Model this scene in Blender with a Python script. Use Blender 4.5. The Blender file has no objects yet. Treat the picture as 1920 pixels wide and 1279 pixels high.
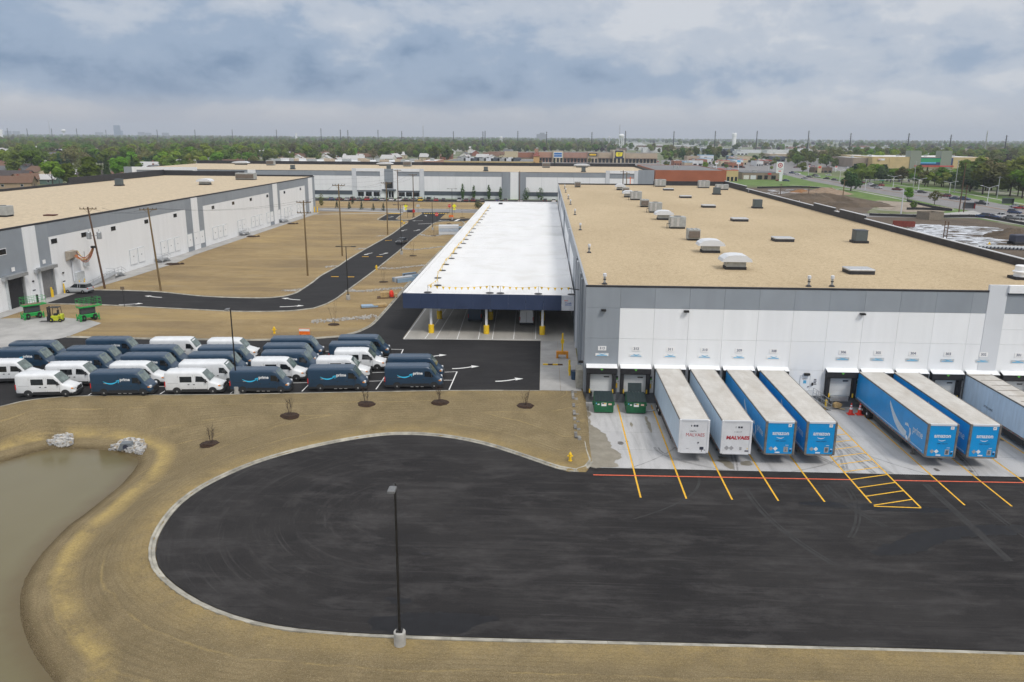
import bpy, math, random
import numpy as np
from mathutils import Vector, Matrix
from mathutils.geometry import tessellate_polygon
random.seed(7)
R_ = math.radians
sc = bpy.context.scene
COL = sc.collection
# ------------------------------------------------------------------ camera
FOC, CH, PIT, YAW, ROL = 1495.0, 28.0, R_(14.36), R_(2.2), 0.0068
fwd = Vector((-math.sin(YAW) * math.cos(PIT), math.cos(YAW) * math.cos(PIT), -math.sin(PIT)))
lev = Vector((math.cos(YAW), math.sin(YAW), 0))
dwn = fwd.cross(lev)
if dwn.z > 0: dwn = -dwn
right = lev * math.cos(ROL) - dwn * math.sin(ROL)
down = lev * math.sin(ROL) + dwn * math.cos(ROL)
camd = bpy.data.cameras.new('camera'); cam = bpy.data.objects.new('camera', camd); COL.objects.link(cam)
m = Matrix((right, -down, -fwd)).transposed().to_4x4(); m.translation = (0, 0, CH)
cam.matrix_world = m
camd.sensor_width = 36; camd.lens = FOC / 1920 * 36; camd.clip_start = 0.5; camd.clip_end = 40000
sc.camera = cam
# ------------------------------------------------------------------ sky and sun
SUN_EL, SUN_AZ = R_(50), R_(142)       # azimuth from +Y towards +X: the sun stands behind the camera
world = bpy.data.worlds.new('World'); sc.world = world; world.use_nodes = True
nt = world.node_tree; nt.nodes.clear()
def N(t, **k):
 n = nt.nodes.new(t)
 for a, b in k.items(): setattr(n, a, b)
 return n
def lk(a, b): nt.links.new(a, b)
def math_(op, a, b=None, c=None, clamp=False):
 n = N('ShaderNodeMath', operation=op, use_clamp=clamp)
 for i, v in enumerate((a, b, c)):
  if v is None: continue
  if isinstance(v, (int, float)): n.inputs[i].default_value = v
  else: lk(v, n.inputs[i])
 return n.outputs[0]
def ramp_(fac, stops, interp='LINEAR'):
 n = N('ShaderNodeValToRGB'); lk(fac, n.inputs[0]); cr = n.color_ramp; cr.interpolation = interp
 while len(cr.elements) < len(stops): cr.elements.new(0.5)
 for e, (p, c) in zip(cr.elements, stops):
  e.position = p; e.color = (c, c, c, 1) if isinstance(c, (int, float)) else (*c, 1)
 return n.outputs[0]
def mixc(fac, a, b, t='MIX'):
 n = N('ShaderNodeMix', data_type='RGBA', blend_type=t)
 for s, v in ((0, fac), (6, a), (7, b)):
  if isinstance(v, (int, float)): n.inputs[s].default_value = v
  elif isinstance(v, tuple): n.inputs[s].default_value = (*v, 1)
  else: lk(v, n.inputs[s])
 return n.outputs[2]
sky = N('ShaderNodeTexSky', sky_type='NISHITA', sun_disc=False, sun_elevation=SUN_EL, sun_rotation=SUN_AZ)
tc = N('ShaderNodeTexCoord'); sep = N('ShaderNodeSeparateXYZ'); lk(tc.outputs['Generated'], sep.inputs[0])
sx, sy, sz = sep.outputs
zc = math_('MAXIMUM', sz, 0.0)
den = math_('ADD', zc, 0.15)
cx, cy = math_('DIVIDE', sx, den), math_('DIVIDE', sy, den)
cmb = N('ShaderNodeCombineXYZ'); lk(cx, cmb.inputs[0]); lk(cy, cmb.inputs[1])
# cloud decks
def noise(vec, scale, det=6, rough=0.55, dist=0.0):
 n = N('ShaderNodeTexNoise', noise_dimensions='3D'); lk(vec, n.inputs['Vector'])
 n.inputs['Scale'].default_value = scale; n.inputs['Detail'].default_value = det
 n.inputs['Roughness'].default_value = rough; n.inputs['Distortion'].default_value = dist
 return n.outputs[0]
mp = N('ShaderNodeMapping'); lk(tc.outputs['Generated'], mp.inputs[0]); mp.inputs['Scale'].default_value = (1.0, 1.0, 2.0); mp.inputs['Location'].default_value = (0.37, 0.11, 0.2); mp.inputs['Rotation'].default_value = (0, R_(9), 0)
n1 = noise(mp.outputs[0], 3.6, 6, 0.5, 0.15)
n2 = noise(mp.outputs[0], 9.0, 10, 0.58, 0.2)
n3 = noise(mp.outputs[0], 19.0, 7, 0.62, 0.3)
azi = math_('DIVIDE', sx, math_('MAXIMUM', sy, 0.05))
west = ramp_(math_('ADD', math_('MULTIPLY', azi, 0.5), 0.5), [(0.0, 1.0), (0.40, 1.0), (0.56, 0.55), (0.70, 0.15), (1.0, 0.05)])
low = ramp_(zc, [(0.0, 0.0), (0.030, 0.1), (0.046, 0.85), (0.07, 1.0), (0.12, 0.55), (0.2, 0.45), (0.5, 0.15)])
base = math_('MULTIPLY', west, low)
puff = math_('ADD', math_('MULTIPLY', math_('SUBTRACT', n1, 0.5), 1.5), math_('MULTIPLY', math_('SUBTRACT', n2, 0.5), 1.55))
dk = math_('ADD', math_('MULTIPLY', base, 0.52), puff)
dk = math_('ADD', dk, math_('MULTIPLY', math_('SUBTRACT', n3, 0.5), 0.45))
dk = math_('ADD', math_('ADD', dk, math_('MULTIPLY', west, 0.22)), -0.10)
clouds = ramp_(dk, [(0.0, (5.9, 6.15, 6.6)), (0.22, (4.6, 5.1, 5.9)), (0.5, (2.85, 3.7, 5.0)), (0.95, (1.3, 2.15, 3.55))], 'EASE')
band = ramp_(zc, [(0.0, 1.0), (0.014, 0.95), (0.028, 0.6), (0.046, 0.0)])
horizon = mixc(ramp_(math_('ADD', math_('MULTIPLY', azi, 0.5), 0.5), [(0.2, 0.0), (0.75, 1.0)]), (4.55, 4.15, 4.1), (4.75, 4.9, 5.25))
clouds = mixc(math_('MULTIPLY', band, 0.75), clouds, horizon)
over = ramp_(zc, [(0.17, 0.0), (0.40, 0.6), (0.85, 1.0)])
clouds = mixc(math_('MULTIPLY', over, 0.92), clouds, (9.6, 9.6, 9.7))
fin = mixc(0.95, sky.outputs[0], clouds)
bg = N('ShaderNodeBackground'); lk(fin, bg.inputs[0]); bg.inputs[1].default_value = 0.105
wo = N('ShaderNodeOutputWorld'); lk(bg.outputs[0], wo.inputs[0])
sd = bpy.data.lights.new('sun', 'SUN'); sd.energy = 1.7; sd.angle = R_(14); sd.color = (1.0, 0.95, 0.88)
sun = bpy.data.objects.new('sun', sd); COL.objects.link(sun)
sdir = Vector((math.sin(SUN_AZ) * math.cos(SUN_EL), math.cos(SUN_AZ) * math.cos(SUN_EL), math.sin(SUN_EL)))
sun.rotation_euler = sdir.to_track_quat('Z', 'Y').to_euler(); sun.location = (0, -60, 120)
vs = sc.view_settings; vs.view_transform = 'Standard'; vs.look = 'None'; vs.exposure = 0.08; vs.gamma = 1.0; vs.use_curve_mapping = False
sc.cycles.max_bounces = 6; sc.cycles.diffuse_bounces = 3; sc.cycles.glossy_bounces = 2; sc.cycles.transmission_bounces = 2
sc.cycles.volume_bounces = 0; sc.cycles.transparent_max_bounces = 4
sc.cycles.use_adaptive_sampling = True; sc.cycles.adaptive_threshold = 0.02
sc.cycles.use_denoising = True
HAZE_D = 1.3e-4
sc.cycles.sample_clamp_indirect = 6.0
# ------------------------------------------------------------------ survey: a bearing read off the photograph -> a point on the ground
def at(px, py, z=1.2):
 d = fwd * FOC + right * (px - 960) + down * (py - 639.5)
 t = (z - CH) / d.z
 return Vector((d.x * t, d.y * t, z))
def proj(p):
 d = Vector(p) - Vector((0, 0, CH)); w = d.dot(fwd)
 return 960 + FOC * d.dot(right) / w, 639.5 + FOC * d.dot(down) / w
def height(x, y, py):
 lo, hi = -5.0, 27.9 + 0.33 * y
 for _ in range(50):
  mid = (lo + hi) / 2
  if proj((x, y, mid))[1] > py: lo = mid
  else: hi = mid
 return lo
# ------------------------------------------------------------------ mesh builder
class MB:
 def __init__(s): s.v = []; s.f = []; s.m = []
 def add(s, vs_, fs, mi=0):
  o = len(s.v); s.v.extend([tuple(p) for p in vs_])
  for f in fs: s.f.append(tuple(i + o for i in f)); s.m.append(mi)
  return s
 def box(s, x0, y0, z0, x1, y1, z1, mi=0, bottom=True):
  v = [(x0, y0, z0), (x1, y0, z0), (x1, y1, z0), (x0, y1, z0), (x0, y0, z1), (x1, y0, z1), (x1, y1, z1), (x0, y1, z1)]
  f = [(4, 5, 6, 7), (0, 1, 5, 4), (1, 2, 6, 5), (2, 3, 7, 6), (3, 0, 4, 7)]
  if bottom: f.append((3, 2, 1, 0))
  return s.add(v, f, mi)
 def cbox(s, cx, cy, cz, sx, sy, sz, mi=0, rz=0.0, ry=0.0):
  c, n = math.cos(rz), math.sin(rz); vs_ = []
  for k in ((-1, -1, -1), (1, -1, -1), (1, 1, -1), (-1, 1, -1), (-1, -1, 1), (1, -1, 1), (1, 1, 1), (-1, 1, 1)):
   x, y, z = k[0] * sx / 2, k[1] * sy / 2, k[2] * sz / 2
   x, z = x * math.cos(ry) + z * math.sin(ry), -x * math.sin(ry) + z * math.cos(ry)
   vs_.append((cx + x * c - y * n, cy + x * n + y * c, cz + z))
  return s.add(vs_, [(4, 5, 6, 7), (0, 1, 5, 4), (1, 2, 6, 5), (2, 3, 7, 6), (3, 0, 4, 7), (3, 2, 1, 0)], mi)
 def bbox(s, x0, y0, z0, x1, y1, z1, b=0.03, mi=0):
  # box with chamfered vertical and top edges
  v = []
  for z, k in ((z0, 0), (z1 - b, 0), (z1, b)):
   for (x, y, dx, dy) in ((x0, y0, 1, 1), (x1, y0, -1, 1), (x1, y1, -1, -1), (x0, y1, 1, -1)):
    if dx * dy > 0: pts = [(x + dx * k, y + dy * (b + k)), (x + dx * (b + k), y + dy * k)]
    else: pts = [(x + dx * (b + k), y + dy * k), (x + dx * k, y + dy * (b + k))]
    v += [(px, py, z) for px, py in pts]
  f = []
  for r in (0, 8):
   for i in range(8): f.append((r + i, r + (i + 1) % 8, r + 8 + (i + 1) % 8, r + 8 + i))
  f.append(tuple(range(16, 24))); f.append(tuple(reversed(range(8))))
  return s.add(v, f, mi)
 def tube(s, p, q, r, n=8, r2=None, mi=0, caps=True):
  p, q = Vector(p), Vector(q); d = q - p
  if d.length < 1e-6: return s
  d.normalize(); u = d.orthogonal().normalized(); w = d.cross(u); r2 = r if r2 is None else r2
  v = []
  for c, rr in ((p, r), (q, r2)):
   for i in range(n):
    a = 2 * math.pi * i / n; v.append(c + u * math.cos(a) * rr + w * math.sin(a) * rr)
  f = [(i, (i + 1) % n, n + (i + 1) % n, n + i) for i in range(n)]
  if caps: f += [tuple(reversed(range(n))), tuple(range(n, 2 * n))]
  return s.add(v, f, mi)
 def path(s, pts, r, n=6, mi=0):
  for a, b in zip(pts[:-1], pts[1:]): s.tube(a, b, r, n, mi=mi)
  return s
 def lathe(s, prof, n=16, c=(0, 0, 0), mi=0):
  v = []; k = len(prof)
  for i in range(n):
   a = 2 * math.pi * i / n
   for (r, z) in prof: v.append((c[0] + r * math.cos(a), c[1] + r * math.sin(a), c[2] + z))
  f = []
  for i in range(n):
   j = (i + 1) % n
   for t in range(k - 1): f.append((i * k + t, j * k + t, j * k + t + 1, i * k + t + 1))
  f.append(tuple(i * k + k - 1 for i in range(n))); f.append(tuple(i * k for i in reversed(range(n))))
  return s.add(v, f, mi)
 def prism(s, poly, a, b, axis='z', mi=0):
  # polygon extruded along an axis; poly pairs are the other two axes in order
  def P(p, h):
   return (p[0], p[1], h) if axis == 'z' else ((p[0], h, p[1]) if axis == 'y' else (h, p[0], p[1]))
  n = len(poly); v = [P(p, a) for p in poly] + [P(p, b) for p in poly]
  tri = tessellate_polygon([[Vector((p[0], p[1], 0)) for p in poly]])
  f = [(i, (i + 1) % n, n + (i + 1) % n, n + i) for i in range(n)]
  f += [tuple(t) for t in tri] + [tuple(n + i for i in reversed(t)) for t in tri]
  return s.add(v, f, mi)
 def sheet(s, poly, z=None, mi=0):
  tri = tessellate_polygon([[Vector((p[0], p[1], 0)) for p in poly]])
  v = [(p[0], p[1], z if z is not None else p[2]) for p in poly]
  fs = []
  for t in tri:
   a, b, c = (Vector(v[i]) for i in t)
   fs.append(tuple(t) if (b - a).cross(c - a).z > 0 else tuple(reversed(t)))
  return s.add(v, fs, mi)
 def quad(s, a, b, c, d, mi=0): return s.add([a, b, c, d], [(0, 1, 2, 3)], mi)
 def build(s, name, mats, parent=None, loc=None, smooth=False, rot=None):
  me = bpy.data.meshes.new(name); me.from_pydata(s.v, [], s.f); me.update()
  if not isinstance(mats, (list, tuple)): mats = [mats]
  for mt in mats: me.materials.append(mt)
  if len(mats) > 1: me.polygons.foreach_set('material_index', s.m)
  if smooth: me.polygons.foreach_set('use_smooth', [True] * len(me.polygons))
  o = bpy.data.objects.new(name, me); COL.objects.link(o)
  if parent is not None: o.parent = parent
  if loc is not None: o.location = loc
  if rot is not None: o.rotation_euler = rot
  return o
def fix_normals(o):
 import bmesh
 b = bmesh.new(); b.from_mesh(o.data); bmesh.ops.recalc_face_normals(b, faces=b.faces); b.to_mesh(o.data); b.free(); return o
def tag(o, label=None, cat=None, group=None, kind=None):
 if label: o['label'] = label
 if cat: o['category'] = cat
 if group: o['group'] = group
 if kind: o['kind'] = kind
 return o
def empty(name, loc=(0, 0, 0), rz=0.0, label=None, cat=None, group=None):
 o = bpy.data.objects.new(name, None); COL.objects.link(o); o.location = loc; o.rotation_euler = (0, 0, rz); o.empty_display_size = 0.3
 return tag(o, label, cat, group)
KIDS = {}
def copy_tree(o, parent=None, loc=None, rz=None, label=None, group=None, scale=None, mats=None):
 c = o.copy(); COL.objects.link(c)
 if parent is not None: c.parent = parent
 if loc is not None: c.location = loc
 if rz is not None: c.rotation_euler = (0, 0, rz)
 if scale is not None: c.scale = (scale,) * 3 if isinstance(scale, (int, float)) else scale
 if label: c['label'] = label
 if group: c['group'] = group
 for ch in list(o.children): copy_tree(ch, c)
 return c
def struct(o, kind='structure'): o['kind'] = kind; return o
def inst(o, name, parent=None, loc=None, rz=None):
 c = o.copy(); c.name = name; COL.objects.link(c)
 c.parent = parent
 if loc is not None: c.location = loc
 if rz is not None: c.rotation_euler = (0, 0, rz)
 return c
# ------------------------------------------------------------------ materials
MATS = {}
def mat(name, col, rough=0.6, metal=0.0, var=0.12, scale=3.0, detail=4, bump=0.0, bscale=None, spec=0.5, coat=0.0, stretch=None, col2=None, world_space=True, rand=0.0, emit=0.0, contrast=(0.35, 0.65)):
 if name in MATS: return MATS[name]
 m = bpy.data.materials.new(name); m.use_nodes = True; t = m.node_tree; b = t.nodes['Principled BSDF']
 b.inputs['Roughness'].default_value = rough; b.inputs['Metallic'].default_value = metal
 b.inputs['Specular IOR Level'].default_value = spec; b.inputs['Coat Weight'].default_value = coat
 if world_space: g = t.nodes.new('ShaderNodeNewGeometry'); vec = g.outputs['Position']
 else: g = t.nodes.new('ShaderNodeTexCoord'); vec = g.outputs['Object']
 if stretch:
  mpn = t.nodes.new('ShaderNodeMapping'); mpn.inputs['Scale'].default_value = stretch; t.links.new(vec, mpn.inputs[0]); vec = mpn.outputs[0]
 n = t.nodes.new('ShaderNodeTexNoise'); n.inputs['Scale'].default_value = scale; n.inputs['Detail'].default_value = detail; n.inputs['Roughness'].default_value = 0.6
 t.links.new(vec, n.inputs['Vector'])
 r = t.nodes.new('ShaderNodeMapRange'); r.inputs['From Min'].default_value = contrast[0]; r.inputs['From Max'].default_value = contrast[1]
 t.links.new(n.outputs[0], r.inputs[0])
 mx = t.nodes.new('ShaderNodeMix'); mx.data_type = 'RGBA'; t.links.new(r.outputs[0], mx.inputs[0])
 if col2 is None:
  mx.inputs[6].default_value = (*[c * (1 - var) for c in col], 1); mx.inputs[7].default_value = (*[min(1, c * (1 + var)) for c in col], 1)
 else:
  mx.inputs[6].default_value = (*col, 1); mx.inputs[7].default_value = (*col2, 1)
 out = mx.outputs[2]
 if rand:
  oi = t.nodes.new('ShaderNodeObjectInfo'); hs = t.nodes.new('ShaderNodeHueSaturation')
  q = t.nodes.new('ShaderNodeMapRange'); q.inputs['To Min'].default_value = 1 - rand; q.inputs['To Max'].default_value = 1 + rand
  t.links.new(oi.outputs['Random'], q.inputs[0]); t.links.new(q.outputs[0], hs.inputs['Value']); t.links.new(out, hs.inputs['Color']); out = hs.outputs[0]
 t.links.new(out, b.inputs['Base Color'])
 if bump:
  bn = t.nodes.new('ShaderNodeBump'); bn.inputs['Strength'].default_value = bump; bn.inputs['Distance'].default_value = 0.05
  n2_ = t.nodes.new('ShaderNodeTexNoise'); n2_.inputs['Scale'].default_value = bscale or scale * 6; n2_.inputs['Detail'].default_value = 3
  t.links.new(vec, n2_.inputs['Vector']); t.links.new(n2_.outputs[0], bn.inputs['Height']); t.links.new(bn.outputs[0], b.inputs['Normal'])
 if emit:
  b.inputs['Emission Color'].default_value = (*col, 1); b.inputs['Emission Strength'].default_value = emit
 MATS[name] = m
 return m
class NT:
 """small node helper on a material"""
 def __init__(s, m):
  s.m = m; m.use_nodes = True; s.t = m.node_tree; s.b = s.t.nodes['Principled BSDF']
 def n(s, typ, **k):
  x = s.t.nodes.new(typ)
  for a, b in k.items(): setattr(x, a, b)
  return x
 def l(s, a, b): s.t.links.new(a, b)
 def pos(s): return s.n('ShaderNodeNewGeometry').outputs['Position']
 def map(s, v, sc_=(1, 1, 1), loc=(0, 0, 0), rot=(0, 0, 0)):
  x = s.n('ShaderNodeMapping'); s.l(v, x.inputs[0]); x.inputs['Scale'].default_value = sc_; x.inputs['Location'].default_value = loc; x.inputs['Rotation'].default_value = rot; return x.outputs[0]
 def noise(s, v, scale, det=4, rough=0.6, dist=0.0):
  x = s.n('ShaderNodeTexNoise'); s.l(v, x.inputs['Vector']); x.inputs['Scale'].default_value = scale; x.inputs['Detail'].default_value = det
  x.inputs['Roughness'].default_value = rough; x.inputs['Distortion'].default_value = dist; return x.outputs[0]
 def mr(s, v, a, b, c=0.0, d=1.0, smooth=False):
  x = s.n('ShaderNodeMapRange'); s.l(v, x.inputs[0])
  if smooth: x.interpolation_type = 'SMOOTHSTEP'
  for i, q in zip((1, 2, 3, 4), (a, b, c, d)): x.inputs[i].default_value = q
  return x.outputs[0]
 def mx(s, f, a, b, bl='MIX'):
  x = s.n('ShaderNodeMix', data_type='RGBA', blend_type=bl)
  for i, v in ((0, f), (6, a), (7, b)):
   if isinstance(v, (int, float)): x.inputs[i].default_value = v
   elif isinstance(v, tuple): x.inputs[i].default_value = (*v, 1)
   else: s.l(v, x.inputs[i])
  return x.outputs[2]
 def ma(s, op, a, b=0.0, clamp=False):
  x = s.n('ShaderNodeMath', operation=op, use_clamp=clamp)
  for i, v in enumerate((a, b)):
   if isinstance(v, (int, float)): x.inputs[i].default_value = v
   else: s.l(v, x.inputs[i])
  return x.outputs[0]
 def attr(s, name): return s.n('ShaderNodeAttribute', attribute_name=name).outputs['Fac']
 def bump(s, h, st=0.3, dist=0.05):
  x = s.n('ShaderNodeBump'); x.inputs['Strength'].default_value = st; x.inputs['Distance'].default_value = dist; s.l(h, x.inputs['Height']); s.l(x.outputs[0], s.b.inputs['Normal'])
def newmat(name):
 m = bpy.data.materials.new(name); MATS[name] = m; return NT(m)
# ------------------------------------------------------------------ flat lettering (cached)
_TXT = {}
def text_geo(s, size=1.0, bold=0.0, shear=0.0):
 key = (s, size, bold, shear)
 if key in _TXT: return _TXT[key]
 cu = bpy.data.curves.new('lettering', 'FONT'); cu.body = s; cu.size = size; cu.align_x = 'CENTER'; cu.align_y = 'CENTER'; cu.resolution_u = 3; cu.offset = bold; cu.shear = shear
 o = bpy.data.objects.new('lettering', cu); COL.objects.link(o)
 dg = bpy.context.evaluated_depsgraph_get(); me = bpy.data.meshes.new_from_object(o.evaluated_get(dg))
 vs_ = [tuple(v.co) for v in me.vertices]; fs = [tuple(p.vertices) for p in me.polygons]
 bpy.data.objects.remove(o); bpy.data.curves.remove(cu); bpy.data.meshes.remove(me)
 _TXT[key] = (vs_, fs); return vs_, fs
def lettering(mb, s, fn, size=1.0, bold=0.0, width=None, mi=0, shear=0.0):
 vs_, fs = text_geo(s, size, bold, shear)
 if not vs_: return
 k = 1.0
 if width: k = width / (max(v[0] for v in vs_) - min(v[0] for v in vs_))
 mb.add([fn(v[0] * k, v[1]) for v in vs_], fs, mi)
def smile(w, t, n=14, sag=0.30):
 """outline of a curved swoosh with an arrow head at its end, spanning u in -w/2..w/2"""
 top, bot = [], []
 for i in range(n + 1):
  u = i / n; x = -w / 2 + w * 0.93 * u; y = sag * w * ((2 * u - 1) ** 2 - 1) * 0.5
  th = t * (0.25 + 0.9 * math.sin(math.pi * min(1, u * 0.85 + 0.05)))
  top.append((x, y + th / 2)); bot.append((x, y - th / 2))
 return top + bot[::-1]
# ------------------------------------------------------------------ colours of the place
WHITE_P = mat('white_paint', (0.81, 0.825, 0.84), 0.55, var=0.028, scale=0.7, detail=6, stretch=(1.3, 1.3, 0.10))
GREY_P = mat('grey_paint', (0.27, 0.30, 0.335), 0.6, var=0.05, scale=0.7, detail=6, stretch=(1.3, 1.3, 0.12))
LGREY_P = mat('light_grey_paint', (0.62, 0.645, 0.68), 0.6, var=0.03, scale=0.3)
DGREY_P = mat('slate_paint', (0.075, 0.092, 0.115), 0.55, var=0.1, scale=0.5)
BLACK = mat('black_rubber', (0.018, 0.018, 0.021), 0.75, var=0.25, scale=2)
MEMB = mat('black_membrane', (0.022, 0.022, 0.027), 0.6, var=0.3, scale=0.8)
STEEL = mat('galvanised_steel', (0.42, 0.44, 0.46), 0.45, 0.6, var=0.12, scale=4)
ALU = mat('aluminium', (0.55, 0.56, 0.57), 0.4, 0.7, var=0.1, scale=3)
GLASS = mat('dark_glass', (0.012, 0.015, 0.018), 0.08, var=0.2, scale=1, spec=0.7)
YEL = mat('safety_yellow', (0.80, 0.52, 0.015), 0.5, var=0.1, scale=3)
YLINE = mat('yellow_line_paint', (0.74, 0.42, 0.02), 0.7, var=0.22, scale=5, detail=6)
WLINE = mat('white_line_paint', (0.72, 0.72, 0.71), 0.7, var=0.16, scale=5, detail=6)
RLINE = mat('orange_line_paint', (0.72, 0.13, 0.06), 0.7, var=0.2, scale=5)
RED = mat('red_paint', (0.62, 0.035, 0.025), 0.5)
ORANGE = mat('orange_paint', (0.85, 0.17, 0.02), 0.55)
CONC = mat('cast_concrete', (0.40, 0.395, 0.375), 0.85, var=0.16, scale=1.3, detail=8, bump=0.15)
WOOD = mat('pole_wood', (0.17, 0.115, 0.05), 0.8, var=0.3, scale=1.5, stretch=(6, 6, 0.5))
DWOOD = mat('dark_pole_wood', (0.10, 0.055, 0.03), 0.8, var=0.3, scale=1.5, stretch=(6, 6, 0.5))
BRONZE = mat('dark_bronze_metal', (0.022, 0.021, 0.021), 0.5, 0.3, var=0.2)
MULCH = mat('bark_mulch', (0.035, 0.018, 0.010), 0.95, var=0.5, scale=7, bump=0.6, bscale=18)
STONE = mat('crushed_stone', (0.42, 0.43, 0.44), 0.85, col2=(0.66, 0.66, 0.65), scale=1.9, rand=0.15)
def asphalt(name, base, dry, dust, worn, ring=False):
 q = newmat(name); p = q.pos(); sp = q.n('ShaderNodeSeparateXYZ'); q.l(p, sp.inputs[0])
 if ring:   # wheels sweep round the turning circle and run straight along the docks
  dx = q.ma('MINIMUM', q.ma('ADD', sp.outputs[0], 10.0), 0.0); dy = q.ma('SUBTRACT', sp.outputs[1], 56.0)
  r = q.ma('SQRT', q.ma('ADD', q.ma('MULTIPLY', dx, dx), q.ma('MULTIPLY', dy, dy))); an = q.ma('ARCTAN2', dy, dx)
  u = q.ma('ADD', q.ma('MULTIPLY', q.ma('MAXIMUM', q.ma('ADD', sp.outputs[0], 10.0), 0.0), 0.07), q.ma('ABSOLUTE', an))
  cb_ = q.n('ShaderNodeCombineXYZ'); q.l(u, cb_.inputs[0]); q.l(r, cb_.inputs[1]); q.l(q.mr(dy, -0.1, 0.1, 0, 9), cb_.inputs[2]); sv = cb_.outputs[0]
 else: sv = q.map(p, (0.10, 0.9, 1), rot=(0, 0, 0.1))
 a = q.noise(q.map(sv, (1.6, 0.9, 1)), 1.0, 9, 0.72, 0.1); fine = q.noise(q.map(sv, (1.0, 3.2, 1)), 1.0, 8, 0.74, 0.1)
 blob = q.noise(q.map(p, (0.6, 1.5, 1)), 0.30, 9, 0.72, 0.15); big = q.noise(p, 0.07, 6, 0.66, 0.1); f = q.noise(p, 16.0, 3, 0.75)
 c = q.mx(q.mr(big, 0.36, 0.62), base, dry)
 c = q.mx(q.ma('MULTIPLY', q.mr(blob, 0.49, 0.64), 0.8), c, dust)
 c = q.mx(q.ma('MULTIPLY', q.mr(q.noise(p, 0.12, 7, 0.66, 0.1), 0.52, 0.66), 0.7), c, base)
 c = q.mx(q.ma('MULTIPLY', q.mr(a, 0.51, 0.68), 0.6), c, dust)
 c = q.mx(q.ma('MULTIPLY', q.mr(fine, 0.57, 0.74), 0.6), c, worn)
 c = q.mx(q.ma('MULTIPLY', q.mr(fine, 0.40, 0.22), 0.6), c, base)
 c = q.mx(q.ma('MULTIPLY', q.mr(f, 0.45, 0.70), 0.26), c, worn)
 if ring:   # joints between the paver's passes, then fine grit
  jy = q.ma('ABSOLUTE', q.ma('SUBTRACT', q.ma('FRACT', q.ma('DIVIDE', q.ma('ADD', sp.outputs[1], q.ma('MULTIPLY', q.noise(p, 0.15, 3), 0.5)), 3.9)), 0.5))
  c = q.mx(q.ma('MULTIPLY', q.mr(jy, 0.488, 0.5), q.mr(q.noise(p, 0.3, 4), 0.35, 0.6, 0.1, 0.6)), c, (0.012, 0.012, 0.013))
  c = q.mx(q.ma('MULTIPLY', q.mr(q.noise(p, 2.2, 5, 0.75), 0.60, 0.72), 0.30), c, worn)
 q.l(c, q.b.inputs['Base Color']); q.b.inputs['Roughness'].default_value = 0.85; q.b.inputs['Specular IOR Level'].default_value = 0.12
 q.bump(f, 0.35, 0.02)
 return q.m
ASPH_Y = asphalt('yard_asphalt', (0.0150, 0.0143, 0.0152), (0.029, 0.0275, 0.0275), (0.052, 0.0495, 0.0495), (0.092, 0.088, 0.087), True)
ASPH_N = asphalt('new_asphalt', (0.020, 0.020, 0.0215), (0.027, 0.0265, 0.028), (0.036, 0.035, 0.036), (0.055, 0.054, 0.054))
WETA = mat('wet_asphalt', (0.011, 0.011, 0.013), 0.55, var=0.2, scale=1.2, spec=0.2)
ROADG = mat('worn_road', (0.20, 0.195, 0.195), 0.85, var=0.14, scale=0.15, detail=8)
q = newmat('apron_concrete'); p = q.pos()
c = q.mx(q.mr(q.noise(p, 0.22, 6, 0.6, 0.4), 0.3, 0.7), (0.40, 0.40, 0.41), (0.53, 0.53, 0.535))
oi = q.n('ShaderNodeObjectInfo')
c = q.mx(0.5, c, q.mx(oi.outputs['Random'], (0.42, 0.42, 0.43), (0.53, 0.53, 0.53)))
st = q.noise(q.map(p, (1.4, 0.16, 1)), 0.9, 6, 0.65, 0.3)
c = q.mx(q.ma('MULTIPLY', q.mr(st, 0.48, 0.74), 0.55), c, (0.22, 0.22, 0.22))
c = q.mx(q.ma('MULTIPLY', q.mr(q.noise(p, 9, 3, 0.7), 0.3, 0.8), 0.22), c, (0.28, 0.275, 0.26))
q.l(c, q.b.inputs['Base Color']); q.b.inputs['Roughness'].default_value = 0.8
APRON = q.m
LCONC = mat('pavement_concrete', (0.36, 0.355, 0.345), 0.85, var=0.15, scale=0.35, detail=8)
CANFL = mat('covered_lane_concrete', (0.38, 0.365, 0.335), 0.75, var=0.2, scale=0.25, detail=8, stretch=(1.0, 0.2, 1))
q = newmat('damp_concrete'); p = q.pos()
c = q.mx(q.mr(q.noise(p, 0.9, 6, 0.6), 0.3, 0.7), (0.20, 0.18, 0.14), (0.30, 0.275, 0.225)); q.l(c, q.b.inputs['Base Color']); q.b.inputs['Roughness'].default_value = 0.45
DAMP = q.m
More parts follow.
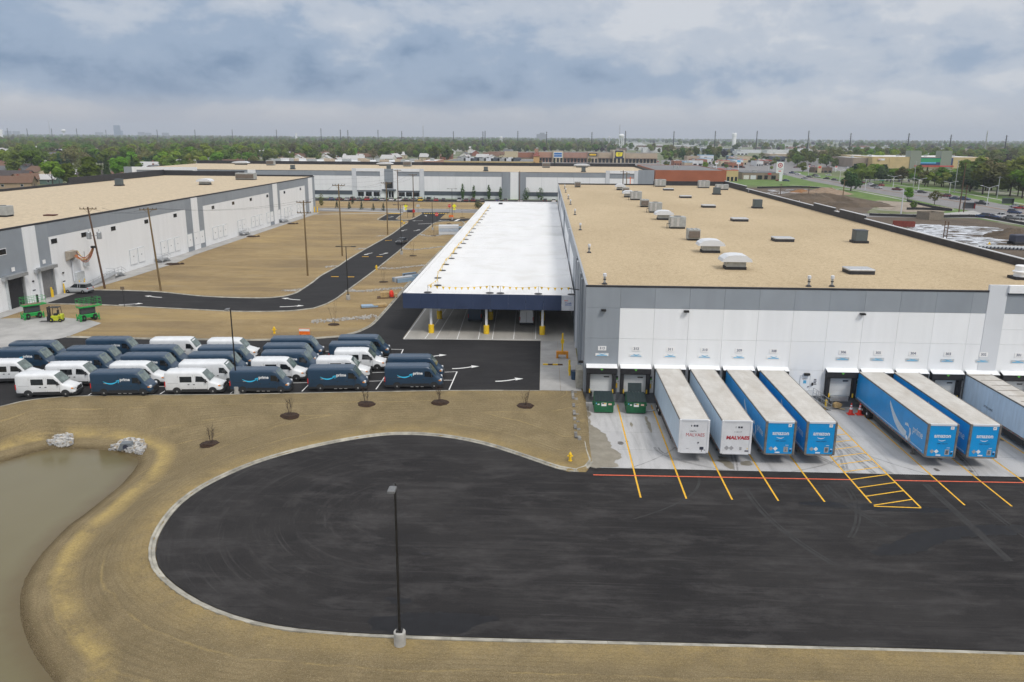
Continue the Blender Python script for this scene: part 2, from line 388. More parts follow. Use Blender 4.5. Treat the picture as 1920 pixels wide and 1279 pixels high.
def straw(name, near=False):
 q = newmat(name); p = q.pos()
 big = q.noise(q.map(p, (0.7, 1.3, 1)), 0.045, 8, 0.66, 0.3); mid = q.noise(p, 0.35, 6, 0.65, 0.4); fine = q.noise(q.map(p, (1, 2.2, 1)), 6.0, 4, 0.7); grain = q.noise(p, 22.0, 2, 0.7)
 if near:
  dk, dw, dl = q.attr('kerb_dist'), q.attr('water_dist'), q.attr('lot_dist')
  c = q.mx(q.mr(mid, 0.33, 0.67), (0.212, 0.162, 0.086), (0.358, 0.280, 0.156))
  c = q.mx(q.ma('MULTIPLY', q.mr(big, 0.40, 0.62), 0.5), c, (0.235, 0.175, 0.09))
  # straw blanket rolled out in lanes round the turning circle: bright seams where two lanes meet
  wob = q.ma('MULTIPLY', q.ma('SUBTRACT', q.noise(p, 0.18, 4, 0.6), 0.5), 2.2)
  d = q.ma('ADD', q.ma('MINIMUM', dk, dl), q.ma('MULTIPLY', wob, 0.6))
  lane = q.ma('FRACT', q.ma('DIVIDE', d, 2.9))
  tone = q.noise(q.map(p, (0.02, 0.02, 1)), 1.0, 2)
  seam = q.mr(q.ma('ABSOLUTE', q.ma('SUBTRACT', lane, 0.5)), 0.455, 0.5)
  brk = q.mr(q.noise(p, 0.42, 5, 0.7), 0.40, 0.62)
  c = q.mx(q.ma('MULTIPLY', q.ma('MULTIPLY', seam, brk), 0.55), c, (0.58, 0.43, 0.17))
  c = q.mx(q.ma('MULTIPLY', q.mr(lane, 0.0, 1.0), 0.28), c, (0.21, 0.165, 0.095))
  furrow = q.ma('SINE', q.ma('MULTIPLY', q.ma('ADD', q.ma('MINIMUM', dk, dl), q.ma('MULTIPLY', wob, 0.12)), 14.0)); c = q.mx(q.ma('MULTIPLY', q.mr(furrow, 0.2, 1.0), q.ma('MULTIPLY', q.mr(q.noise(p, 0.25, 4), 0.36, 0.6), 0.34)), c, (0.12, 0.09, 0.048))
  # along the kerb the straw lies thicker and yellower
  e = q.ma('MULTIPLY', q.mr(q.ma('ADD', dk, q.ma('MULTIPLY', wob, 0.5)), 0.2, 2.6, 1.0, 0.0), q.mr(q.noise(p, 0.5, 5, 0.7), 0.30, 0.62))
  c = q.mx(q.ma('MULTIPLY', e, 0.75), c, (0.48, 0.35, 0.14))
  # straight straw rows down to the pond bank
  w = q.ma('ADD', dw, q.ma('MULTIPLY', wob, 0.35))
  ring = q.ma('MULTIPLY', q.mr(w, 1.5, 2.1), q.mr(w, 2.4, 3.6, 1.0, 0.0))
  c = q.mx(q.ma('MULTIPLY', ring, q.ma('MULTIPLY', q.mr(q.noise(p, 0.3, 5, 0.7), 0.34, 0.56), 0.85)), c, (0.58, 0.43, 0.16))
  # wet soil at the water's edge
  c = q.mx(q.mr(w, 0.1, 0.9, 1.0, 0.0), c, (0.085, 0.058, 0.026))
  lot = q.ma('MULTIPLY', q.mr(dl, 0.0, 3.0, 1.0, 0.0), q.mr(q.noise(p, 0.5, 4), 0.4, 0.65))
  c = q.mx(q.ma('MULTIPLY', lot, 0.6), c, (0.46, 0.34, 0.15))
 else:
  st = q.noise(q.map(p, (0.035, 0.16, 1), rot=(0, 0, 0.12)), 1.0, 6, 0.65, 0.6)
  c = q.mx(q.mr(mid, 0.33, 0.67), (0.34, 0.235, 0.108), (0.47, 0.345, 0.178))
  c = q.mx(q.ma('MULTIPLY', q.mr(big, 0.36, 0.62), 0.85), c, (0.225, 0.158, 0.088))
  c = q.mx(q.ma('MULTIPLY', q.mr(st, 0.48, 0.68), 0.7), c, (0.53, 0.38, 0.165))
  c = q.mx(q.ma('MULTIPLY', q.mr(q.noise(q.map(p, (0.05, 0.3, 1), rot=(0, 0, 0.5)), 1.0, 5, 0.6), 0.58, 0.7), 0.35), c, (0.40, 0.35, 0.27))
 c = q.mx(q.ma('MULTIPLY', q.mr(fine, 0.35, 0.72), 0.60), c, (0.125, 0.096, 0.05))
 c = q.mx(q.ma('MULTIPLY', q.mr(grain, 0.5, 0.75), 0.55), c, (0.60, 0.51, 0.33))
 q.l(c, q.b.inputs['Base Color']); q.b.inputs['Roughness'].default_value = 0.95; q.b.inputs['Specular IOR Level'].default_value = 0.15
 q.bump(q.ma('ADD', q.ma('MULTIPLY', fine, 0.7), q.ma('MULTIPLY', grain, 0.4)), 0.9, 0.18)
 return q.m
STRAW_N = straw('straw_blanket', True); STRAW = straw('dry_lawn')
q = newmat('pond_water'); p = q.pos()
c = q.mx(q.mr(q.noise(p, 0.06, 4, 0.5), 0.3, 0.7), (0.134, 0.114, 0.054), (0.164, 0.140, 0.070)); c = q.mx(q.mr(q.ma('ADD', q.attr('shore'), q.ma('MULTIPLY', q.noise(p, 0.5, 5, 0.65), 1.6)), 0.6, 2.6, 0.75, 0.0, True), c, (0.105, 0.072, 0.028)); q.l(c, q.b.inputs['Base Color'])
q.b.inputs['Roughness'].default_value = 0.13; q.b.inputs['Specular IOR Level'].default_value = 0.26
q.bump(q.noise(q.map(p, (0.6, 1.6, 1)), 1.3, 5, 0.6), 0.10, 0.06)
WATER = q.m
q = newmat('far_land'); p = q.pos()
c = q.mx(q.mr(q.noise(p, 0.012, 6, 0.6), 0.35, 0.65), (0.075, 0.115, 0.03), (0.14, 0.15, 0.06))
c = q.mx(q.mr(q.noise(p, 0.03, 5, 0.7, 1.0), 0.52, 0.62), c, (0.30, 0.285, 0.26))
q.l(c, q.b.inputs['Base Color']); q.b.inputs['Roughness'].default_value = 0.95
LAND = q.m
GREEN = mat('verge_grass', (0.06, 0.13, 0.015), 0.95, col2=(0.13, 0.20, 0.04), scale=0.22, detail=8, bump=0.4, bscale=5)
# ------------------------------------------------------------------ ground heights near the yard
def smooth(pts, step=1.0, closed=False):
 P = [Vector((p[0], p[1], 0)) for p in pts]; out = []; n = len(P)
 for i in range(n if closed else n - 1):
  p0 = P[(i - 1) % n] if closed or i > 0 else P[i] * 2 - P[i + 1]
  p1, p2 = P[i], P[(i + 1) % n]
  p3 = P[(i + 2) % n] if closed or i + 2 < n else p2 * 2 - p1
  k = max(1, int((p2 - p1).length / step))
  for t in range(k):
   u = t / k
   out.append(0.5 * ((2 * p1) + (p2 - p0) * u + (2 * p0 - 5 * p1 + 4 * p2 - p3) * u * u + (3 * p1 - p0 - 3 * p2 + p3) * u ** 3))
 if not closed: out.append(P[-1])
 return out
def A(pts, z=1.2): return [at(x, y, z) for x, y in pts]
KPX = [(1108, 876), (1093, 881), (1070, 880), (1045, 874), (1010, 862), (960, 845), (910, 830), (850, 818), (790, 812), (730, 812), (670, 819), (600, 832), (530, 849), (470, 868), (420, 889), (370, 915), (330, 945), (303, 978), (286, 1010), (281, 1035), (285, 1058), (303, 1083), (335, 1109), (380, 1135), (440, 1158), (510, 1175), (580, 1184), (660, 1190), (750, 1194), (900, 1199), (1100, 1204), (1300, 1209), (1500, 1214), (1700, 1219), (1920, 1226)]
KW = [Vector((4.55, 66.6, 0))] + smooth(A(KPX, 0.1), 1.0)[1:]
KW.append(Vector((160, KW[-1].y - 1.5, 0)))
LOT_EDGE_PX = [(-160, 800), (0, 762), (50, 750), (110, 744), (200, 741), (330, 740), (440, 739), (842, 732), (1014, 732)]
LOT_EDGE = smooth(A(LOT_EDGE_PX), 2.0)
PONDPX = [(0, 868), (40, 856), (90, 843), (150, 842), (210, 846), (258, 861), (235, 900), (200, 930), (160, 962), (128, 986), (95, 1018), (62, 1058), (46, 1085), (37, 1112), (36, 1150), (45, 1190), (65, 1232), (100, 1279)]
PW = smooth(A(PONDPX, -1.5), 1.0)
PW = PW + smooth([PW[-1], (-21, 22), (-24, 12), (-34, 2), (-60, -8), (-92, 2), (-100, 30), (-92, 52), PW[0]], 2.0)[1:-1]
def seg_dist(X, Y, poly, closed=False):
 d = np.full(X.shape, 1e9); n = len(poly)
 for i in range(n if closed else n - 1):
  ax, ay = poly[i][0], poly[i][1]; bx, by = poly[(i + 1) % n][0], poly[(i + 1) % n][1]
  ex, ey = bx - ax, by - ay; L = ex * ex + ey * ey + 1e-9
  t = np.clip(((X - ax) * ex + (Y - ay) * ey) / L, 0, 1)
  d = np.minimum(d, np.hypot(X - ax - t * ex, Y - ay - t * ey))
 return d
def inside(X, Y, poly):
 r = np.zeros(X.shape, bool); n = len(poly)
 for i in range(n):
  ax, ay = poly[i][0], poly[i][1]; bx, by = poly[i - 1][0], poly[i - 1][1]
  if ay == by: continue
  r ^= ((ay > Y) != (by > Y)) & (X < (bx - ax) * (Y - ay) / (by - ay) + ax)
 return r
YARD_IN = KW + [Vector((160, 83.2, 0)), Vector((4.55, 83.2, 0))]
gx = np.arange(-112, 142.1, 0.5); gy = np.arange(-22, 84.1, 0.5)
GX, GY = np.meshgrid(gx, gy); GX = GX.ravel(); GY = GY.ravel()
dk = seg_dist(GX, GY, KW); dw = seg_dist(GX, GY, PW, True); dl = seg_dist(GX, GY, LOT_EDGE)
inY = inside(GX, GY, YARD_IN); inP = inside(GX, GY, PW)
lotpoly = LOT_EDGE + [Vector((4.55, 83.3, 0)), Vector((4.55, 90, 0)), Vector((-112, 90, 0))]
inL = inside(GX, GY, lotpoly)
ctrl = [(p.x, p.y, 0.13) for p in KW[::2] if p.x < 100] + [(p.x, p.y, 1.19) for p in LOT_EDGE] + [(p.x, p.y, -1.5) for p in PW[::2]]
ctrl += [(3.6, y, 0.15 + 1.05 * min(1, max(0, (y - 72) / 8))) for y in np.arange(68, 83, 1.0)]
ctrl += [(x, -22, 1.17) for x in range(-110, 141, 8)] + [(-112, y, 1.17) for y in range(-20, 60, 6)] + [(x, 22, 0.05) for x in range(-4, 141, 6)]
cxy = np.array(ctrl); num = np.zeros(GX.shape); dn = np.zeros(GX.shape)
for px_, py_, pz_ in ctrl:
 w = 1.0 / ((GX - px_) ** 2 + (GY - py_) ** 2 + 0.15) ** 1.6
 num += w * pz_; dn += w
GZ = num / dn
rs = np.random.RandomState(3)
GZ = np.where(inY, np.maximum(-0.3, 0.12 - dk * 1.3), GZ)
GZ = np.where(inY & (GX > 4.2) & (GY > 60), np.minimum(GZ, -0.2), GZ)
GZ = np.where(inP, GZ, np.maximum(GZ, -1.5 + np.minimum(dw, 1.5) * 0.3))
GZ = np.where(inP, -1.5 - np.minimum(1.2, dw * 0.45), GZ)
GZ = np.where(inL, np.maximum(1.15, 1.19 - dl * 0.2), GZ)
GZ = np.where(GY >= 83.9, 1.15, GZ)
nx, ny = len(gx), len(gy)
idx = np.arange(nx * ny).reshape(ny, nx)
faces = np.stack([idx[:-1, :-1], idx[:-1, 1:], idx[1:, 1:], idx[1:, :-1]], -1).reshape(-1, 4)
me = bpy.data.meshes.new('straw_ground'); me.from_pydata(np.stack([GX, GY, GZ], -1).tolist(), [], faces.tolist()); me.update()
for nm, arr in (('kerb_dist', dk), ('water_dist', np.where(inP, 0, dw)), ('lot_dist', dl)):
 a_ = me.attributes.new(nm, 'FLOAT', 'POINT'); a_.data.foreach_set('value', arr.astype(np.float32))
me.polygons.foreach_set('use_smooth', [True] * len(me.polygons)); me.materials.append(STRAW_N)
o = bpy.data.objects.new('straw_ground', me); COL.objects.link(o); struct(o)
def ground_z(x, y):
 i = int(round((y + 22) / 0.5)); j = int(round((x + 112) / 0.5))
 if 0 <= i < ny and 0 <= j < nx: return float(GZ[i * nx + j])
 return 1.17
def atg(px, py):
 lo, hi = -3.2, 1.4
 for _ in range(30):
  mid = (lo + hi) / 2; p = at(px, py, mid)
  if mid > ground_z(p.x, p.y): hi = mid
  else: lo = mid
 return at(px, py, hi)
# far land, with the opening that the yard's own ground fills
b = MB(); FX, FY = 16000, 16000
for (x0, y0, x1, y1) in ((-FX, 84, FX, FY), (-FX, -22, -112, 84), (142, -22, FX, 84), (-FX, -FY, FX, -22)):
 kx, ky = max(1, int((x1 - x0) / 4000)), max(1, int((y1 - y0) / 4000))
 for i in range(kx):
  for j in range(ky):
   xa, xb = x0 + (x1 - x0) * i / kx, x0 + (x1 - x0) * (i + 1) / kx; ya, yb = y0 + (y1 - y0) * j / ky, y0 + (y1 - y0) * (j + 1) / ky
   b.quad((xa, ya, 1.15), (xb, ya, 1.15), (xb, yb, 1.15), (xa, yb, 1.15))
struct(b.build('ground', LAND))
b = MB(); b.sheet([(-160, 84), (4.5, 84), (4.5, 268), (66, 268), (66, 357), (-220, 357), (-220, 300), (-139, 300), (-139, 110), (-160, 110)], 1.17)
struct(b.build('dry_lawn', STRAW))
cell = (inP | (dw < 0.9)).reshape(ny, nx); ci = cell[:-1, :-1] & cell[1:, :-1] & cell[:-1, 1:] & cell[1:, 1:]
wf = np.stack([idx[:-1, :-1][ci], idx[:-1, 1:][ci], idx[1:, 1:][ci], idx[1:, :-1][ci]], -1); uq, inv = np.unique(wf, return_inverse=True)
me = bpy.data.meshes.new('pond_water'); me.from_pydata(np.stack([GX[uq], GY[uq], np.full(len(uq), -1.5)], -1).tolist(), [], inv.reshape(-1, 4).tolist()); a_ = me.attributes.new('shore', 'FLOAT', 'POINT'); a_.data.foreach_set('value', np.where(inP[uq], dw[uq], 0).astype(np.float32)); me.materials.append(WATER)
o = bpy.data.objects.new('pond_water', me); COL.objects.link(o); struct(o)
# ------------------------------------------------------------------ paved ground
def offset_poly(pts, d):
 out = []
 for i, p in enumerate(pts):
  a = pts[max(0, i - 1)]; c = pts[min(len(pts) - 1, i + 1)]
  t = Vector((c[0] - a[0], c[1] - a[1], 0)).normalized(); out.append(Vector((p[0] - t.y * d, p[1] + t.x * d, 0)))
 return out
KWin = offset_poly(KW, 0.35)
yard = struct(MB().sheet([(p.x, p.y) for p in KWin] + [(160, 65.15), (4.9, 65.15)], 0.0).build('yard_asphalt', ASPH_Y))
def kerb(name, pts, z0, h=0.15, w=0.15, gut=0.28, sec=3.0, side=1, mt=None, road_z=None):
 """poured kerb, one piece per joint; pts run along the road edge, side=+1 when the road lies to the left"""
 root = struct(empty(name, (0, 0, 0)))
 P = [Vector((p[0], p[1], 0)) for p in pts]; L = [0]
 for a, c in zip(P[:-1], P[1:]): L.append(L[-1] + (c - a).length)
 tot = L[-1]; k = max(1, round(tot / sec))
 def pt(s):
  for i in range(len(P) - 1):
   if s <= L[i + 1] + 1e-6:
    u = (s - L[i]) / max(1e-6, L[i + 1] - L[i]); t = (P[i + 1] - P[i]).normalized(); return P[i].lerp(P[i + 1], u), t
  return P[-1], (P[-1] - P[-2]).normalized()
 for i in range(k):
  s0, s1 = tot * i / k + 0.012, tot * (i + 1) / k - 0.012
  m_ = MB(); n = max(2, int((s1 - s0) / 1.0) + 1); rows = []
  for j in range(n):
   p, t = pt(s0 + (s1 - s0) * j / (n - 1)); nrm = Vector((-t.y, t.x, 0)) * side
   prof = [(-w, z0 - 0.2), (-w, z0 + h - 0.02), (-w + 0.03, z0 + h), (-0.04, z0 + h), (0.02, z0 + h - 0.04), (0.06, z0 + 0.014)]
   prof += [(gut, z0 + 0.008), (gut, z0 - 0.2)] if gut else [(0.06, z0 - 0.2)]
   rows.append([(p.x + nrm.x * a, p.y + nrm.y * a, z) for a, z in prof])
  q_ = len(rows[0]); vs_ = [v for r in rows for v in r]; fs = []
  for j in range(n - 1):
   for c in range(q_ - 1):
    f = (j * q_ + c, j * q_ + c + 1, (j + 1) * q_ + c + 1, (j + 1) * q_ + c); fs.append(f if side < 0 else f[::-1])
  e0, e1 = tuple(range(q_)), tuple((n - 1) * q_ + c for c in reversed(range(q_)))
  fs += [e0, e1] if side > 0 else [e0[::-1], e1[::-1]]
  m_.add(vs_, fs); m_.build('kerb_section', mt or KERB, root)
 return root
KERB = mat('kerb_concrete', (0.33, 0.315, 0.27), 0.85, var=0.3, scale=0.9, detail=8, rand=0.12)
kerb('yard_kerb', KW, 0.0, side=1)
kerb('apron_kerb', [(4.55, 66.6), (4.35, 69), (4.3, 73), (4.35, 82.6)], 0.0, side=-1, gut=0.0, h=0.16)
# dock apron: slabs with sawn joints over a dark bed
struct(MB().sheet([(4.45, 65.0), (76, 65.0), (76, 83.05), (4.45, 83.05)], -0.06).build('apron_bed', BLACK))
apron = struct(empty('dock_apron'))
xs = [4.47] + [8.30 + 3.645 * i for i in range(0, 19)]; ys = [65.05, 69.5, 74.0, 78.5, 83.03]
for x0, x1 in zip(xs[:-1], xs[1:]):
 for y0, y1 in zip(ys[:-1], ys[1:]): MB().box(x0 + 0.012, y0 + 0.012, -0.2, x1 - 0.012, y1 - 0.012, 0.0, bottom=False).build('slab', APRON, apron)
# damp patches left on the apron by the wall and under the noses
def blot(px_, z, name='damp_patch', par=None, mt=None, jag=0.25, seed=1):
 rg = random.Random(seed); P = smooth(A(px_, z), 0.35, True)
 P = [(p.x + rg.uniform(-jag, jag), p.y + rg.uniform(-jag, jag) * 0.6) for p in P]
 return struct(MB().sheet(P, z + 0.004).build(name, mt or DAMP, par))
blot([(1101, 762), (1108, 790), (1112, 800), (1124, 808), (1137, 818), (1142, 830), (1150, 842), (1165, 858), (1150, 866), (1156, 874), (1108, 876), (1103, 850), (1101, 800)], 0.0, seed=2)
blot([(1212, 780), (1218, 793), (1222, 806), (1220, 812), (1214, 800), (1209, 785)], 0.0, seed=3, jag=0.1)
blot([(1341, 862), (1360, 862), (1372, 870), (1378, 880), (1368, 880), (1355, 870)], 0.0, seed=4, jag=0.15)
blot([(1389, 866), (1405, 865), (1413, 870), (1402, 873), (1390, 872)], 0.0, seed=5, jag=0.12)
blot([(1346, 858), (1362, 857), (1366, 860), (1350, 861)], 0.0, seed=6, jag=0.08)
blot([(1183, 791), (1187, 797), (1186, 801), (1182, 797)], 0.0, seed=7, jag=0.06)
for px_, sd_ in (([(700, 1160), (760, 1150), (840, 1150), (930, 1157), (900, 1175), (840, 1190), (740, 1188), (700, 1180)], 8), ([(722, 1124), (745, 1120), (778, 1122), (770, 1129), (740, 1130)], 9), ([(790, 1037), (802, 1036), (803, 1040), (791, 1040)], 10), ([(1640, 1032), (1760, 990), (1920, 985), (1920, 1000), (1800, 1010), (1700, 1040)], 11), ([(1500, 942), (1620, 944), (1780, 955), (1760, 962), (1560, 952)], 12)):
 blot(px_, 0.0, 'wet_patch', None, WETA, 0.3, sd_)
# tyre marks and drips
TYM = mat('tyre_mark', (0.30, 0.30, 0.30), 0.85, var=0.3, scale=1.5); OIL = mat('oil_drip', (0.13, 0.125, 0.12), 0.6, var=0.3, scale=3); TYA = mat('tyre_mark_dark', (0.022, 0.0215, 0.022), 0.85, var=0.35, scale=0.8)
rgt = random.Random(41); tym = struct(empty('tyre_marks'))
for k in range(22):
 ap = k < 14; x0 = rgt.choice(range(13)) * 3.645 + 6.5 + rgt.uniform(-1, 1); y0, y1 = (rgt.uniform(70, 76), 65.2) if ap else (rgt.uniform(60, 64.5), rgt.uniform(44, 56)); bend = rgt.uniform(-7, 7); n_ = 12
 for off in (0, 0.32) if k % 3 else (0,):
  L0 = []; w = rgt.uniform(0.07, 0.15)
  for i in range(n_ + 1): u = i / n_; L0.append((x0 + off + bend * u ** 2.2, y0 + (y1 - y0) * u))
  MB().add([(a - w, c_, 0.0035 + 0.0001 * k) for a, c_ in L0] + [(a + w, c_, 0.0035 + 0.0001 * k) for a, c_ in L0], [(i, n_ + 1 + i, n_ + 2 + i, i + 1) if y1 > y0 else (i + 1, n_ + 2 + i, n_ + 1 + i, i) for i in range(n_)]).build('tyre_mark', TYM if ap else TYA, tym)
for k in range(26):
 x, y = (rgt.uniform(5, 50), rgt.uniform(65.5, 81)) if k < 16 else (rgt.uniform(-45, -12), rgt.uniform(81, 101)); z = 0.0045 if k < 16 else 1.2045; r = rgt.uniform(0.12, 0.4)
 if k >= 16 and y < 84.5: continue
 MB().sheet([(x + r * math.cos(6.283 * i / 11) * rgt.uniform(0.6, 1.1), y + r * 1.3 * math.sin(6.283 * i / 11) * rgt.uniform(0.6, 1.1)) for i in range(11)], z).build('oil_drip', OIL if k < 16 else TYA, tym)
# painted lines of the docks
lines = struct(empty('dock_markings'))
def stripe(p, q_, w, z, mt, parent, name='painted_line'):
 p, q_ = Vector((p[0], p[1], 0)), Vector((q_[0], q_[1], 0)); t = (q_ - p).normalized(); n_ = Vector((-t.y, t.x, 0)) * w / 2
 return MB().quad(*[(v.x, v.y, z) for v in (p - n_, q_ - n_, q_ + n_, p + n_)]).build(name, mt, parent)
dock_x = [8.30 + 3.645 * i for i in range(0, 13)]
for i, x in enumerate(dock_x):
 if i == 6: continue
 stripe((x, 82.3), (x - 0.15, 59.3), 0.14, 0.006, YLINE, lines)
xa, xb = dock_x[5], dock_x[6] - 0.1
stripe((xb, 82.3), (xb - 0.1, 58.7), 0.14, 0.006, YLINE, lines); stripe((xa - 0.15, 58.72), (xb - 0.1, 58.62), 0.14, 0.007, YLINE, lines)
for k in range(13):
 y = 58.9 + k * 1.62; stripe((xa - 0.1, y), (xb - 0.1, y + 1.25), 0.13, 0.008, YLINE, lines)
stripe((4.6, 63.55), (xa - 0.1, 63.75), 0.16, 0.010, RLINE, lines); stripe((xb, 63.8), (78, 64.4), 0.16, 0.010, RLINE, lines)
# delivery van lot with its lanes
DRIVE_L = [(706, 600), (740, 562), (768, 529), (808, 488), (841, 454), (868, 424)]
lot_pts = A([(-160, 800), (0, 762), (50, 750), (110, 744), (200, 741), (330, 740), (440, 739), (842, 732)]) + [Vector((-0.15, 83.2, 0)), Vector((-0.15, 104.9, 0)), Vector((-19.0, 104.9, 0)), Vector((-19.0, 262, 0)), Vector((-24.2, 264, 0))]
lot_pts += A([(868, 424), (841, 454), (808, 488), (768, 529), (740, 562), (706, 600), (691, 613), (670, 623), (639, 631), (587, 635), (472, 638), (398, 637), (312, 636), (125, 632), (60, 645), (-140, 668)])
lot = struct(MB().sheet([(p.x, p.y) for p in lot_pts], 1.2).build('van_lot', ASPH_N))
kerb('lot_edge_kerb', LOT_EDGE, 1.17, h=0.07, w=0.12, gut=0.0, sec=4.0, side=1)
kerb('lot_far_kerb', smooth(A([(125, 632), (312, 636), (398, 637), (472, 638), (587, 635), (639, 631), (670, 623), (691, 613), (706, 600), (740, 562), (768, 529), (808, 488), (841, 454), (866, 426), (871, 420), (866, 415)]), 2.0), 1.19, sec=5.0, side=-1, gut=0.4)
walk = struct(empty('corner_pavement'))
for j in range(5):
 for i in range(2): MB().box(-0.13 + i * 2.3, 83.2 + j * 4.35, 1.0, 2.14 + i * 2.3, 83.2 + j * 4.35 + 4.33, 1.204, bottom=False).build('slab', LCONC, walk)
fl = struct(empty('covered_lanes'))
for j in range(20):
 for i in range(4): MB().box(-18.95 + i * 5.88, 104.95 + j * 7.9, 1.0, -18.95 + i * 5.88 + 5.86, 104.95 + j * 7.9 + 7.88, 1.204, bottom=False).build('slab', CANFL, fl)
marks = struct(empty('lot_markings'))
def L(a, b_, w=0.13, z=1.207, mt=None, par=None): return stripe(at(*a), at(*b_), w, z, mt or WLINE, par or marks)
L((757, 636), (1014, 636.5), z=1.21)
for a, b_ in (((757, 636), (800, 577)), ((797, 635), (838, 577)), ((817, 635), (852, 577)), ((857, 636), (877, 577)), ((897, 636), (908, 577)), ((923, 636), (933, 577)), ((963, 636), (969, 577)), ((1004, 636), (1006, 577))): L(a, b_, z=1.211)
for a, b_ in (((842, 731), (857, 697)), ((705, 730), (722, 706)), ((566, 734), (583, 717)), ((432, 738), (444, 728)), ((300, 739), (316, 729)), ((166, 741), (183, 730)), ((752, 664), (756, 655))): L(a, b_)
for a, b_ in (((832, 713), (849, 713)), ((690, 715), (724, 714)), ((550, 718), (583, 717.5)), ((832, 698), (857, 697)), ((692, 699), (724, 698)), ((598, 701), (640, 700)), ((420, 721), (440, 720.5)), ((292, 725), (318, 724.5)), ((733, 655), (756, 655.5)), ((720, 669), (731, 669)), ((482, 662), (500, 661.5)), ((605, 659), (624, 658.5))): L(a, b_)
def arrow(loc, rz, s=1.0, mirror=1, bend=0.75):
 s *= 0.86
 c = []; n = 8; w = 0.16
 top, bot = [], []
 for i in range(n + 1):
  u = i / n; x = -1.7 + 2.5 * u; y = -0.35 + bend * u ** 2.2; top.append((x, y + w)); bot.append((x, y - w))
 pts = bot + [(0.72, -0.35 + bend - 0.55), (1.75, bend * 0.55 + 0.1), (0.70, -0.35 + bend + 0.62)] + top[::-1]
 c_, s_ = math.cos(rz), math.sin(rz)
 P = [(loc[0] + s * (x * c_ - y * mirror * s_), loc[1] + s * (x * s_ + y * mirror * c_)) for x, y in pts]
 if mirror < 0: P = P[::-1]
 return MB().sheet(P, 1.209).build('painted_arrow', WLINE, marks)
for px_, rz, mi_, s_ in (((955, 713), 0.12, 1, 1.1), ((873, 689.5), 0.12, 1, 1.1), ((813, 668), 0.12, 1, 1.1), ((545, 561), 3.05, -1, 1.25), ((547, 574.5), 0.05, 1, 1.25), ((287, 556.5), 3.1, -1, 1.2), ((245, 570.5), 0.05, 1, 1.2), ((690, 476), -2.2, 1, 1.2), ((720, 476), 0.9, 1, 1.2), ((757, 432), -2.2, 1, 1.2), ((782, 432), 0.9, 1, 1.2), ((733, 407), 0.9, 1, 1.2), ((783, 414), 3.1, 1, 1.2), ((799, 404.5), 1.5, 1, 1.2), ((832, 413.5), 3.1, 1, 1.2)):
 arrow(at(*px_), rz, s_, mi_)
# drive between the two warehouses
RL = [(-20, 533), (60, 545), (145, 543), (230, 545), (300, 548), (380, 556), (455, 559), (505, 559), (534, 556), (553, 551), (567, 543), (588, 529), (603, 517), (634, 500), (653, 487), (688, 466), (734, 440), (753, 426), (765, 418)]
RR = [(812, 419), (790, 436), (771, 450), (755, 464), (705, 504), (655, 541), (626, 562), (611, 570), (588, 578), (547, 583), (505, 584), (450, 584), (380, 581), (300, 577), (180, 571), (50, 563), (-20, 558)]
top_px = [(766, 414), (745, 414), (709, 412.5), (726, 401.5), (754, 401.5), (741, 410.5), (748, 412.5), (768, 412.5), (778, 409), (792, 401), (790, 398), (845, 398), (834, 402), (825, 410), (890, 409.5), (892, 409.5), (868, 415.5), (830, 415.5), (815, 417.5)]
left_in = [p for p in A(RL) if p.x > -81]; right_in = [p for p in A(RR) if p.x > -81]
rp = [Vector((-81, left_in[0].y, 0))] + smooth(left_in, 3.0) + A(top_px) + smooth(right_in, 3.0) + [Vector((-81, right_in[-1].y, 0))]
road = struct(MB().sheet([(p.x, p.y) for p in rp], 1.196).build('drive_road', ASPH_N))
kerb('drive_kerb', [Vector((-81, left_in[0].y, 0))] + smooth(left_in, 2.0), 1.17, sec=6.0, side=-1, gut=0.0, w=0.3, h=0.13)
kerb('drive_kerb', smooth(right_in, 2.0) + [Vector((-81, right_in[-1].y, 0))], 1.17, sec=6.0, side=-1, gut=0.0, w=0.3, h=0.13)
kerb('island_kerb', smooth(A([(812, 419), (817, 416.8), (830, 415.5), (866, 415.2)]), 2.0), 1.17, sec=6.0, side=1, gut=0.0, w=0.3, h=0.13)
kerb('turnout_kerb', smooth(A([(726, 401.5), (709, 412.5), (745, 414.2), (764, 414.4)]), 2.0), 1.17, sec=6.0, side=1, gut=0.0, w=0.3, h=0.13)
kerb('turnout_kerb', smooth(A([(754, 401.7), (742, 410.3), (747, 412.2), (768, 412.2), (778, 408.6), (792, 401)]), 2.0), 1.17, sec=6.0, side=-1, gut=0.0, w=0.3, h=0.13)
hump = struct(empty('rumble_strips'))
for a, b_ in (((621, 519), (635, 519)), ((651, 519.5), (664, 519.5)), ((679, 481.5), (691, 481.5)), ((706, 481.5), (717, 481.5)), ((722, 451.5), (735, 450.5))):
 p, q_ = at(*a), at(*b_)
 for k in range(5):
  c_ = p.lerp(q_, (k + 0.5) / 5); MB().cbox(c_.x, c_.y, 1.225, 0.26, 0.4, 0.05).build('rumble_block', YLINE, hump)
for a, b_, n_ in (((729, 400.6), (752, 400.6), 6), ((794, 400.4), (838, 400.4), 10)):
 p, q_ = at(*a), at(*b_)
 for k in range(n_):
  c_ = p.lerp(q_, (k + 0.5) / n_); MB().cbox(c_.x, c_.y, 1.24, (q_ - p).length / n_ * 0.6, 1.2, 0.08).build('tactile_pad', YEL, hump)
L((784, 420.2), (811, 418.8), 0.45); L((853, 415), (861, 411), 0.9)
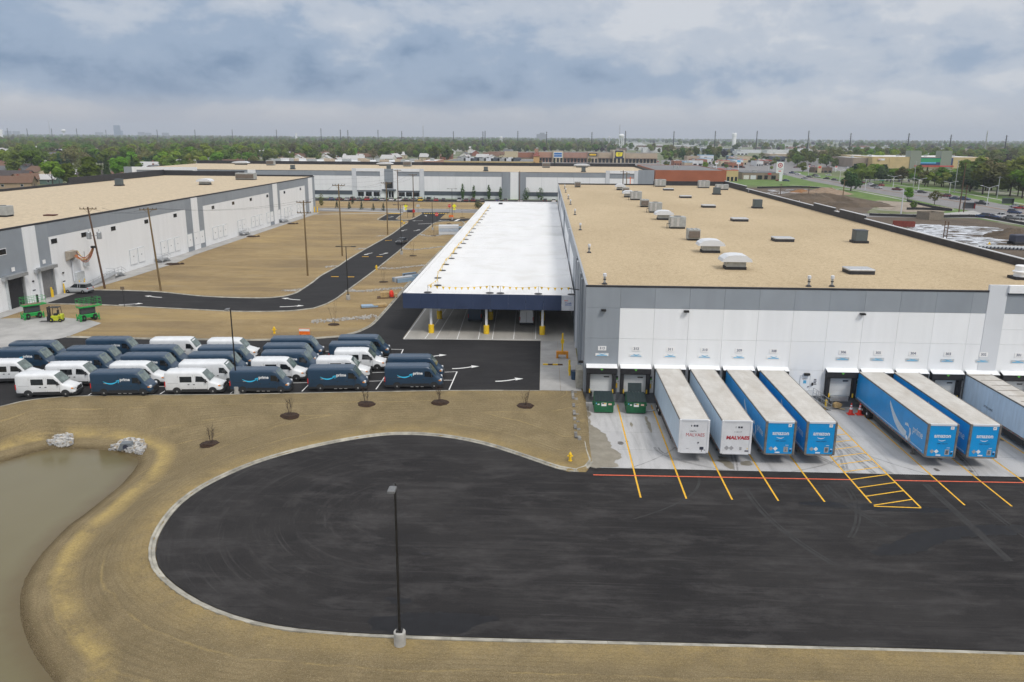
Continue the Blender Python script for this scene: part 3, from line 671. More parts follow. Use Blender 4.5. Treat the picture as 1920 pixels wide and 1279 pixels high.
# street, walks and the far car park
struct(MB().sheet([(-700, 291), (400, 291), (400, 305), (-700, 305)], 1.19).build('street', ROADG))
kerb('street_kerb', [(-84, 305.1), (0, 305.1)], 1.17, sec=8, side=-1, gut=0, h=0.12, w=0.4)
struct(MB().sheet([(-170, 338.5), (72, 338.5), (72, 353), (-170, 353)], 1.19).build('car_park', ASPH_N))
kerb('car_park_kerb', [(-100, 338.4), (6, 338.4)], 1.17, sec=8, side=1, gut=0, h=0.12, w=0.4)
struct(MB().sheet([(-170, 353.2), (72, 353.2), (72, 354.4), (-170, 354.4)], 1.2).build('front_walk', LCONC))
struct(MB().sheet([(-170, 354.4), (72, 354.4), (72, 357.7), (-170, 357.7)], 1.185).build('front_verge', GREEN))
struct(MB().sheet(A([(598, 391.4), (660, 393.6), (756, 398), (756, 399.8), (660, 395.2), (598, 392.8)]), 1.2).build('side_walk', LCONC))
struct(MB().sheet(A([(590, 401.5), (640, 400.7), (722, 399.6), (722, 400.4), (640, 401.5), (590, 402.3)]), 1.2).build('side_walk', LCONC))
struct(MB().sheet(A([(-60, 600), (100, 593.5), (168, 600), (190, 606), (166, 616), (125, 632), (60, 645), (-140, 668)]), 1.198).build('concrete_pad', LCONC))
struct(MB().sheet([(-83.4, 110), (-80.9, 110), (-80.9, 132), (-79.6, 150), (-79.0, 168), (-80.2, 180), (-80.2, 286), (-83.4, 286)], 1.205).build('warehouse_walk', LCONC))
# ------------------------------------------------------------------ main warehouse
q = newmat('gravel_roof'); p = q.pos()
a = q.noise(p, 1.9, 3, 0.8); g2 = q.noise(p, 7.0, 2, 0.8); big = q.noise(q.map(p, (1, 0.5, 1)), 0.06, 6, 0.6)
c = q.mx(q.mr(big, 0.35, 0.65), (0.415, 0.322, 0.196), (0.50, 0.396, 0.25))
c = q.mx(q.ma('MULTIPLY', q.mr(a, 0.47, 0.68), 0.6), c, (0.30, 0.22, 0.125))
c = q.mx(q.ma('MULTIPLY', q.mr(g2, 0.50, 0.72), 0.5), c, (0.70, 0.585, 0.40))
c = q.mx(q.ma('MULTIPLY', q.mr(g2, 0.46, 0.26), 0.5), c, (0.20, 0.14, 0.08))
q.l(c, q.b.inputs['Base Color']); q.b.inputs['Roughness'].default_value = 0.95; q.bump(a, 0.5, 0.05)
GRAVEL = q.m
q = newmat('white_membrane'); p = q.pos()
c = q.mx(q.mr(q.noise(q.map(p, (0.3, 0.05, 1)), 1.0, 6, 0.6), 0.35, 0.7), (0.74, 0.745, 0.75), (0.80, 0.805, 0.81))
c = q.mx(q.ma('MULTIPLY', q.mr(q.noise(p, 0.16, 6, 0.65), 0.50, 0.72), 0.5), c, (0.58, 0.57, 0.53))
q.l(c, q.b.inputs['Base Color']); q.b.inputs['Roughness'].default_value = 0.5
TPO = q.m
DOCKB = mat('dock_wall_grey', (0.16, 0.175, 0.195), 0.8, var=0.2, scale=0.8, detail=6)
SEAM = mat('joint_grey', (0.24, 0.25, 0.26), 0.8)  # SEAM: even grey for the door gaps of the white vans
DOORP = mat('dock_door_white', (0.60, 0.615, 0.62), 0.5, var=0.06, scale=0.7)
SIGNW = mat('sign_white', (0.82, 0.82, 0.82), 0.5, var=0.02); INK = mat('sign_ink', (0.03, 0.035, 0.06), 0.6)
SIGNB = mat('sign_blue', (0.10, 0.42, 0.68), 0.5); SIGNG = mat('sign_grey', (0.50, 0.53, 0.55), 0.6)
GREENM = mat('marker_green', (0.14, 0.62, 0.06), 0.5)
NAVY = mat('navy_fascia', (0.036, 0.055, 0.115), 0.45, 0.1, var=0.08, scale=0.4)
MX0, MX1, MY0, MY1, MZ = 4.6, 59.6, 83.1, 270.0, 12.85
wh = empty('warehouse', (MX0, MY0, 0), 0, 'huge grey and white warehouse with a gravel roof and a row of numbered loading docks', 'warehouse')
W = lambda mb, name, mt, **k: mb.build(name, mt, wh, loc=(-MX0, -MY0, 0), **k)     # built in world figures, hung on the building
W(MB().box(MX0 + 0.14, MY0 + 0.16, -0.3, MX1 - 0.1, MY1, 12.70), 'wall', GREY_P)
W(MB().sheet([(MX0 + 0.1, MY0 + 0.1), (MX1, MY0 + 0.1), (MX1, MY1 - 0.1), (MX0 + 0.1, MY1 - 0.1)], 12.78), 'roof', GRAVEL)
W(MB().box(MX0 - 0.03, MY0 - 0.03, 12.74, 46.2, MY0 + 0.22, 12.92), 'coping', MEMB)
W(MB().box(MX0 - 0.03, MY0 + 0.23, 12.74, MX0 + 0.2, MY1, 12.90), 'coping', STEEL)
W(MB().box(MX0, MY1 - 0.3, 12.74, 36, MY1 + 0.02, 13.2), 'parapet', MEMB)
W(MB().box(36.01, MY1 - 0.3, 12.74, MX1 - 0.31, MY1 + 0.02, 14.2), 'parapet', MEMB)
for (y0, y1, h) in ((83.3, 151, 0.95), (151.01, 164, 1.55), (164.01, 167, 0.95), (167.01, 180, 1.55), (180.01, 241, 0.95), (241.01, MY1, 1.6)):
 W(MB().box(MX1 - 0.3, y0, 12.74, MX1, y1, 12.78 + h), 'parapet', MEMB)
 W(MB().box(MX1 - 0.34, y0, 12.78 + h + 0.002, MX1 + 0.04, y1, 12.78 + h + 0.10), 'parapet_cap', LGREY_P)
cols = [4.62 + 3.635 * i for i in range(12)]; cols[-1] = 44.62; cols.append(46.2)
rows = ((1.15, 4.02), (4.02, 7.18), (7.18, 10.50), (10.50, 12.74))
g = 0.009
GREY_V = [GREY_P, mat('grey_paint_b', (0.28, 0.31, 0.345), 0.6, var=0.05, scale=0.3), mat('grey_paint_c', (0.26, 0.29, 0.325), 0.6, var=0.05, scale=0.3)]
WHITE_V = [WHITE_P, mat('white_paint_b', (0.80, 0.815, 0.835), 0.55, var=0.03, scale=0.7, detail=6, stretch=(1.3, 1.3, 0.1)), mat('white_paint_c', (0.82, 0.835, 0.85), 0.55, var=0.03, scale=0.7, detail=6, stretch=(1.1, 1.1, 0.1))]
for i in range(12):
 for j, (z0, z1) in enumerate(rows):
  mt_ = (GREY_V if (i == 0 or j == 3) else WHITE_V)[(i * 5 + j * 3) % 3]
  if i == 11 and j < 3: mt_ = WHITE_V[1]
  W(MB().box(cols[i] + g, MY0, z0 + g, cols[i + 1] - g, MY0 + 0.155, z1 - g), 'panel', mt_)
 W(MB().box(cols[i] + g, MY0 - 0.02, -0.3, cols[i + 1] - g, MY0 + 0.155, 1.15 - g), 'base_panel', DOCKB)
W(MB().box(4.0 + 0.62, MY0 + 0.1, 0, 46.2, MY0 + 0.158, 12.7), 'panel_backing', mat('sealant_grey', (0.42, 0.435, 0.45), 0.8))
# end bay with its tall white portal
W(MB().box(46.2, MY0 - 0.04, 4.4, 48.05, MY0 + 0.3, 13.50), 'portal_pier', LGREY_P); W(MB().box(46.2, MY0, 1.15, 48.05, MY0 + 0.155, 4.38), 'panel', WHITE_P); W(MB().box(46.2, MY0 - 0.02, -0.3, 48.05, MY0 + 0.155, 1.13), 'base_panel', DOCKB)
W(MB().box(48.06, MY0 - 0.30, 12.72, 60.0, MY0 + 0.3, 13.50), 'portal_beam', WHITE_P)
W(MB().box(48.06, MY0 - 0.02, 10.52, 60, MY0 + 0.155, 12.70), 'panel', GREY_P)
W(MB().box(48.06, MY0 - 0.16, 12.50, 60, MY0 - 0.03, 12.71), 'portal_soffit', DGREY_P)
xs_ = [48.07, 51.7, 55.3, 60.0]
for x0, x1 in zip(xs_[:-1], xs_[1:]):
 for (z0, z1) in ((1.15, 4.02), (4.02, 7.18), (7.18, 8.8), (8.8, 10.5)): W(MB().box(x0 + g, MY0, z0 + g, x1 - g, MY0 + 0.155, z1 - g), 'panel', WHITE_V[int(x0) % 3])
 W(MB().box(x0 + g, MY0 - 0.02, -0.3, x1 - g, MY0 + 0.155, 1.15 - g), 'base_panel', DOCKB)
# long west wall above the canopy
ys_ = [83.27 + 9.33 * i for i in range(21)]
for i in range(20):
 y0, y1 = ys_[i], min(MY1, ys_[i + 1])
 W(MB().box(MX0, y0 + g, 10.5 + g, MX0 + 0.135, y1 - g, 12.72), 'panel', GREY_V[i % 3])
 W(MB().box(MX0, y0 + g, 1.0, MX0 + 0.135, y1 - g, 10.5 - g), 'panel', GREY_P if i < 3 or i % 7 in (3,) else WHITE_V[i % 3])
for y in (88.6, 92.4, 101.5, 104.7, 139, 176, 213, 240):
 W(MB().box(MX0 - 0.22, y, 1.0, MX0 - 0.01, y + 1.1, 12.6), 'pilaster', LGREY_P if int(y) % 2 else GREY_P)
# lamps on the wall
for x in (6.5, 15.2, 33.5, 51.6):
 W(MB().cbox(x, MY0 - 0.25, 10.3, 0.5, 0.45, 0.18), 'wall_lamp', BRONZE)
def front(x, z, y=MY0): return lambda u, v: (x + u, y, z + v)
def dock(i, num, trailer):
 x = 6.5 + 3.645 * i
 d = W(MB().box(x - 1.18, MY0 - 0.05, 1.30, x + 1.18, MY0 - 0.02, 3.45), 'dock_door', DOORP)
 loc = (0, 0, 0)
 S = lambda mb, name, mt: mb.build(name, mt, d)
 y = MY0
 for zz in (1.83, 2.37, 2.91): S(MB().box(x - 1.17, y - 0.056, zz, x + 1.17, y - 0.051, zz + 0.02), 'door_joint', SIGNG)
 S(MB().box(x + 0.28, y - 0.07, 2.84, x + 0.86, y - 0.057, 2.98), 'door_window', GLASS)
 for s in (-1, 1):
  S(MB().prism([(x + s * 1.19, y), (x + s * 1.60, y), (x + s * 1.58, y - 0.55), (x + s * 1.24, y - 0.60)][::(1 if s < 0 else -1)], 1.14, 3.55), 'side_pad', BLACK)
  S(MB().box(x + s * 1.24 - 0.06, y - 0.68, 1.25, x + s * 1.24 + 0.06, y - 0.61, 1.68), 'guide_stripe', YEL)
  S(MB().box(x + s * 0.98 - 0.14, y - 0.28, 0.78, x + s * 0.98 + 0.14, y - 0.03, 1.2), 'bumper', BLACK)
 S(MB().prism([(y, 3.42), (y - 0.62, 3.36), (y - 0.68, 3.46), (y - 0.68, 4.02), (y, 4.26)], x - 1.62, x + 1.62, 'x'), 'head_pad', BLACK)
 S(MB().prism([(y, 4.265), (y - 0.76, 4.05), (y - 0.76, 4.09), (y, 4.34)], x - 1.66, x + 1.66, 'x'), 'rain_hood', WHITE_P)
 S(MB().prism([(x - 0.17, 3.96), (x + 0.17, 3.96), (x, 3.78)], y - 0.70, y - 0.682, 'y'), 'arrow_marker', GREENM)
 S(MB().box(x - 0.95, y - 0.42, 0.72, x + 0.95, y - 0.03, 1.24), 'dock_leveller', STEEL)
 S(MB().box(x - 0.44, y - 0.05, 5.84, x + 0.44, y - 0.02, 6.32), 'number_plate', SIGNW)
 t = MB(); lettering(t, str(num), front(x, 6.08, y - 0.055), 0.38, 0.010); S(t, 'dock_number', mat('number_ink', (0.10, 0.12, 0.18), 0.6))
 S(MB().box(x - 0.70, y - 0.05, 5.22, x + 0.70, y - 0.02, 5.52), 'pictogram_plate', SIGNW if i < 6 else SIGNG)
 t = MB(); t.prism([(x - 0.62, 5.25), (x + 0.62, 5.25), (x + 0.5, 5.33), (x - 0.5, 5.33)], y - 0.058, y - 0.052, 'y')
 t.prism([(x - 0.36, 5.49), (x - 0.20, 5.49), (x, 5.42), (x + 0.16, 5.44), (x + 0.30, 5.50), (x + 0.40, 5.48), (x + 0.1, 5.36), (x - 0.08, 5.36)], y - 0.066, y - 0.059, 'y'); S(t, 'pictogram', SIGNB)
 # control post beside the door
 S(MB().box(x + 1.66, y - 0.10, 2.62, x + 1.82, y - 0.02, 3.0), 'signal_lamp', BLACK)
 S(MB().box(x + 1.68, y - 0.115, 2.64, x + 1.80, y - 0.101, 2.78), 'signal_lens', GREENM)
 S(MB().box(x + 1.66, y - 0.06, 2.26, x + 1.98, y - 0.02, 2.56), 'small_sign', SIGNW)
 t = MB(); lettering(t, str(num), front(x + 1.82, 2.42, y - 0.066), 0.15, 0.004); S(t, 'small_number', INK)
 S(MB().box(x + 1.62, y - 0.06, 1.66, x + 1.78, y - 0.02, 2.18), 'warning_plate', YEL)
 S(MB().box(x + 1.81, y - 0.06, 1.66, x + 2.0, y - 0.02, 2.18), 'warning_plate', SIGNW)
 return d
for i, num in ((0, 313), (1, 312), (2, 311), (3, 310), (4, 309), (5, 308), (7, 306), (8, 305), (9, 304), (10, 303), (11, 302), (12, 301)): dock(i, num, False)
# staff door with stairs between two docks
xd = 28.3; y = MY0
d = W(MB().box(xd - 0.5, y - 0.05, 1.2, xd + 0.5, y - 0.02, 3.35), 'staff_door', WHITE_V[1])
MB().box(xd - 0.56, y - 0.018, 1.2, xd + 0.56, y - 0.004, 3.42).build('door_frame', SIGNG, d)
MB().box(xd + 0.34, y - 0.12, 2.15, xd + 0.44, y - 0.051, 2.25).build('door_handle', BRONZE, d)
MB().box(xd - 0.17, y - 0.06, 2.55, xd + 0.15, y - 0.051, 2.9).build('blue_sign', SIGNB, d)
t = MB(); lettering(t, 'EXIT', front(xd, 3.07, y - 0.056), 0.26, 0.003); t.build('door_sign', INK, d)
t = MB()
for k in range(4): t.box(xd + 0.95, y - 0.035, 2.45 + k * 0.17, xd + 1.25 - 0.05 * (k % 2), y - 0.02, 2.53 + k * 0.17)
t.build('notice', INK, d)
MB().cbox(xd + 0.1, y - 0.2, 3.62, 0.6, 0.3, 0.2).build('door_lamp', BRONZE, d)
MB().cbox(xd + 0.8, y - 0.1, 2.5, 0.16, 0.14, 0.3).build('intercom', BRONZE, d)
stair = W(MB().box(xd - 1.1, y - 1.4, 1.05, xd + 0.9, y - 0.04, 1.15), 'stair_landing', STEEL)
t = MB()
for k in range(6): t.box(xd + 0.9 + k * 0.28, y - 1.4, 0.88 - k * 0.17, xd + 1.2 + k * 0.28, y - 0.35, 0.93 - k * 0.17)
for k in (0, 1): t.prism([(xd + 0.9, 1.1), (xd + 2.6, 0.06), (xd + 2.6, -0.02), (xd + 0.9, 0.92)], y - 1.44 + k * 1.08, y - 1.40 + k * 1.08, 'y')
t.build('stair_flight', STEEL, stair)
t = MB()
for yy in (y - 1.42, y - 0.33):
 for k in range(4): t.tube((xd + 0.9 + k * 0.57, yy, 1.1 - k * 0.34), (xd + 0.9 + k * 0.57, yy, 2.15 - k * 0.34), 0.025)
 for h in (1.05, 0.55): t.tube((xd + 0.9, yy, 1.1 + h), (xd + 2.61, yy, 0.06 + h), 0.025)
for k in range(3): t.tube((xd - 1.1 + k * 1.0, y - 1.38, 1.1), (xd - 1.1 + k * 1.0, y - 1.38, 2.15), 0.025)
for h in (1.05, 0.55): t.tube((xd - 1.1, y - 1.38, 1.1 + h), (xd + 0.9, y - 1.38, 1.1 + h), 0.025); t.tube((xd - 1.1, y - 1.38, 1.1 + h), (xd - 1.1, y - 0.1, 1.1 + h), 0.025)
t.build('handrail', STEEL, stair)
for k, px_ in enumerate(((1483, 712),)): pass
# side door gear at the west corner
W(MB().box(MX0 - 0.75, 84.0, 1.2, MX0 - 0.01, 86.2, 3.3), 'switch_cabinet', mat('putty_paint', (0.30, 0.29, 0.25), 0.6))
W(MB().cbox(MX0 - 0.3, 83.9, 4.3, 0.5, 0.3, 0.22), 'wall_lamp', BRONZE)
W(MB().tube((MX0 - 0.02, 98, 9.6), (MX0 - 1.3, 98, 9.75), 0.06), 'camera_arm', BRONZE)
# ------------------------------------------------------------------ canopy over the loading lanes
CX0, CX1, CY0, CY1, CZ = -19.2, 4.35, 107.2, 262.5, 7.05
cn = empty('canopy', (CX0, CY0, 1.2), 0, 'long white flat roofed canopy with a navy blue edge joined to the warehouse', 'canopy')
CW = lambda mb, name, mt, par=None: mb.build(name, mt, par or cn, loc=(-CX0, -CY0, -1.2) if par is None else None)
CW(MB().box(CX0 + 0.12, CY0 + 0.12, 6.2, CX1, CY1 - 0.1, CZ - 0.02), 'roof_deck', TPO)
for k in range(1, 9):
 y = CY0 + k * (CY1 - CY0) / 9
 CW(MB().box(CX0 + 0.2, y - 0.12, CZ - 0.019, CX1, y + 0.12, CZ + (0.10 if k == 5 else 0.012)), 'membrane_seam', TPO)
CW(MB().box(CX0, CY0 + 0.13, CZ - 0.05, CX0 + 0.5, CY1, CZ + 0.14), 'roof_edge', TPO)
CW(MB().box(CX0, CY1 - 0.45, CZ - 0.05, CX1, CY1 + 0.02, CZ + 0.5), 'end_parapet', TPO)
fx = [CX0 + 2.42 * i for i in range(10)]; fx[-1] = 2.62
for a, b_ in zip(fx[:-1], fx[1:]): CW(MB().box(a + 0.008, CY0 - 0.05, 4.98, b_ - 0.008, CY0 + 0.1, 7.08), 'fascia_panel', NAVY)
for k in range(26):
 y0 = CY0 + 0.13 + k * 5.97; CW(MB().box(CX0 - 0.06, y0 + 0.01, 4.98, CX0 - 0.005, y0 + 5.96, 7.06), 'fascia_panel', NAVY)
wrap = CW(MB().box(2.64, CY0 - 0.06, 4.98, 4.34, CY0 + 0.1, 7.08), 'wrap_panel', mat('house_wrap', (0.66, 0.68, 0.72), 0.5, var=0.1, scale=1.5))
t = MB(); lettering(t, 'Tyvek', front(3.55, 6.02, CY0 - 0.066), 0.36, 0.006); t.box(3.1, CY0 - 0.07, 5.72, 4.0, CY0 - 0.062, 5.80); t.build('wrap_lettering', mat('print_blue', (0.05, 0.13, 0.42), 0.6), wrap)
t = MB(); t.cbox(3.25, CY0 - 0.066, 6.36, 0.5, 0.008, 0.12); t.build('wrap_mark', mat('print_red', (0.75, 0.25, 0.22), 0.6), wrap)
CW(MB().box(CX0 + 0.2, CY0 + 0.3, 5.9, CX1, CY1 - 0.3, 6.15), 'ceiling', mat('soffit_grey', (0.30, 0.30, 0.29), 0.7, var=0.1))
for r_ in range(17):
 yy = 108.6 + r_ * 9.0
 CW(MB().box(CX0 + 0.2, yy - 0.15, 5.3, CX1, yy + 0.15, 5.9), 'roof_beam', WHITE_P)
 if r_ > 8: continue
 for xx in (-15.55, -7.78, 0.06):
  c_ = CW(MB().box(xx - 0.16, yy - 0.16, 1.2, xx + 0.16, yy + 0.16, 5.3), 'column', WHITE_P)
  MB().lathe([(0.40, 0.0), (0.40, 1.18), (0.36, 1.22)], 16, (xx, yy, 1.2)).build('column_guard', YEL, c_)
# warning line round the canopy roof
post = MB().lathe([(0.55, 0.0), (0.55, 0.05), (0.12, 0.07)], 14).build('warning_stand', MEMB); tag(post, 'weighted stand with a thin post holding the yellow pennant line on the canopy roof', 'stand', 'pennant line stands on the canopy roof')
MB().tube((0, 0, 0.06), (0, 0, 1.05), 0.03, 6).build('post', STEEL, post)
zr = CZ + 0.0
def zm7(x, y): return (740 + x / 4.2625, 360 + y / 4.2625)
fr = [(265, 803), (760, 808), (845, 810), (1148, 815), (1418, 820)]
lf = [(345, 747), (345, 688), (382, 628), (410, 580), (455, 532), (478, 492), (515, 447), (550, 412), (570, 380), (595, 348), (613, 323), (633, 295), (655, 270), (672, 247), (690, 222), (706, 200), (722, 177), (740, 150), (757, 130)]
fp = [at(*zm7(*p_), zr) for p_ in fr]; lp = [at(*zm7(*p_), zr) for p_ in lf]
fp = [Vector((min(4.0, max(CX0 + 0.6, p_.x)), max(p_.y, CY0 + 0.6), zr)) for p_ in fp]; lp = [Vector((max(p_.x, CX0 + 0.9), min(p_.y, CY1 - 2), zr)) for p_ in lp]
first = True
for p_ in fp + lp:
 if first: post.location = p_; first = False
 else: copy_tree(post, None, p_)
def pennants(path, label):
 o = empty('pennant_line', path[0], 0, label, 'pennants', 'pennant lines on the canopy roof'); base = path[0]
 rope = MB(); fl = []
 for a, b_ in zip(path[:-1], path[1:]):
  a = a + Vector((0, 0, 1.02)); b_ = b_ + Vector((0, 0, 1.02)); n_ = max(2, int((b_ - a).length / 0.85)); pr = None
  sag = min(0.45, 0.03 * (b_ - a).length)
  for k in range(n_ + 1):
   u = k / n_; c_ = a.lerp(b_, u) - Vector((0, 0, sag * 4 * u * (1 - u))) - base
   if pr is not None: rope.tube(pr, c_, 0.02, 4); fl.append((pr.lerp(c_, 0.5), (c_ - pr).normalized()))
   pr = c_
 rope.build('rope', YEL, o)
 fm = MB().prism([(-0.19, 0.0), (0.19, 0.0), (0.02, -0.42)], -0.012, 0.012, 'y').build('flag', YEL, o)
 for k, (c_, t_) in enumerate(fl):
  f_ = fm if k == 0 else inst(fm, 'flag', o)
  f_.location = c_; f_.rotation_euler = (random.uniform(-0.5, 0.5), 0, math.atan2(t_.y, t_.x) + random.uniform(-0.3, 0.3))
 return o
pennants(fp, 'line of yellow pennants strung along the front edge of the canopy roof')
pennants([fp[0]] + lp, 'line of yellow pennants strung along the far running side of the canopy roof')
unit = empty('roof_hatch', (at(938, 384, zr).x, 258.5, zr), 0, 'small dark hatch at the far end of the white canopy roof', 'hatch'); MB().box(-0.6, -0.6, 0, 0.6, 0.6, 0.5).build('curb', BLACK, unit); MB().box(-0.65, -0.65, 0.505, 0.65, 0.65, 0.58).build('lid', LGREY_P, unit)
# ------------------------------------------------------------------ west warehouse
def onx(px_, py_, X):
 d = fwd * FOC + right * (px_ - 960) + down * (py_ - 639.5); t = X / d.x; return d.y * t, CH + d.z * t
LX0, LX1, LY0, LY1, LZ = -139.0, -83.5, 62.0, 292.0, 13.62
lw = empty('warehouse', (LX1, LY0, 1.2), 0, 'long grey and white warehouse facing the brown lawn with utility poles before it', 'warehouse')
LW = lambda mb, name, mt: mb.build(name, mt, lw, loc=(-LX1, -LY0, -1.2))
LW(MB().box(LX0, LY0, 0.9, LX1 - 0.16, LY1, 13.5), 'wall', GREY_P)
LW(MB().sheet([(LX0 + 0.1, LY0), (LX1 - 0.1, LY0), (LX1 - 0.1, LY1), (LX0 + 0.1, LY1)], 13.55), 'roof', mat('gravel_roof_pale', (0.50, 0.41, 0.285), 0.95, var=0.14, scale=1.2, detail=5, bump=0.3))
LW(MB().box(LX1 - 0.3, LY0, 13.45, LX1 + 0.04, LY1, 13.72), 'coping', MEMB)
LW(MB().box(LX0, LY0, 13.45, LX0 + 0.3, 232, 14.2), 'parapet', MEMB)
LW(MB().box(LX0, 232.01, 13.45, LX0 + 0.3, LY1, 15.6), 'parapet', MEMB)
LW(MB().box(LX0 + 0.31, LY1 - 0.3, 13.45, LX0 + 30, LY1 + 0.02, 15.3), 'parapet', MEMB)
LW(MB().box(LX0 + 30.01, LY1 - 0.3, 13.45, LX1 - 0.31, LY1 + 0.02, 14.1), 'parapet', MEMB)
def lpanel(y0, y1, z0, z1, mt_, name='panel', pr=0.0): return LW(MB().box(LX1 - 0.155, y0 + 0.012, z0 + 0.012, LX1 + pr, y1 - 0.012, z1 - 0.012), name, mt_)
spans = [(62, 83, 'w'), (83, 116.5, 'w'), (116.5, 124.8, 'g'), (124.8, 128.1, 'p'), (128.1, 131.5, 'g'), (131.5, 149.2, 'w'), (149.2, 166.8, 'w'), (166.8, 184.3, 'w'), (184.3, 187.7, 'g'), (187.7, 191, 'p'), (191, 194.2, 'g'), (194.2, 210.3, 'w'), (210.3, 226.4, 'w'), (226.4, 242.4, 'w'), (242.4, 246, 'g'), (246, 250, 'p'), (250, 252.5, 'g'), (252.5, 266.1, 'w'), (266.1, 279.7, 'w'), (279.7, 284, 'g'), (284, 288.6, 'p'), (288.6, 292, 'g')]
for k, (y0, y1, t_) in enumerate(spans):
 if t_ == 'w':
  lpanel(y0, y1, 0.9, 11.1, WHITE_V[k % 3]); lpanel(y0, y1, 11.1, 13.44, GREY_V[k % 3])
 elif t_ == 'g':
  lpanel(y0, y1, 6.4, 13.44, GREY_V[k % 3]); lpanel(y0, y1, 0.9, 6.4, WHITE_V[1] if y0 < 130 else GREY_V[k % 3])
 else: lpanel(y0, y1, 0.9, 13.44, WHITE_V[0], 'pier_panel', 0.12)
for px_, py_ in ((4, 472), (101, 452), (157, 440), (212, 428), (274, 415), (328, 404), (399, 388), (437, 381), (470, 374), (501, 368), (533, 360.5), (563, 354.5)):
 yy, zz = onx(px_, py_, LX1)
 w_ = LW(MB().box(LX1 + 0.005, yy - 0.95, 9.75, LX1 + 0.03, yy + 0.95, 10.75), 'window', WHITE_V[1])
 MB().box(LX1 + 0.031, yy - 0.85, 9.84, LX1 + 0.04, yy + 0.85, 10.66).build('pane', GLASS, w_)
def flushdoor(px_, py_, w=2.5, h=2.9):
 yy, zz = onx(px_, py_, LX1); grey = 184.5 < yy < 187.5 or 191 < yy < 194 or 242.5 < yy < 246 or 250 < yy < 252.4
 d_ = LW(MB().box(LX1 + 0.13, yy - w / 2, 2.35, LX1 + 0.15, yy + w / 2, 2.35 + h), 'knockout_door', WHITE_V[k % 3])
 MB().box(LX1 + 0.005, yy - w / 2 - 0.09, 2.26, LX1 + 0.129, yy + w / 2 + 0.09, 2.35 + h + 0.09).build('door_frame', SIGNG, d_)  # grey rim colours in the thin shadow line round the door
 MB().cbox(LX1 + 0.16, yy, 3.9, 0.02, 0.22, 0.22).build('door_mark', INK, d_)
def z5(x, y): return (x / 4.8, 360 + y / 4.8)
def z6(x, y): return (380 + x / 4.8, 360 + y / 4.8)
for x, y in ((1198, 585), (1270, 565), (1473, 507), (1535, 488), (1595, 470), (1708, 440), (1765, 420), (1817, 410)): flushdoor(*z5(x, y))
for x, y in ((111, 375), (158, 362), (203, 350), (331, 300), (371, 287), (452, 275), (486, 262), (523, 255), (590, 235), (622, 225), (685, 205), (748, 190), (777, 180), (805, 172), (860, 160), (886, 152), (910, 145)): flushdoor(*z6(x, y))
def rolldoor(yy, open_dark, z1=6.0, w=3.7):
 d_ = LW(MB().box(LX1 + 0.01, yy - w / 2, 1.2, LX1 + 0.03, yy + w / 2, z1), 'doorway_shade', BLACK if open_dark else mat('door_dusk', (0.20, 0.20, 0.20), 0.7))  # flat dark sheet stands for the unlit inside of the doorway
 MB().box(LX1 + 0.02, yy - w / 2 - 0.5, z1, LX1 + 0.95, yy + w / 2 + 0.5, z1 + 0.55).build('door_hood', STEEL, d_)
 for s in (-1, 1): MB().box(LX1 + 0.02, yy + s * (w / 2 + 0.2) - 0.16, 1.2, LX1 + 0.28, yy + s * (w / 2 + 0.2) + 0.16, z1).build('door_guide', STEEL if s > 0 else SIGNG, d_)
 MB().box(LX1 + 0.14, yy - 0.4, z1 + 0.95, LX1 + 0.17, yy + 0.4, z1 + 1.6).build('number_plate', SIGNW, d_)
 MB().box(LX1 + 0.13, yy - 3.0, z1 - 0.2, LX1 + 0.7, yy - 2.5, z1 + 0.4).build('wall_lamp', STEEL, d_)
rolldoor(121.2, True); rolldoor(129.2, False)
for yy, lab in ((125.6, 0), (134.0, 0), (113.8, 0)):
 d_ = LW(MB().box(LX1 + 0.13, yy - 0.5, 1.3, LX1 + 0.15, yy + 0.5, 3.5), 'staff_door', WHITE_V[2]); MB().cbox(LX1 + 0.2, yy, 4.6, 0.18, 0.3, 0.24).build('door_lamp', BRONZE, d_); MB().box(LX1 + 0.151, yy - 0.35, 3.0, LX1 + 0.165, yy + 0.35, 3.2).build('door_sign', INK, d_)
# power entry: cabinet, duct, meter
yy, zz = onx(128, 473, LX1); LW(MB().prism([(LX1 + 0.13, 8.1), (LX1 + 1.0, 8.0), (LX1 + 1.0, 6.9), (LX1 + 0.13, 6.4)], yy - 1.2, yy + 1.2, 'y'), 'cable_head', mat('weathered_tan', (0.33, 0.29, 0.24), 0.7)); ENTRY = Vector((LX1 + 1.0, yy + 0.4, 7.6))
LW(MB().box(LX1 + 0.13, yy + 0.3, 2.6, LX1 + 0.4, yy + 2.6, 6.35), 'cable_duct', LGREY_P); LW(MB().box(LX1 + 0.13, yy + 0.4, 2.3, LX1 + 0.75, yy + 2.9, 4.1), 'meter_box', SIGNG)
LW(MB().box(LX1 + 0.13, yy + 4.0, 4.6, LX1 + 0.5, yy + 5.2, 5.7), 'meter_box', SIGNG); LW(MB().tube((LX1 + 0.25, yy + 4.4, 5.7), (LX1 + 0.25, yy + 4.4, 7.4), 0.06), 'conduit', STEEL)
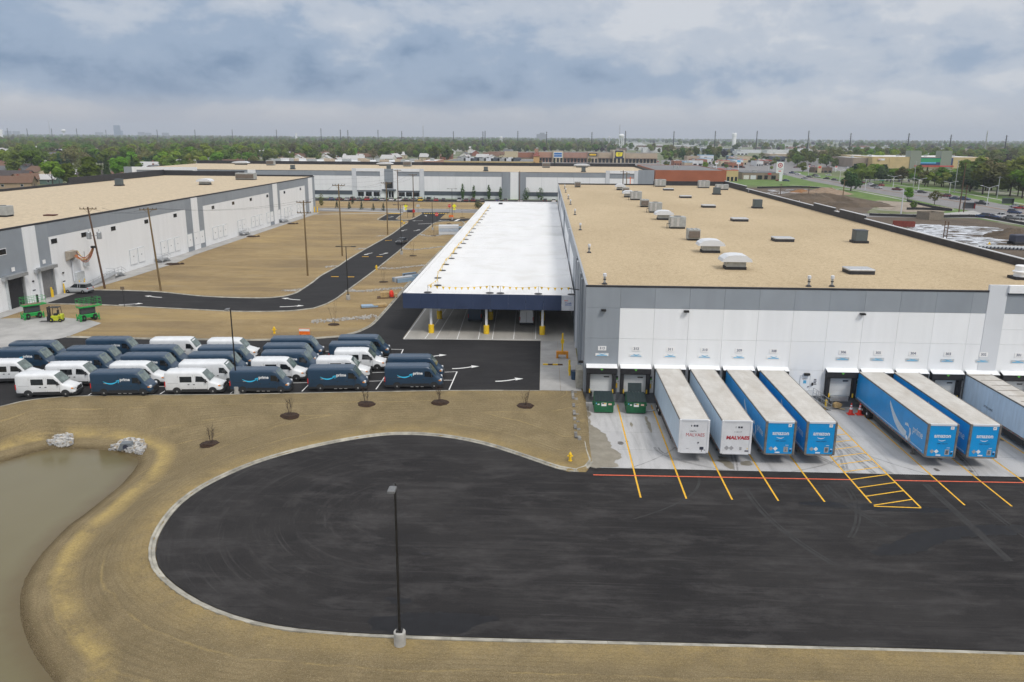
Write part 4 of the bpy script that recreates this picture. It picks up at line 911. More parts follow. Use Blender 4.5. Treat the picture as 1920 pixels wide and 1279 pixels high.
# ramp, landing and side stairs, and the hung platforms
def platform(y0, ramp):
 r = LW(MB().box(LX1 + 0.14, y0, 2.0, LX1 + 1.9, y0 + 2.6, 2.12), 'stair_landing', STEEL)
 t = MB()
 if ramp:
  t.prism([(y0, 2.12), (y0 - 9.5, 1.22), (y0 - 9.5, 1.1), (y0, 2.0)], LX1 + 0.5, LX1 + 1.9, 'x'); t.build('ramp', STEEL, r)
  t = MB(); t.prism([(y0, 1.98), (y0 - 9.4, 1.2), (y0, 1.2)], LX1 + 0.55, LX1 + 1.8, 'x'); t.build('ramp_wall', LCONC, r); t = MB()
  for k in range(6):
   f_ = k / 5; t.tube((LX1 + 1.88, y0 - 9.4 * f_, 2.1 - 0.88 * f_), (LX1 + 1.88, y0 - 9.4 * f_, 3.1 - 0.88 * f_), 0.03)
  for h in (1.0, 0.5): t.tube((LX1 + 1.88, y0, 2.1 + h), (LX1 + 1.88, y0 - 9.4, 1.22 + h), 0.03)
 else:
  for k in range(5): t.box(LX1 + 0.3, y0 + 2.6 + k * 0.3, 1.86 - k * 0.16, LX1 + 1.9, y0 + 2.9 + k * 0.3, 1.92 - k * 0.16)
  t.build('stair_flight', STEEL, r); t = MB()
 for yq in (y0, y0 + 1.3, y0 + 2.6): t.tube((LX1 + 1.88, yq, 2.1), (LX1 + 1.88, yq, 3.15), 0.03)
 for h in (1.05, 0.55): t.tube((LX1 + 1.88, y0, 2.1 + h), (LX1 + 1.88, y0 + 2.6, 2.1 + h), 0.03); t.tube((LX1 + 0.2, y0, 2.1 + h), (LX1 + 1.88, y0, 2.1 + h), 0.03); t.tube((LX1 + 1.88, y0 + 2.6, 2.1 + h), (LX1 + 1.88, y0 + 4.2, 1.2 + h), 0.03)
 for yq in (y0 + 0.1, y0 + 2.5): t.tube((LX1 + 1.8, yq, 1.2), (LX1 + 1.8, yq, 2.0), 0.05)
 t.build('handrail', STEEL, r)
 if ramp:
  t = MB()
  for k in range(5): t.box(LX1 + 0.4, y0 + 2.6 + k * 0.3, 1.86 - k * 0.16, LX1 + 1.9, y0 + 2.9 + k * 0.3, 1.92 - k * 0.16)
  t.build('stair_flight', STEEL, r)
platform(147.5, True)
for px_, py_ in (z5(1410, 600), z6(340, 385), z6(700, 265)):
 platform(onx(px_, py_, LX1)[0] - 1.3, False)
# roof plant and odds on it
def rooftop(name, label, cat, px_, z, parts, group=None, rz=0.0):
 p_ = at(px_[0], px_[1], z); o = empty(name, p_, rz, label, cat, group)
 for nm, mb_, mt_ in parts: mb_.build(nm, mt_, o)
 return o
UGREY = mat('unit_grey', (0.36, 0.375, 0.37), 0.5, 0.15, var=0.12, scale=1.5); USHADE = mat('unit_slats', (0.16, 0.165, 0.16), 0.6)
def ac(w, d, h, grille='x', hood=False):
 L_ = [('curb', MB().box(-w / 2 + 0.1, -d / 2 + 0.1, 0, w / 2 - 0.1, d / 2 - 0.1, 0.3), BLACK), ('casing', MB().bbox(-w / 2, -d / 2, 0.3, w / 2, d / 2, h, 0.04), UGREY)]
 n_ = 5
 for k in range(n_):
  x0 = -w / 2 + 0.12 + k * (w - 0.2) / n_; L_.append(('side_panel', MB().box(x0, -d / 2 - 0.03, 0.42, x0 + (w - 0.2) / n_ - 0.06, -d / 2 - 0.002, h - 0.15), UGREY if k not in (0, 2) else ALU))
 L_.append(('fan_grille', MB().lathe([(min(w, d) * 0.3, 0), (min(w, d) * 0.3, 0.1), (min(w, d) * 0.24, 0.12)], 14, (0, 0, h + 0.002)), USHADE))
 L_.append(('gas_pipe', MB().path([(-w / 2 - 0.5, -d / 2 + 0.2, 0), (-w / 2 - 0.5, -d / 2 + 0.2, 0.9), (-w / 2, -d / 2 + 0.2, 0.9)], 0.05), BRONZE))
 return L_
def intake(w, d, brown=False):
 return [('curb', MB().box(-w * 0.34, -d * 0.34, 0, w * 0.34, d * 0.34, 0.35), BLACK), ('throat', MB().box(-w * 0.32, -d * 0.32, 0.35, w * 0.32, d * 0.32, 1.0), UGREY),
   ('hood', MB().prism([(-w / 2, 1.0), (w / 2, 1.0), (w * 0.46, 1.35), (w * 0.30, 1.72), (w * 0.1, 1.80), (-w * 0.1, 1.80), (-w * 0.30, 1.72), (-w * 0.46, 1.35)], -d / 2, d / 2, 'y'), LGREY_P)]
def louvre(w, d, h):
 L_ = [('curb', MB().box(-w / 2 + 0.1, -d / 2 + 0.1, 0, w / 2 - 0.1, d / 2 - 0.1, 0.25), BLACK), ('casing', MB().bbox(-w / 2, -d / 2, 0.25, w / 2, d / 2, h, 0.03), UGREY),
          ('intake_mouth', MB().prism([(-d / 2 - 0.02, h * 0.85), (-d / 2 - 0.35, h * 0.3), (-d / 2 - 0.02, h * 0.3)], -w / 2 + 0.15, w / 2 - 0.1, 'x'), mat('filter_brown', (0.12, 0.095, 0.075), 0.8))]
 for k in range(3): L_.append(('top_rib', MB().box(-w / 2 + 0.1 + k * w / 3, -d / 2, h + 0.002, -w / 2 + 0.2 + k * w / 3, d / 2, h + 0.08), UGREY))
 return L_
def skylight(): return [('curb', MB().box(-1.45, -1.2, 0, 1.45, 1.2, 0.42), MEMB), ('lid', MB().bbox(-1.5, -1.25, 0.43, 1.5, 1.25, 0.60, 0.05), ALU)]
def stack(): return [('curb', MB().box(-1.1, -1.0, 0, 1.1, 1.0, 0.35), MEMB), ('housing', MB().bbox(-0.9, -0.85, 0.35, 0.9, 0.85, 1.9, 0.06), mat('smoke_grey', (0.085, 0.105, 0.11), 0.5, var=0.1)), ('cap', MB().box(-0.93, -0.88, 1.903, 0.93, 0.88, 1.96), DGREY_P)]
def vent(): return [('flashing', MB().lathe([(0.32, 0), (0.30, 0.08), (0.13, 0.2)], 12), MEMB), ('pipe', MB().lathe([(0.12, 0.1), (0.12, 0.85)], 10), STEEL), ('cowl', MB().lathe([(0.2, 0.86), (0.2, 1.15), (0.1, 1.2)], 10), LGREY_P), ('collar', MB().lathe([(0.16, 0.5), (0.16, 0.6)], 10), BLACK)]
Zr = 12.78
for k, (x, y) in enumerate(((1377, 504), (1331, 473), (1244, 412), (1178, 370), (1163, 356.5))):
 rooftop('air_intake', ['white mushroom hood intake nearest the front edge of the gravel roof', 'white mushroom hood intake second from the front edge of the gravel roof', 'white intake hood tucked against the largest grey rooftop unit', 'small white intake hood beside a tall grey unit far back on the gravel roof', 'pale low intake hood farthest back in the line of rooftop units'][k], 'air intake', (x, y), Zr, intake(*((3.6, 2.6) if k < 3 else (3.2, 2.4))), 'intake hoods on the gravel roof')
for k, (x, y, w, d, h) in enumerate(((1269, 428, 3.3, 2.6, 2.5), (1228, 398.5, 3.2, 2.4, 2.6), (1192, 375, 3.4, 2.4, 2.6), (1237.5, 350, 4.2, 2.6, 2.8), (1319, 352.5, 4.2, 2.6, 2.8), (1353, 356, 4.6, 2.4, 2.0))):
 rooftop('rooftop_unit', ['large grey air handling box in the middle of the line on the gravel roof', 'ribbed grey air handling box behind the white intake hood on the gravel roof', 'tall pale grey air handling box near the back of the line of roof units', 'grey box unit at the back edge of the gravel roof before the orange brick store', 'grey box unit by the far dark parapet, between two smaller boxes', 'low slatted unit by the far corner of the dark parapet'][k], 'air conditioner', (x, y), Zr, ac(w * 0.82, d * 0.82, h * 0.82), 'air conditioning units on the gravel roof')
for k, (x, y) in enumerate(((1299, 450), (1208, 388), (1173, 363), (1083, 351))):
 rooftop('exhaust_unit', ['small grey box with a brown filter mouth between two large roof units', 'small louvred box half hidden by a ribbed unit on the gravel roof', 'small louvred box in front of the farthest white hood', 'lone grey louvred box in the far corner of the gravel roof above the canopy'][k], 'exhaust unit', (x, y), Zr, louvre(1.9, 1.7, 1.7), 'louvred boxes on the gravel roof')
for k, (x, y) in enumerate(((1609, 512), (1467, 452), (1386, 414.5), (1328, 389), (1285, 371), (1253, 357))):
 rooftop('skylight', ['flat roof hatch nearest the dock side of the gravel roof', 'flat roof hatch second from the dock side, level with a small exhaust box', 'flat roof hatch third in the slanting row on the gravel roof', 'flat roof hatch fourth in the slanting row on the gravel roof', 'flat roof hatch fifth in the slanting row on the gravel roof', 'flat roof hatch farthest back in the slanting row on the gravel roof'][k], 'skylight', (x, y), Zr, skylight(), 'roof hatches on the gravel roof')
for k, (x, y) in enumerate(((1610.5, 455), (1419.5, 390.5), (1343.5, 365))):
 rooftop('exhaust_stack', ['dark square exhaust housing nearest the dock side of the gravel roof', 'dark square exhaust housing standing alone in the middle of the gravel roof', 'dark square exhaust housing by the far parapet corner'][k], 'exhaust fan', (x, y), Zr, stack(), 'dark exhaust housings on the gravel roof')
for k, (x, y) in enumerate(((1059, 354), (1060.6, 361), (1065.5, 373.5), (1069.6, 383.7), (1078, 403), (1088, 431.6), (1104.6, 474), (1133.5, 533), (1516, 537.5), (1559.5, 537.5))):
 rooftop('vent_pipe', 'short vent pipe on the canopy side of the gravel roof' if k < 7 else ['short vent pipe at the front edge of the gravel roof near the canopy corner', 'short double vent pipe at the roof edge above the dock doors', 'short vent pipe on the roof edge beside a double one'][k - 7], 'vent pipe', (x, y), Zr, vent(), 'vent pipes along the canopy side' if k < 7 else 'vent pipes on the front roof edge')
for x, y in ((1403.5, 361.7), (1442, 371), (1498, 385.3), (1569, 405), (1673.6, 434.6), (1810, 470)):
 rooftop('lightning_rod', 'slim white post on a dark foot along the inside of the black parapet', 'post', (x, y), Zr, [('foot', MB().lathe([(0.35, 0), (0.3, 0.12)], 10), MEMB), ('post', MB().tube((0, 0, 0.1), (0, 0, 1.2), 0.06, 6), LGREY_P)], 'white posts along the parapet')
rooftop('round_vent', 'white round turbine vent on a black curb at the roof corner over the portal', 'roof vent', (1913, 523), Zr, [('curb', MB().box(-1, -0.9, 0, 1, 0.9, 0.3), BLACK), ('drum', MB().lathe([(0.75, 0.3), (0.75, 0.75), (0.9, 0.78), (0.9, 0.9), (0.7, 0.95), (0.7, 1.5), (0.6, 1.55)], 18), WHITE_P)])
rooftop('rooftop_unit', 'grey air conditioner with a bent pipe on the near roof of the west warehouse', 'air conditioner', (7, 406), 13.56, ac(2.6, 2.2, 1.9))
rooftop('exhaust_stack', 'dark square exhaust housing on the back edge of the west warehouse roof', 'exhaust fan', (224, 348.5), 13.56, stack())
rooftop('air_intake', 'wedge shaped intake hood halfway back on the west warehouse roof', 'air intake', (385, 346.5), 13.56, intake(4.4, 3.2))
rooftop('air_intake', 'slanted louvred intake near the far end of the west warehouse roof', 'air intake', (462, 337), 13.56, louvre(6.2, 3.2, 2.2))
rooftop('timber_pallet', 'dark red pallet lying on the near part of the west warehouse roof', 'pallet', (95, 404.5), 13.56, [('deck', MB().box(-1.0, -0.7, 0.08, 1.0, 0.7, 0.22), mat('pallet_red', (0.10, 0.035, 0.025), 0.8)), ('runner', MB().box(-1.0, -0.6, 0, 1.0, -0.4, 0.08), DWOOD)])
# ------------------------------------------------------------------ north warehouse across the street
NX0, NX1, NY0, NY1, NZ = -188.3, 48.0, 358.0, 436.0, 13.0
nw = empty('warehouse', (NX0, NY0, 1.2), 0, 'long low grey and white warehouse across the street with an office entrance and parked cars', 'warehouse')
NW_ = lambda mb, name, mt: mb.build(name, mt, nw, loc=(-NX0, -NY0, -1.2))
NW_(MB().box(NX0, NY0 + 0.2, 0.9, NX1, NY1, 12.85), 'wall', GREY_P)
NW_(MB().sheet([(NX0, NY0 + 0.1), (NX1, NY0 + 0.1), (NX1, NY1), (NX0, NY1)], 12.95), 'roof', mat('gravel_roof_pale', (0.50, 0.41, 0.285)))
NW_(MB().box(NX0, NY1 - 0.4, 12.85, NX1, NY1 + 0.02, 14.6), 'parapet', MEMB); NW_(MB().box(NX1 - 0.4, NY0 + 0.3, 12.85, NX1, NY1 - 0.42, 13.9), 'parapet', MEMB)
NW_(MB().box(-155, NY0 - 0.05, 12.9, 26.8, NY0 + 0.18, 13.05), 'coping', DGREY_P)
def npan(x0, x1, z0, z1, mt_, name='panel', pr=0.0): return NW_(MB().box(x0 + 0.03, NY0 - pr, z0 + 0.03, x1 - 0.03, NY0 + 0.19, z1 - 0.03), name, mt_)
def bay(x0, x1, n_, low=True):
 for k in range(n_):
  a, b_ = x0 + (x1 - x0) * k / n_, x0 + (x1 - x0) * (k + 1) / n_
  npan(a, b_, 4.35, 10.9, WHITE_V[k % 3]); npan(a, b_, 10.9, 12.9, GREY_V[k % 3]); npan(a, b_, 2.55, 4.35, DGREY_P, 'band_panel', 0.04); npan(a, b_, 0.9, 2.55, LGREY_P)
def pier(x0, x1, top, mt_): npan(x0, x1, 0.9, top, mt_, 'pier_panel', 0.25)
npan(NX0, -184.6, 0.9, 14.0, GREY_P, 'pier_panel', 0.2); pier(-184.6, -182.6, 14.0, WHITE_P); npan(-182.6, -157, 12.6, 14.0, WHITE_P, 'portal_beam', 0.25); npan(-182.6, -157, 0.9, 12.6, GREY_P); pier(-157, -155, 14.0, WHITE_P)
bay(-155, -132.2, 3); pier(-132.2, -128.6, 13.1, WHITE_P); bay(-128.6, -85.4, 6)
pier(-85.4, -83.4, 14.1, LGREY_P)
def glazed(x0, x1, n_):
 npan(x0, x1, 12.75, 14.1, WHITE_P, 'portal_beam', 0.25); npan(x0, x1, 10.8, 12.75, GREY_P); npan(x0, x1, 4.5, 10.8, WHITE_V[0]); npan(x0, x1, 4.0, 4.5, DGREY_P, 'band_panel', 0.05); npan(x0, x1, 0.9, 4.0, LGREY_P)
 for k in range(n_):
  c_ = x0 + (x1 - x0) * (k + 0.5) / n_; w_ = NW_(MB().box(c_ - 1.35, NY0 - 0.06, 2.0, c_ + 1.35, NY0 - 0.002, 3.9), 'window', DGREY_P)
  for s in (-1, 1): MB().box(c_ + s * 0.66 - 0.60, NY0 - 0.09, 2.1, c_ + s * 0.66 + 0.60, NY0 - 0.061, 3.8).build('pane', GLASS, w_)
glazed(-83.4, -72.8, 3); pier(-72.8, -70.9, 14.1, WHITE_P)
npan(-70.9, -66.9, 8.4, 14.0, GREY_P); e_ = NW_(MB().box(-70.8, NY0 - 0.05, 1.2, -67.0, NY0 + 0.1, 8.3), 'entrance', LGREY_P)
MB().box(-70.6, NY0 - 0.1, 5.4, -67.2, NY0 - 0.051, 8.2).build('upper_glass', GLASS, e_); MB().box(-72.0, NY0 - 1.2, 4.5, -65.8, NY0 - 0.052, 5.1).build('entrance_roof', DGREY_P, e_)
for x in (-70.4, -69.1, -67.9): MB().box(x, NY0 - 0.1, 1.3, x + 0.9, NY0 - 0.051, 4.2).build('door_glass', GLASS, e_)
pier(-66.9, -64.9, 14.1, WHITE_P); glazed(-64.9, -55.2, 3); pier(-55.2, -53.2, 14.1, LGREY_P)
bay(-53.2, -18.7, 5); pier(-18.7, -15, 13.0, GREY_P); pier(-15, -11.4, 13.05, WHITE_P); pier(-11.4, -8.1, 13.0, GREY_P); bay(-8.1, 26.8, 5)
pier(26.8, 28.6, 14.0, LGREY_P); npan(28.6, 39.3, 12.7, 14.0, WHITE_P, 'portal_beam', 0.25); npan(28.6, 39.3, 10.6, 12.7, GREY_P); npan(28.6, 39.3, 0.9, 10.6, WHITE_V[2]); pier(39.3, 41.0, 14.0, LGREY_P); npan(41, 48, 0.9, 14.4, GREY_P, 'pier_panel', 0.1)
for k, (x, y, kind) in enumerate(((452, 309, 'i'), (508, 310, 's'), (549, 317.5, 't'), (729, 318.5, 't'), (722, 311, 'i'), (764, 312, 's'), (911, 321, 't'), (1024, 314.5, 's'), (1091, 314, 'i'), (1094, 322.5, 't'))):
 rooftop({'i': 'air_intake', 's': 'exhaust_unit', 't': 'exhaust_stack'}[kind], ['wedge hood on the back of the north warehouse roof at its west end', 'small grey box on the back of the north warehouse roof', 'dark square housing on the front edge of the north warehouse roof over a plain bay', 'dark square housing over the office entrance of the north warehouse', 'wedge hood on the back edge of the north warehouse roof behind the entrance', 'small grey box beside a wedge hood on the north warehouse roof', 'dark square housing over the middle of the north warehouse front', 'flat grey box on the north warehouse roof before the strip mall', 'large wedge hood at the back east end of the north warehouse roof', 'dark square housing over the east bay of the north warehouse'][k], {'i': 'air intake', 's': 'exhaust unit', 't': 'exhaust fan'}[kind], (x, y), 12.96, {'i': lambda: intake(8.5, 4), 's': lambda: louvre(4, 3, 2.6), 't': lambda: stack()}[kind](), 'roof plant on the north warehouse', 0)
# retaining wall of split blocks at the warehouse corner
BLOCKM = mat('split_block', (0.20, 0.195, 0.185), 0.9, var=0.25, scale=2, rand=0.25, bump=0.4, bscale=14)
rw = empty('retaining_wall', (3.75, 82.9, 0), 0, 'stepped block retaining wall holding the straw bank beside the dock apron', 'retaining wall')
bm_ = MB().bbox(-0.17, -0.235, 0, 0.17, 0.235, 0.195, 0.02); b0 = None
for k in range(24):
 yy = -0.3 - k * 0.48; top = 1.26 - max(0, (k - 4)) * 0.056; n_ = max(1, int(top / 0.2))
 for j in range(n_):
  loc_ = (0.03 * (n_ - j) / 6, yy + (0.12 if j % 2 else -0.12), j * 0.2)
  if b0 is None: b0 = bm_.build('block', BLOCKM, rw, loc_)
  else: inst(b0, 'block', rw, loc_)
 if k % 2 == 0: MB().box(-0.45, yy - 0.46, n_ * 0.2 + 0.004, -0.175, yy + 0.46, n_ * 0.2 + 0.10).build('cap_stone', BLOCKM, rw)
# ------------------------------------------------------------------ paints
def paint(name, c, rough=0.32, var=0.06): return mat(name, c, rough, 0.0, var=var, scale=0.8, world_space=False, coat=0.15)
VBLUE = paint('van_blue', (0.015, 0.045, 0.088)); VWHITE = paint('van_white', (0.70, 0.72, 0.74))
PLAST = mat('black_plastic', (0.022, 0.023, 0.025), 0.6, var=0.15, world_space=False); TYRE = mat('tyre_rubber', (0.014, 0.014, 0.015), 0.85, var=0.2, world_space=False)
RIMG = mat('rim_grey', (0.38, 0.385, 0.39), 0.4, 0.5, var=0.1, world_space=False); LAMPC = mat('headlamp_lens', (0.62, 0.64, 0.66), 0.12, var=0.05, world_space=False)
TAILR = mat('tail_lamp', (0.55, 0.02, 0.015), 0.2, var=0.05, world_space=False); AMBER = mat('amber_lamp', (0.85, 0.30, 0.03), 0.25, var=0.05, world_space=False)
WSCR = mat('windscreen', (0.11, 0.15, 0.14), 0.08, var=0.4, scale=1.5, world_space=False, spec=0.8); CYAN = mat('swoosh_cyan', (0.045, 0.52, 0.83), 0.45, var=0.03, world_space=False)  # windscreen: pale green mottle has the reflection mixed into its colour
DECALW = mat('decal_white', (0.74, 0.76, 0.78), 0.45, var=0.03, world_space=False); DECALG = mat('decal_beige', (0.40, 0.38, 0.35), 0.5, var=0.03, world_space=False)
def ring(x, zb, zt, hw, rf=0.86):
 """cross-section of a van or car body at station x"""
 zm = zb + (zt - zb) * 0.42; h = zt - zb; r = min(0.16, h * 0.2)
 half = [(hw * 0.93, zb), (hw, zb + min(0.22, h * 0.3)), (hw, zm), (hw * (1 - (1 - rf) * 0.55), zt - r * 1.6), (hw * rf, zt - r * 0.55), (hw * rf - r * 0.9, zt - 0.02), (hw * 0.35, zt)]
 return [(x, y, z) for y, z in half] + [(x, -y, z) for y, z in half[::-1]]
def loft(stations, rf=0.9):
 b = MB(); R = [ring(*s_, rf=rf) for s_ in stations]; n = len(R[0]); vs_ = [v for r in R for v in r]; fs = []
 for i in range(len(R) - 1):
  for k in range(n): fs.append((i * n + k, i * n + (k + 1) % n, (i + 1) * n + (k + 1) % n, (i + 1) * n + k))
 fs.append(tuple(reversed(range(n)))); fs.append(tuple((len(R) - 1) * n + k for k in range(n)))
 b.add(vs_, [f for f in fs]); return b
def side_y(hw, zb, zt, rf, z):
 zm = zb + (zt - zb) * 0.42; r = 0.16
 if z <= zm: return hw
 z2 = zt - r * 1.6; return hw + (hw * (1 - (1 - rf) * 0.55) - hw) * min(1, (z - zm) / (z2 - zm))
def wheel(parent, x, y, r=0.36, w=0.24, dual=False, hub=RIMG):
 s = 1 if y > 0 else -1
 t = MB(); prof = [(r * 0.62, -w / 2), (r * 0.93, -w / 2), (r, -w / 2 + 0.04), (r, w / 2 - 0.04), (r * 0.93, w / 2), (r * 0.62, w / 2)]
 t.lathe(prof, 18); t.v = [(a, c * 1.0, b_) for a, b_, c in t.v]
 o = fix_normals(t.build('wheel', TYRE, parent, (x, y, r)))
 h = MB(); h.lathe([(r * 0.61, 0), (r * 0.58, 0.03), (r * 0.30, 0.02), (r * 0.2, 0.06)], 14); h.v = [(a, s * (w / 2 - 0.03 + c), b_) for a, b_, c in h.v]
 fix_normals(h.build('rim', hub, o)); return o
def sidepatch(pts, yf, off=0.012, s=-1):
 """flat panel laid on a body side; pts in (x, z)"""
 tri = tessellate_polygon([[Vector((p[0], p[1], 0)) for p in pts]])
 b = MB(); v = [(p[0], s * (yf(p[1]) + off), p[1]) for p in pts]
 return v, [tuple(t) for t in tri]
def van(kind, label):
 PM = kind != 'transit'; white = kind != 'blue'
 root = empty('delivery_van', (0, 0, 0), 0, label, 'van', 'delivery vans parked in the lot')
 paintm = VWHITE if white else VBLUE
 if PM:
  L2, hw, zt, zb, rf = 3.14, 1.02, 2.56, 0.30, 0.93; xr, xf, wr = -1.83, 2.20, 0.35
  st = [(-3.14, 0.50, 2.44, 0.97), (-3.06, 0.34, 2.54, 1.015), (-2.6, 0.30, 2.56, hw), (1.30, 0.30, 2.56, hw), (1.62, 0.30, 2.50, hw), (1.84, 0.30, 2.34, hw), (2.05, 0.30, 2.02, hw), (2.42, 0.30, 1.46, 1.01), (2.62, 0.30, 1.30, 1.0), (2.92, 0.30, 1.10, 0.95), (3.06, 0.30, 0.90, 0.90), (3.12, 0.33, 0.76, 0.86)]
  scr = [(1.72, 2.44), (2.40, 1.52)]; win = [(1.18, 1.42), (2.16, 1.38), (2.02, 1.62), (1.72, 2.0), (1.22, 2.02)]
 else:
  L2, hw, zt, zb, rf = 2.98, 1.02, 2.48, 0.32, 0.90; xr, xf, wr = -1.78, 1.96, 0.36
  st = [(-2.98, 0.5, 2.36, 0.96), (-2.90, 0.36, 2.46, 1.01), (-2.5, 0.32, 2.48, hw), (0.35, 0.32, 2.48, hw), (0.80, 0.32, 2.42, hw), (1.05, 0.32, 2.25, hw), (1.30, 0.32, 1.95, hw), (1.72, 0.32, 1.42, 1.01), (2.0, 0.32, 1.32, 1.0), (2.5, 0.32, 1.18, 0.97), (2.82, 0.32, 1.02, 0.92), (2.94, 0.34, 0.80, 0.88)]
  scr = [(0.93, 2.35), (1.69, 1.48)]; win = [(0.22, 1.40), (1.52, 1.38), (1.30, 1.60), (0.92, 1.98), (0.28, 2.02)]
 b = fix_normals(loft(st, rf).build('body', paintm, root)); b.data.polygons.foreach_set('use_smooth', [len(p.vertices) == 4 for p in b.data.polygons])
 yf = lambda z: side_y(hw, zb, zt, rf, z)
 # roof ribs, cladding, arches
 t = MB()
 for x in ((-2.2, -1.2, -0.2, 0.7) if PM else (-2.2, -1.5, -0.8, -0.1)): t.box(x - 0.03, -0.75, zt - 0.012, x + 0.03, 0.75, zt + 0.012)
 t.build('roof_rib', paintm, root)
 t = MB()
 for s in (-1, 1):
  v, f = sidepatch([(-L2 + 0.1, 0.30), (L2 - 0.25, 0.30), (L2 - 0.30, 0.50), (-L2 + 0.1, 0.52)], yf, 0.014, s); t.add(v, f)
  if not PM:
   v, f = sidepatch([(xr + 0.5, 0.44), (xf - 0.5, 0.44), (xf - 0.5, 0.62), (xr + 0.5, 0.62)], yf, 0.02, s); t.add(v, f)
  else:
   v, f = sidepatch([(xr + 0.5, 0.50), (xf - 0.5, 0.50), (xf - 0.5, 0.66), (xr + 0.5, 0.66)], yf, 0.02, s); t.add(v, f)
  for xw in (xr, xf):
   v, f = sidepatch([(xw + math.cos(a) * 0.47, 0.34 + math.sin(a) * 0.50) for a in [math.pi * k / 10 for k in range(11)]], yf, 0.018, s); t.add(v, f)
 t.build('side_cladding', PLAST, root)
 t = MB(); t.bbox(L2 - 0.36, -0.92, 0.24, L2 + 0.05, 0.92, 0.58, 0.05); t.bbox(-L2 - 0.08, -0.95, 0.34, -L2 + 0.25, 0.95, 0.56, 0.04); t.build('bumper', PLAST, root)
 t = MB(); t.cbox(L2 - 0.01, 0, 0.78, 0.10, 1.10, 0.20); t.cbox(L2 + 0.02, 0, 0.98 if not PM else 0.62, 0.08, 0.8, 0.10); t.build('grille', PLAST, root)
 # glass
 (xa, za), (xb, zb_) = scr; w0, w1 = 0.80, 0.90; dx, dz = (za - zb_), (xb - xa); ln = math.hypot(dx, dz); ox, oz = dx / ln * 0.03, dz / ln * 0.03
 t = MB(); t.quad((xa + ox, -w0, za + oz), (xb + ox, -w1, zb_ + oz), (xb + ox, w1, zb_ + oz), (xa + ox, w0, za + oz))
 t.build('windscreen', WSCR, root)
 for s in (-1, 1):
  t = MB(); v, f = sidepatch(win, yf, 0.014, s); t.add(v, f); t.build('cab_window', GLASS, root)
  if kind == 'transit': t = MB(); v, f = sidepatch([(-1.40, 1.36), (-0.16, 1.36), (-0.16, 1.98), (-1.40, 1.98)], yf, 0.014, s); t.add(v, f); t.build('side_window', GLASS, root)
 # door gaps
 t = MB()
 gaps = ((-0.25, 0.55, 2.2), (1.14, 0.55, 2.15), (2.0, 0.6, 1.36)) if PM else ((-1.6, 0.62, 2.1), (-0.04, 0.62, 2.15), (0.16, 0.62, 2.1), (1.42, 0.62, 1.4))
 for s in (-1, 1):
  for gx_, z0, z1 in gaps:
   v, f = sidepatch([(gx_ - 0.012, z0), (gx_ + 0.012, z0), (gx_ + 0.012, z1), (gx_ - 0.012, z1)], yf, 0.006, s); t.add(v, f)
  v, f = sidepatch([(-L2 + 0.3, 1.26), (gaps[0][0], 1.26), (gaps[0][0], 1.285), (-L2 + 0.3, 1.285)], yf, 0.006, s); t.add(v, f)
 t.build('door_gap', SEAM if white else PLAST, root)
 t = MB()
 for s in (-1, 1):
  for hx in ((0.05, 1.05) if PM else (-0.5, 0.05)): t.cbox(hx, s * (hw + 0.02), 1.12, 0.18, 0.04, 0.07)
 t.build('door_handle', PLAST, root)
 for s in (-1, 1):
  xm = win[1][0] - 0.15; t = MB(); t.bbox(xm - 0.12, s * 1.20 - 0.09, 1.36, xm + 0.02, s * 1.20 + 0.09, 1.74, 0.03); t.cbox(xm - 0.05, s * 1.08, 1.42, 0.06, 0.2, 0.06); t.build('wing_mirror', PLAST, root)
  MB().bbox(L2 - 0.40, s * 0.74 - 0.17, 0.86 if PM else 0.84, L2 - 0.08, s * 0.74 + 0.17, 1.10 if PM else 1.06, 0.05).build('headlight', LAMPC, root)
  MB().cbox(L2 - 0.33, s * 0.925, 0.95, 0.22, 0.06, 0.12).build('indicator', AMBER, root)
  MB().cbox(-L2 + 0.02, s * 0.955, 1.15, 0.12, 0.09, 0.55).build('tail_light', TAILR, root)
  for xw in (xr, xf): wheel(root, xw, s * 0.90, wr)
 t = MB(); t.cbox(-L2 - 0.012, 0, 1.3, 0.02, 0.025, 1.7); t.build('rear_door_gap', PLAST, root)
 if kind == 'blue':
  t = MB(); y_ = lambda z: -(yf(z) + 0.016)
  P = [(-0.98 + u, 1.62 + v) for u, v in smile(1.62, 0.12, 14, 0.32)]; v, f = sidepatch(P, yf, 0.016); t.add(v, f)
  for hd in ([(-0.46, 1.70), (-0.46, 1.62), (-0.20, 1.68), (-0.27, 1.44), (-0.19, 1.44), (-0.10, 1.78)],): v, f = sidepatch(hd, yf, 0.018); t.add(v, f)
  t.build('swoosh_decal', CYAN, root)
  t = MB(); lettering(t, 'prime', lambda u, v: (0.46 + u, y_(1.80 + v), 1.80 + v), 0.44, 0.016); t.build('lettering', DECALW, root)
  t = MB(); v, f = sidepatch([(-1.75, 1.36), (-0.85, 1.36), (-0.85, 1.42), (-1.75, 1.42)], yf, 0.014); t.add(v, f); t.build('side_strip', DECALG, root)
  t = MB()
  for k in range(3): t.cbox(-0.2 + k * 0.55, -hw - 0.02, 0.30, 0.30, 0.1, 0.05)
  t.build('step_plate', ALU, root)
 return root
V_B, V_T, V_P = van('blue', 'x'), van('transit', 'x'), van('white', 'x')
SP = {'b': (V_B, 3.14, 2.56), 't': (V_T, 2.98, 2.48), 'w': (V_P, 3.14, 2.56)}
D_B, D_T, D_W = 'dark blue van with cyan swoosh, ', 'white van with dark side window, ', 'plain white high roofed van, '
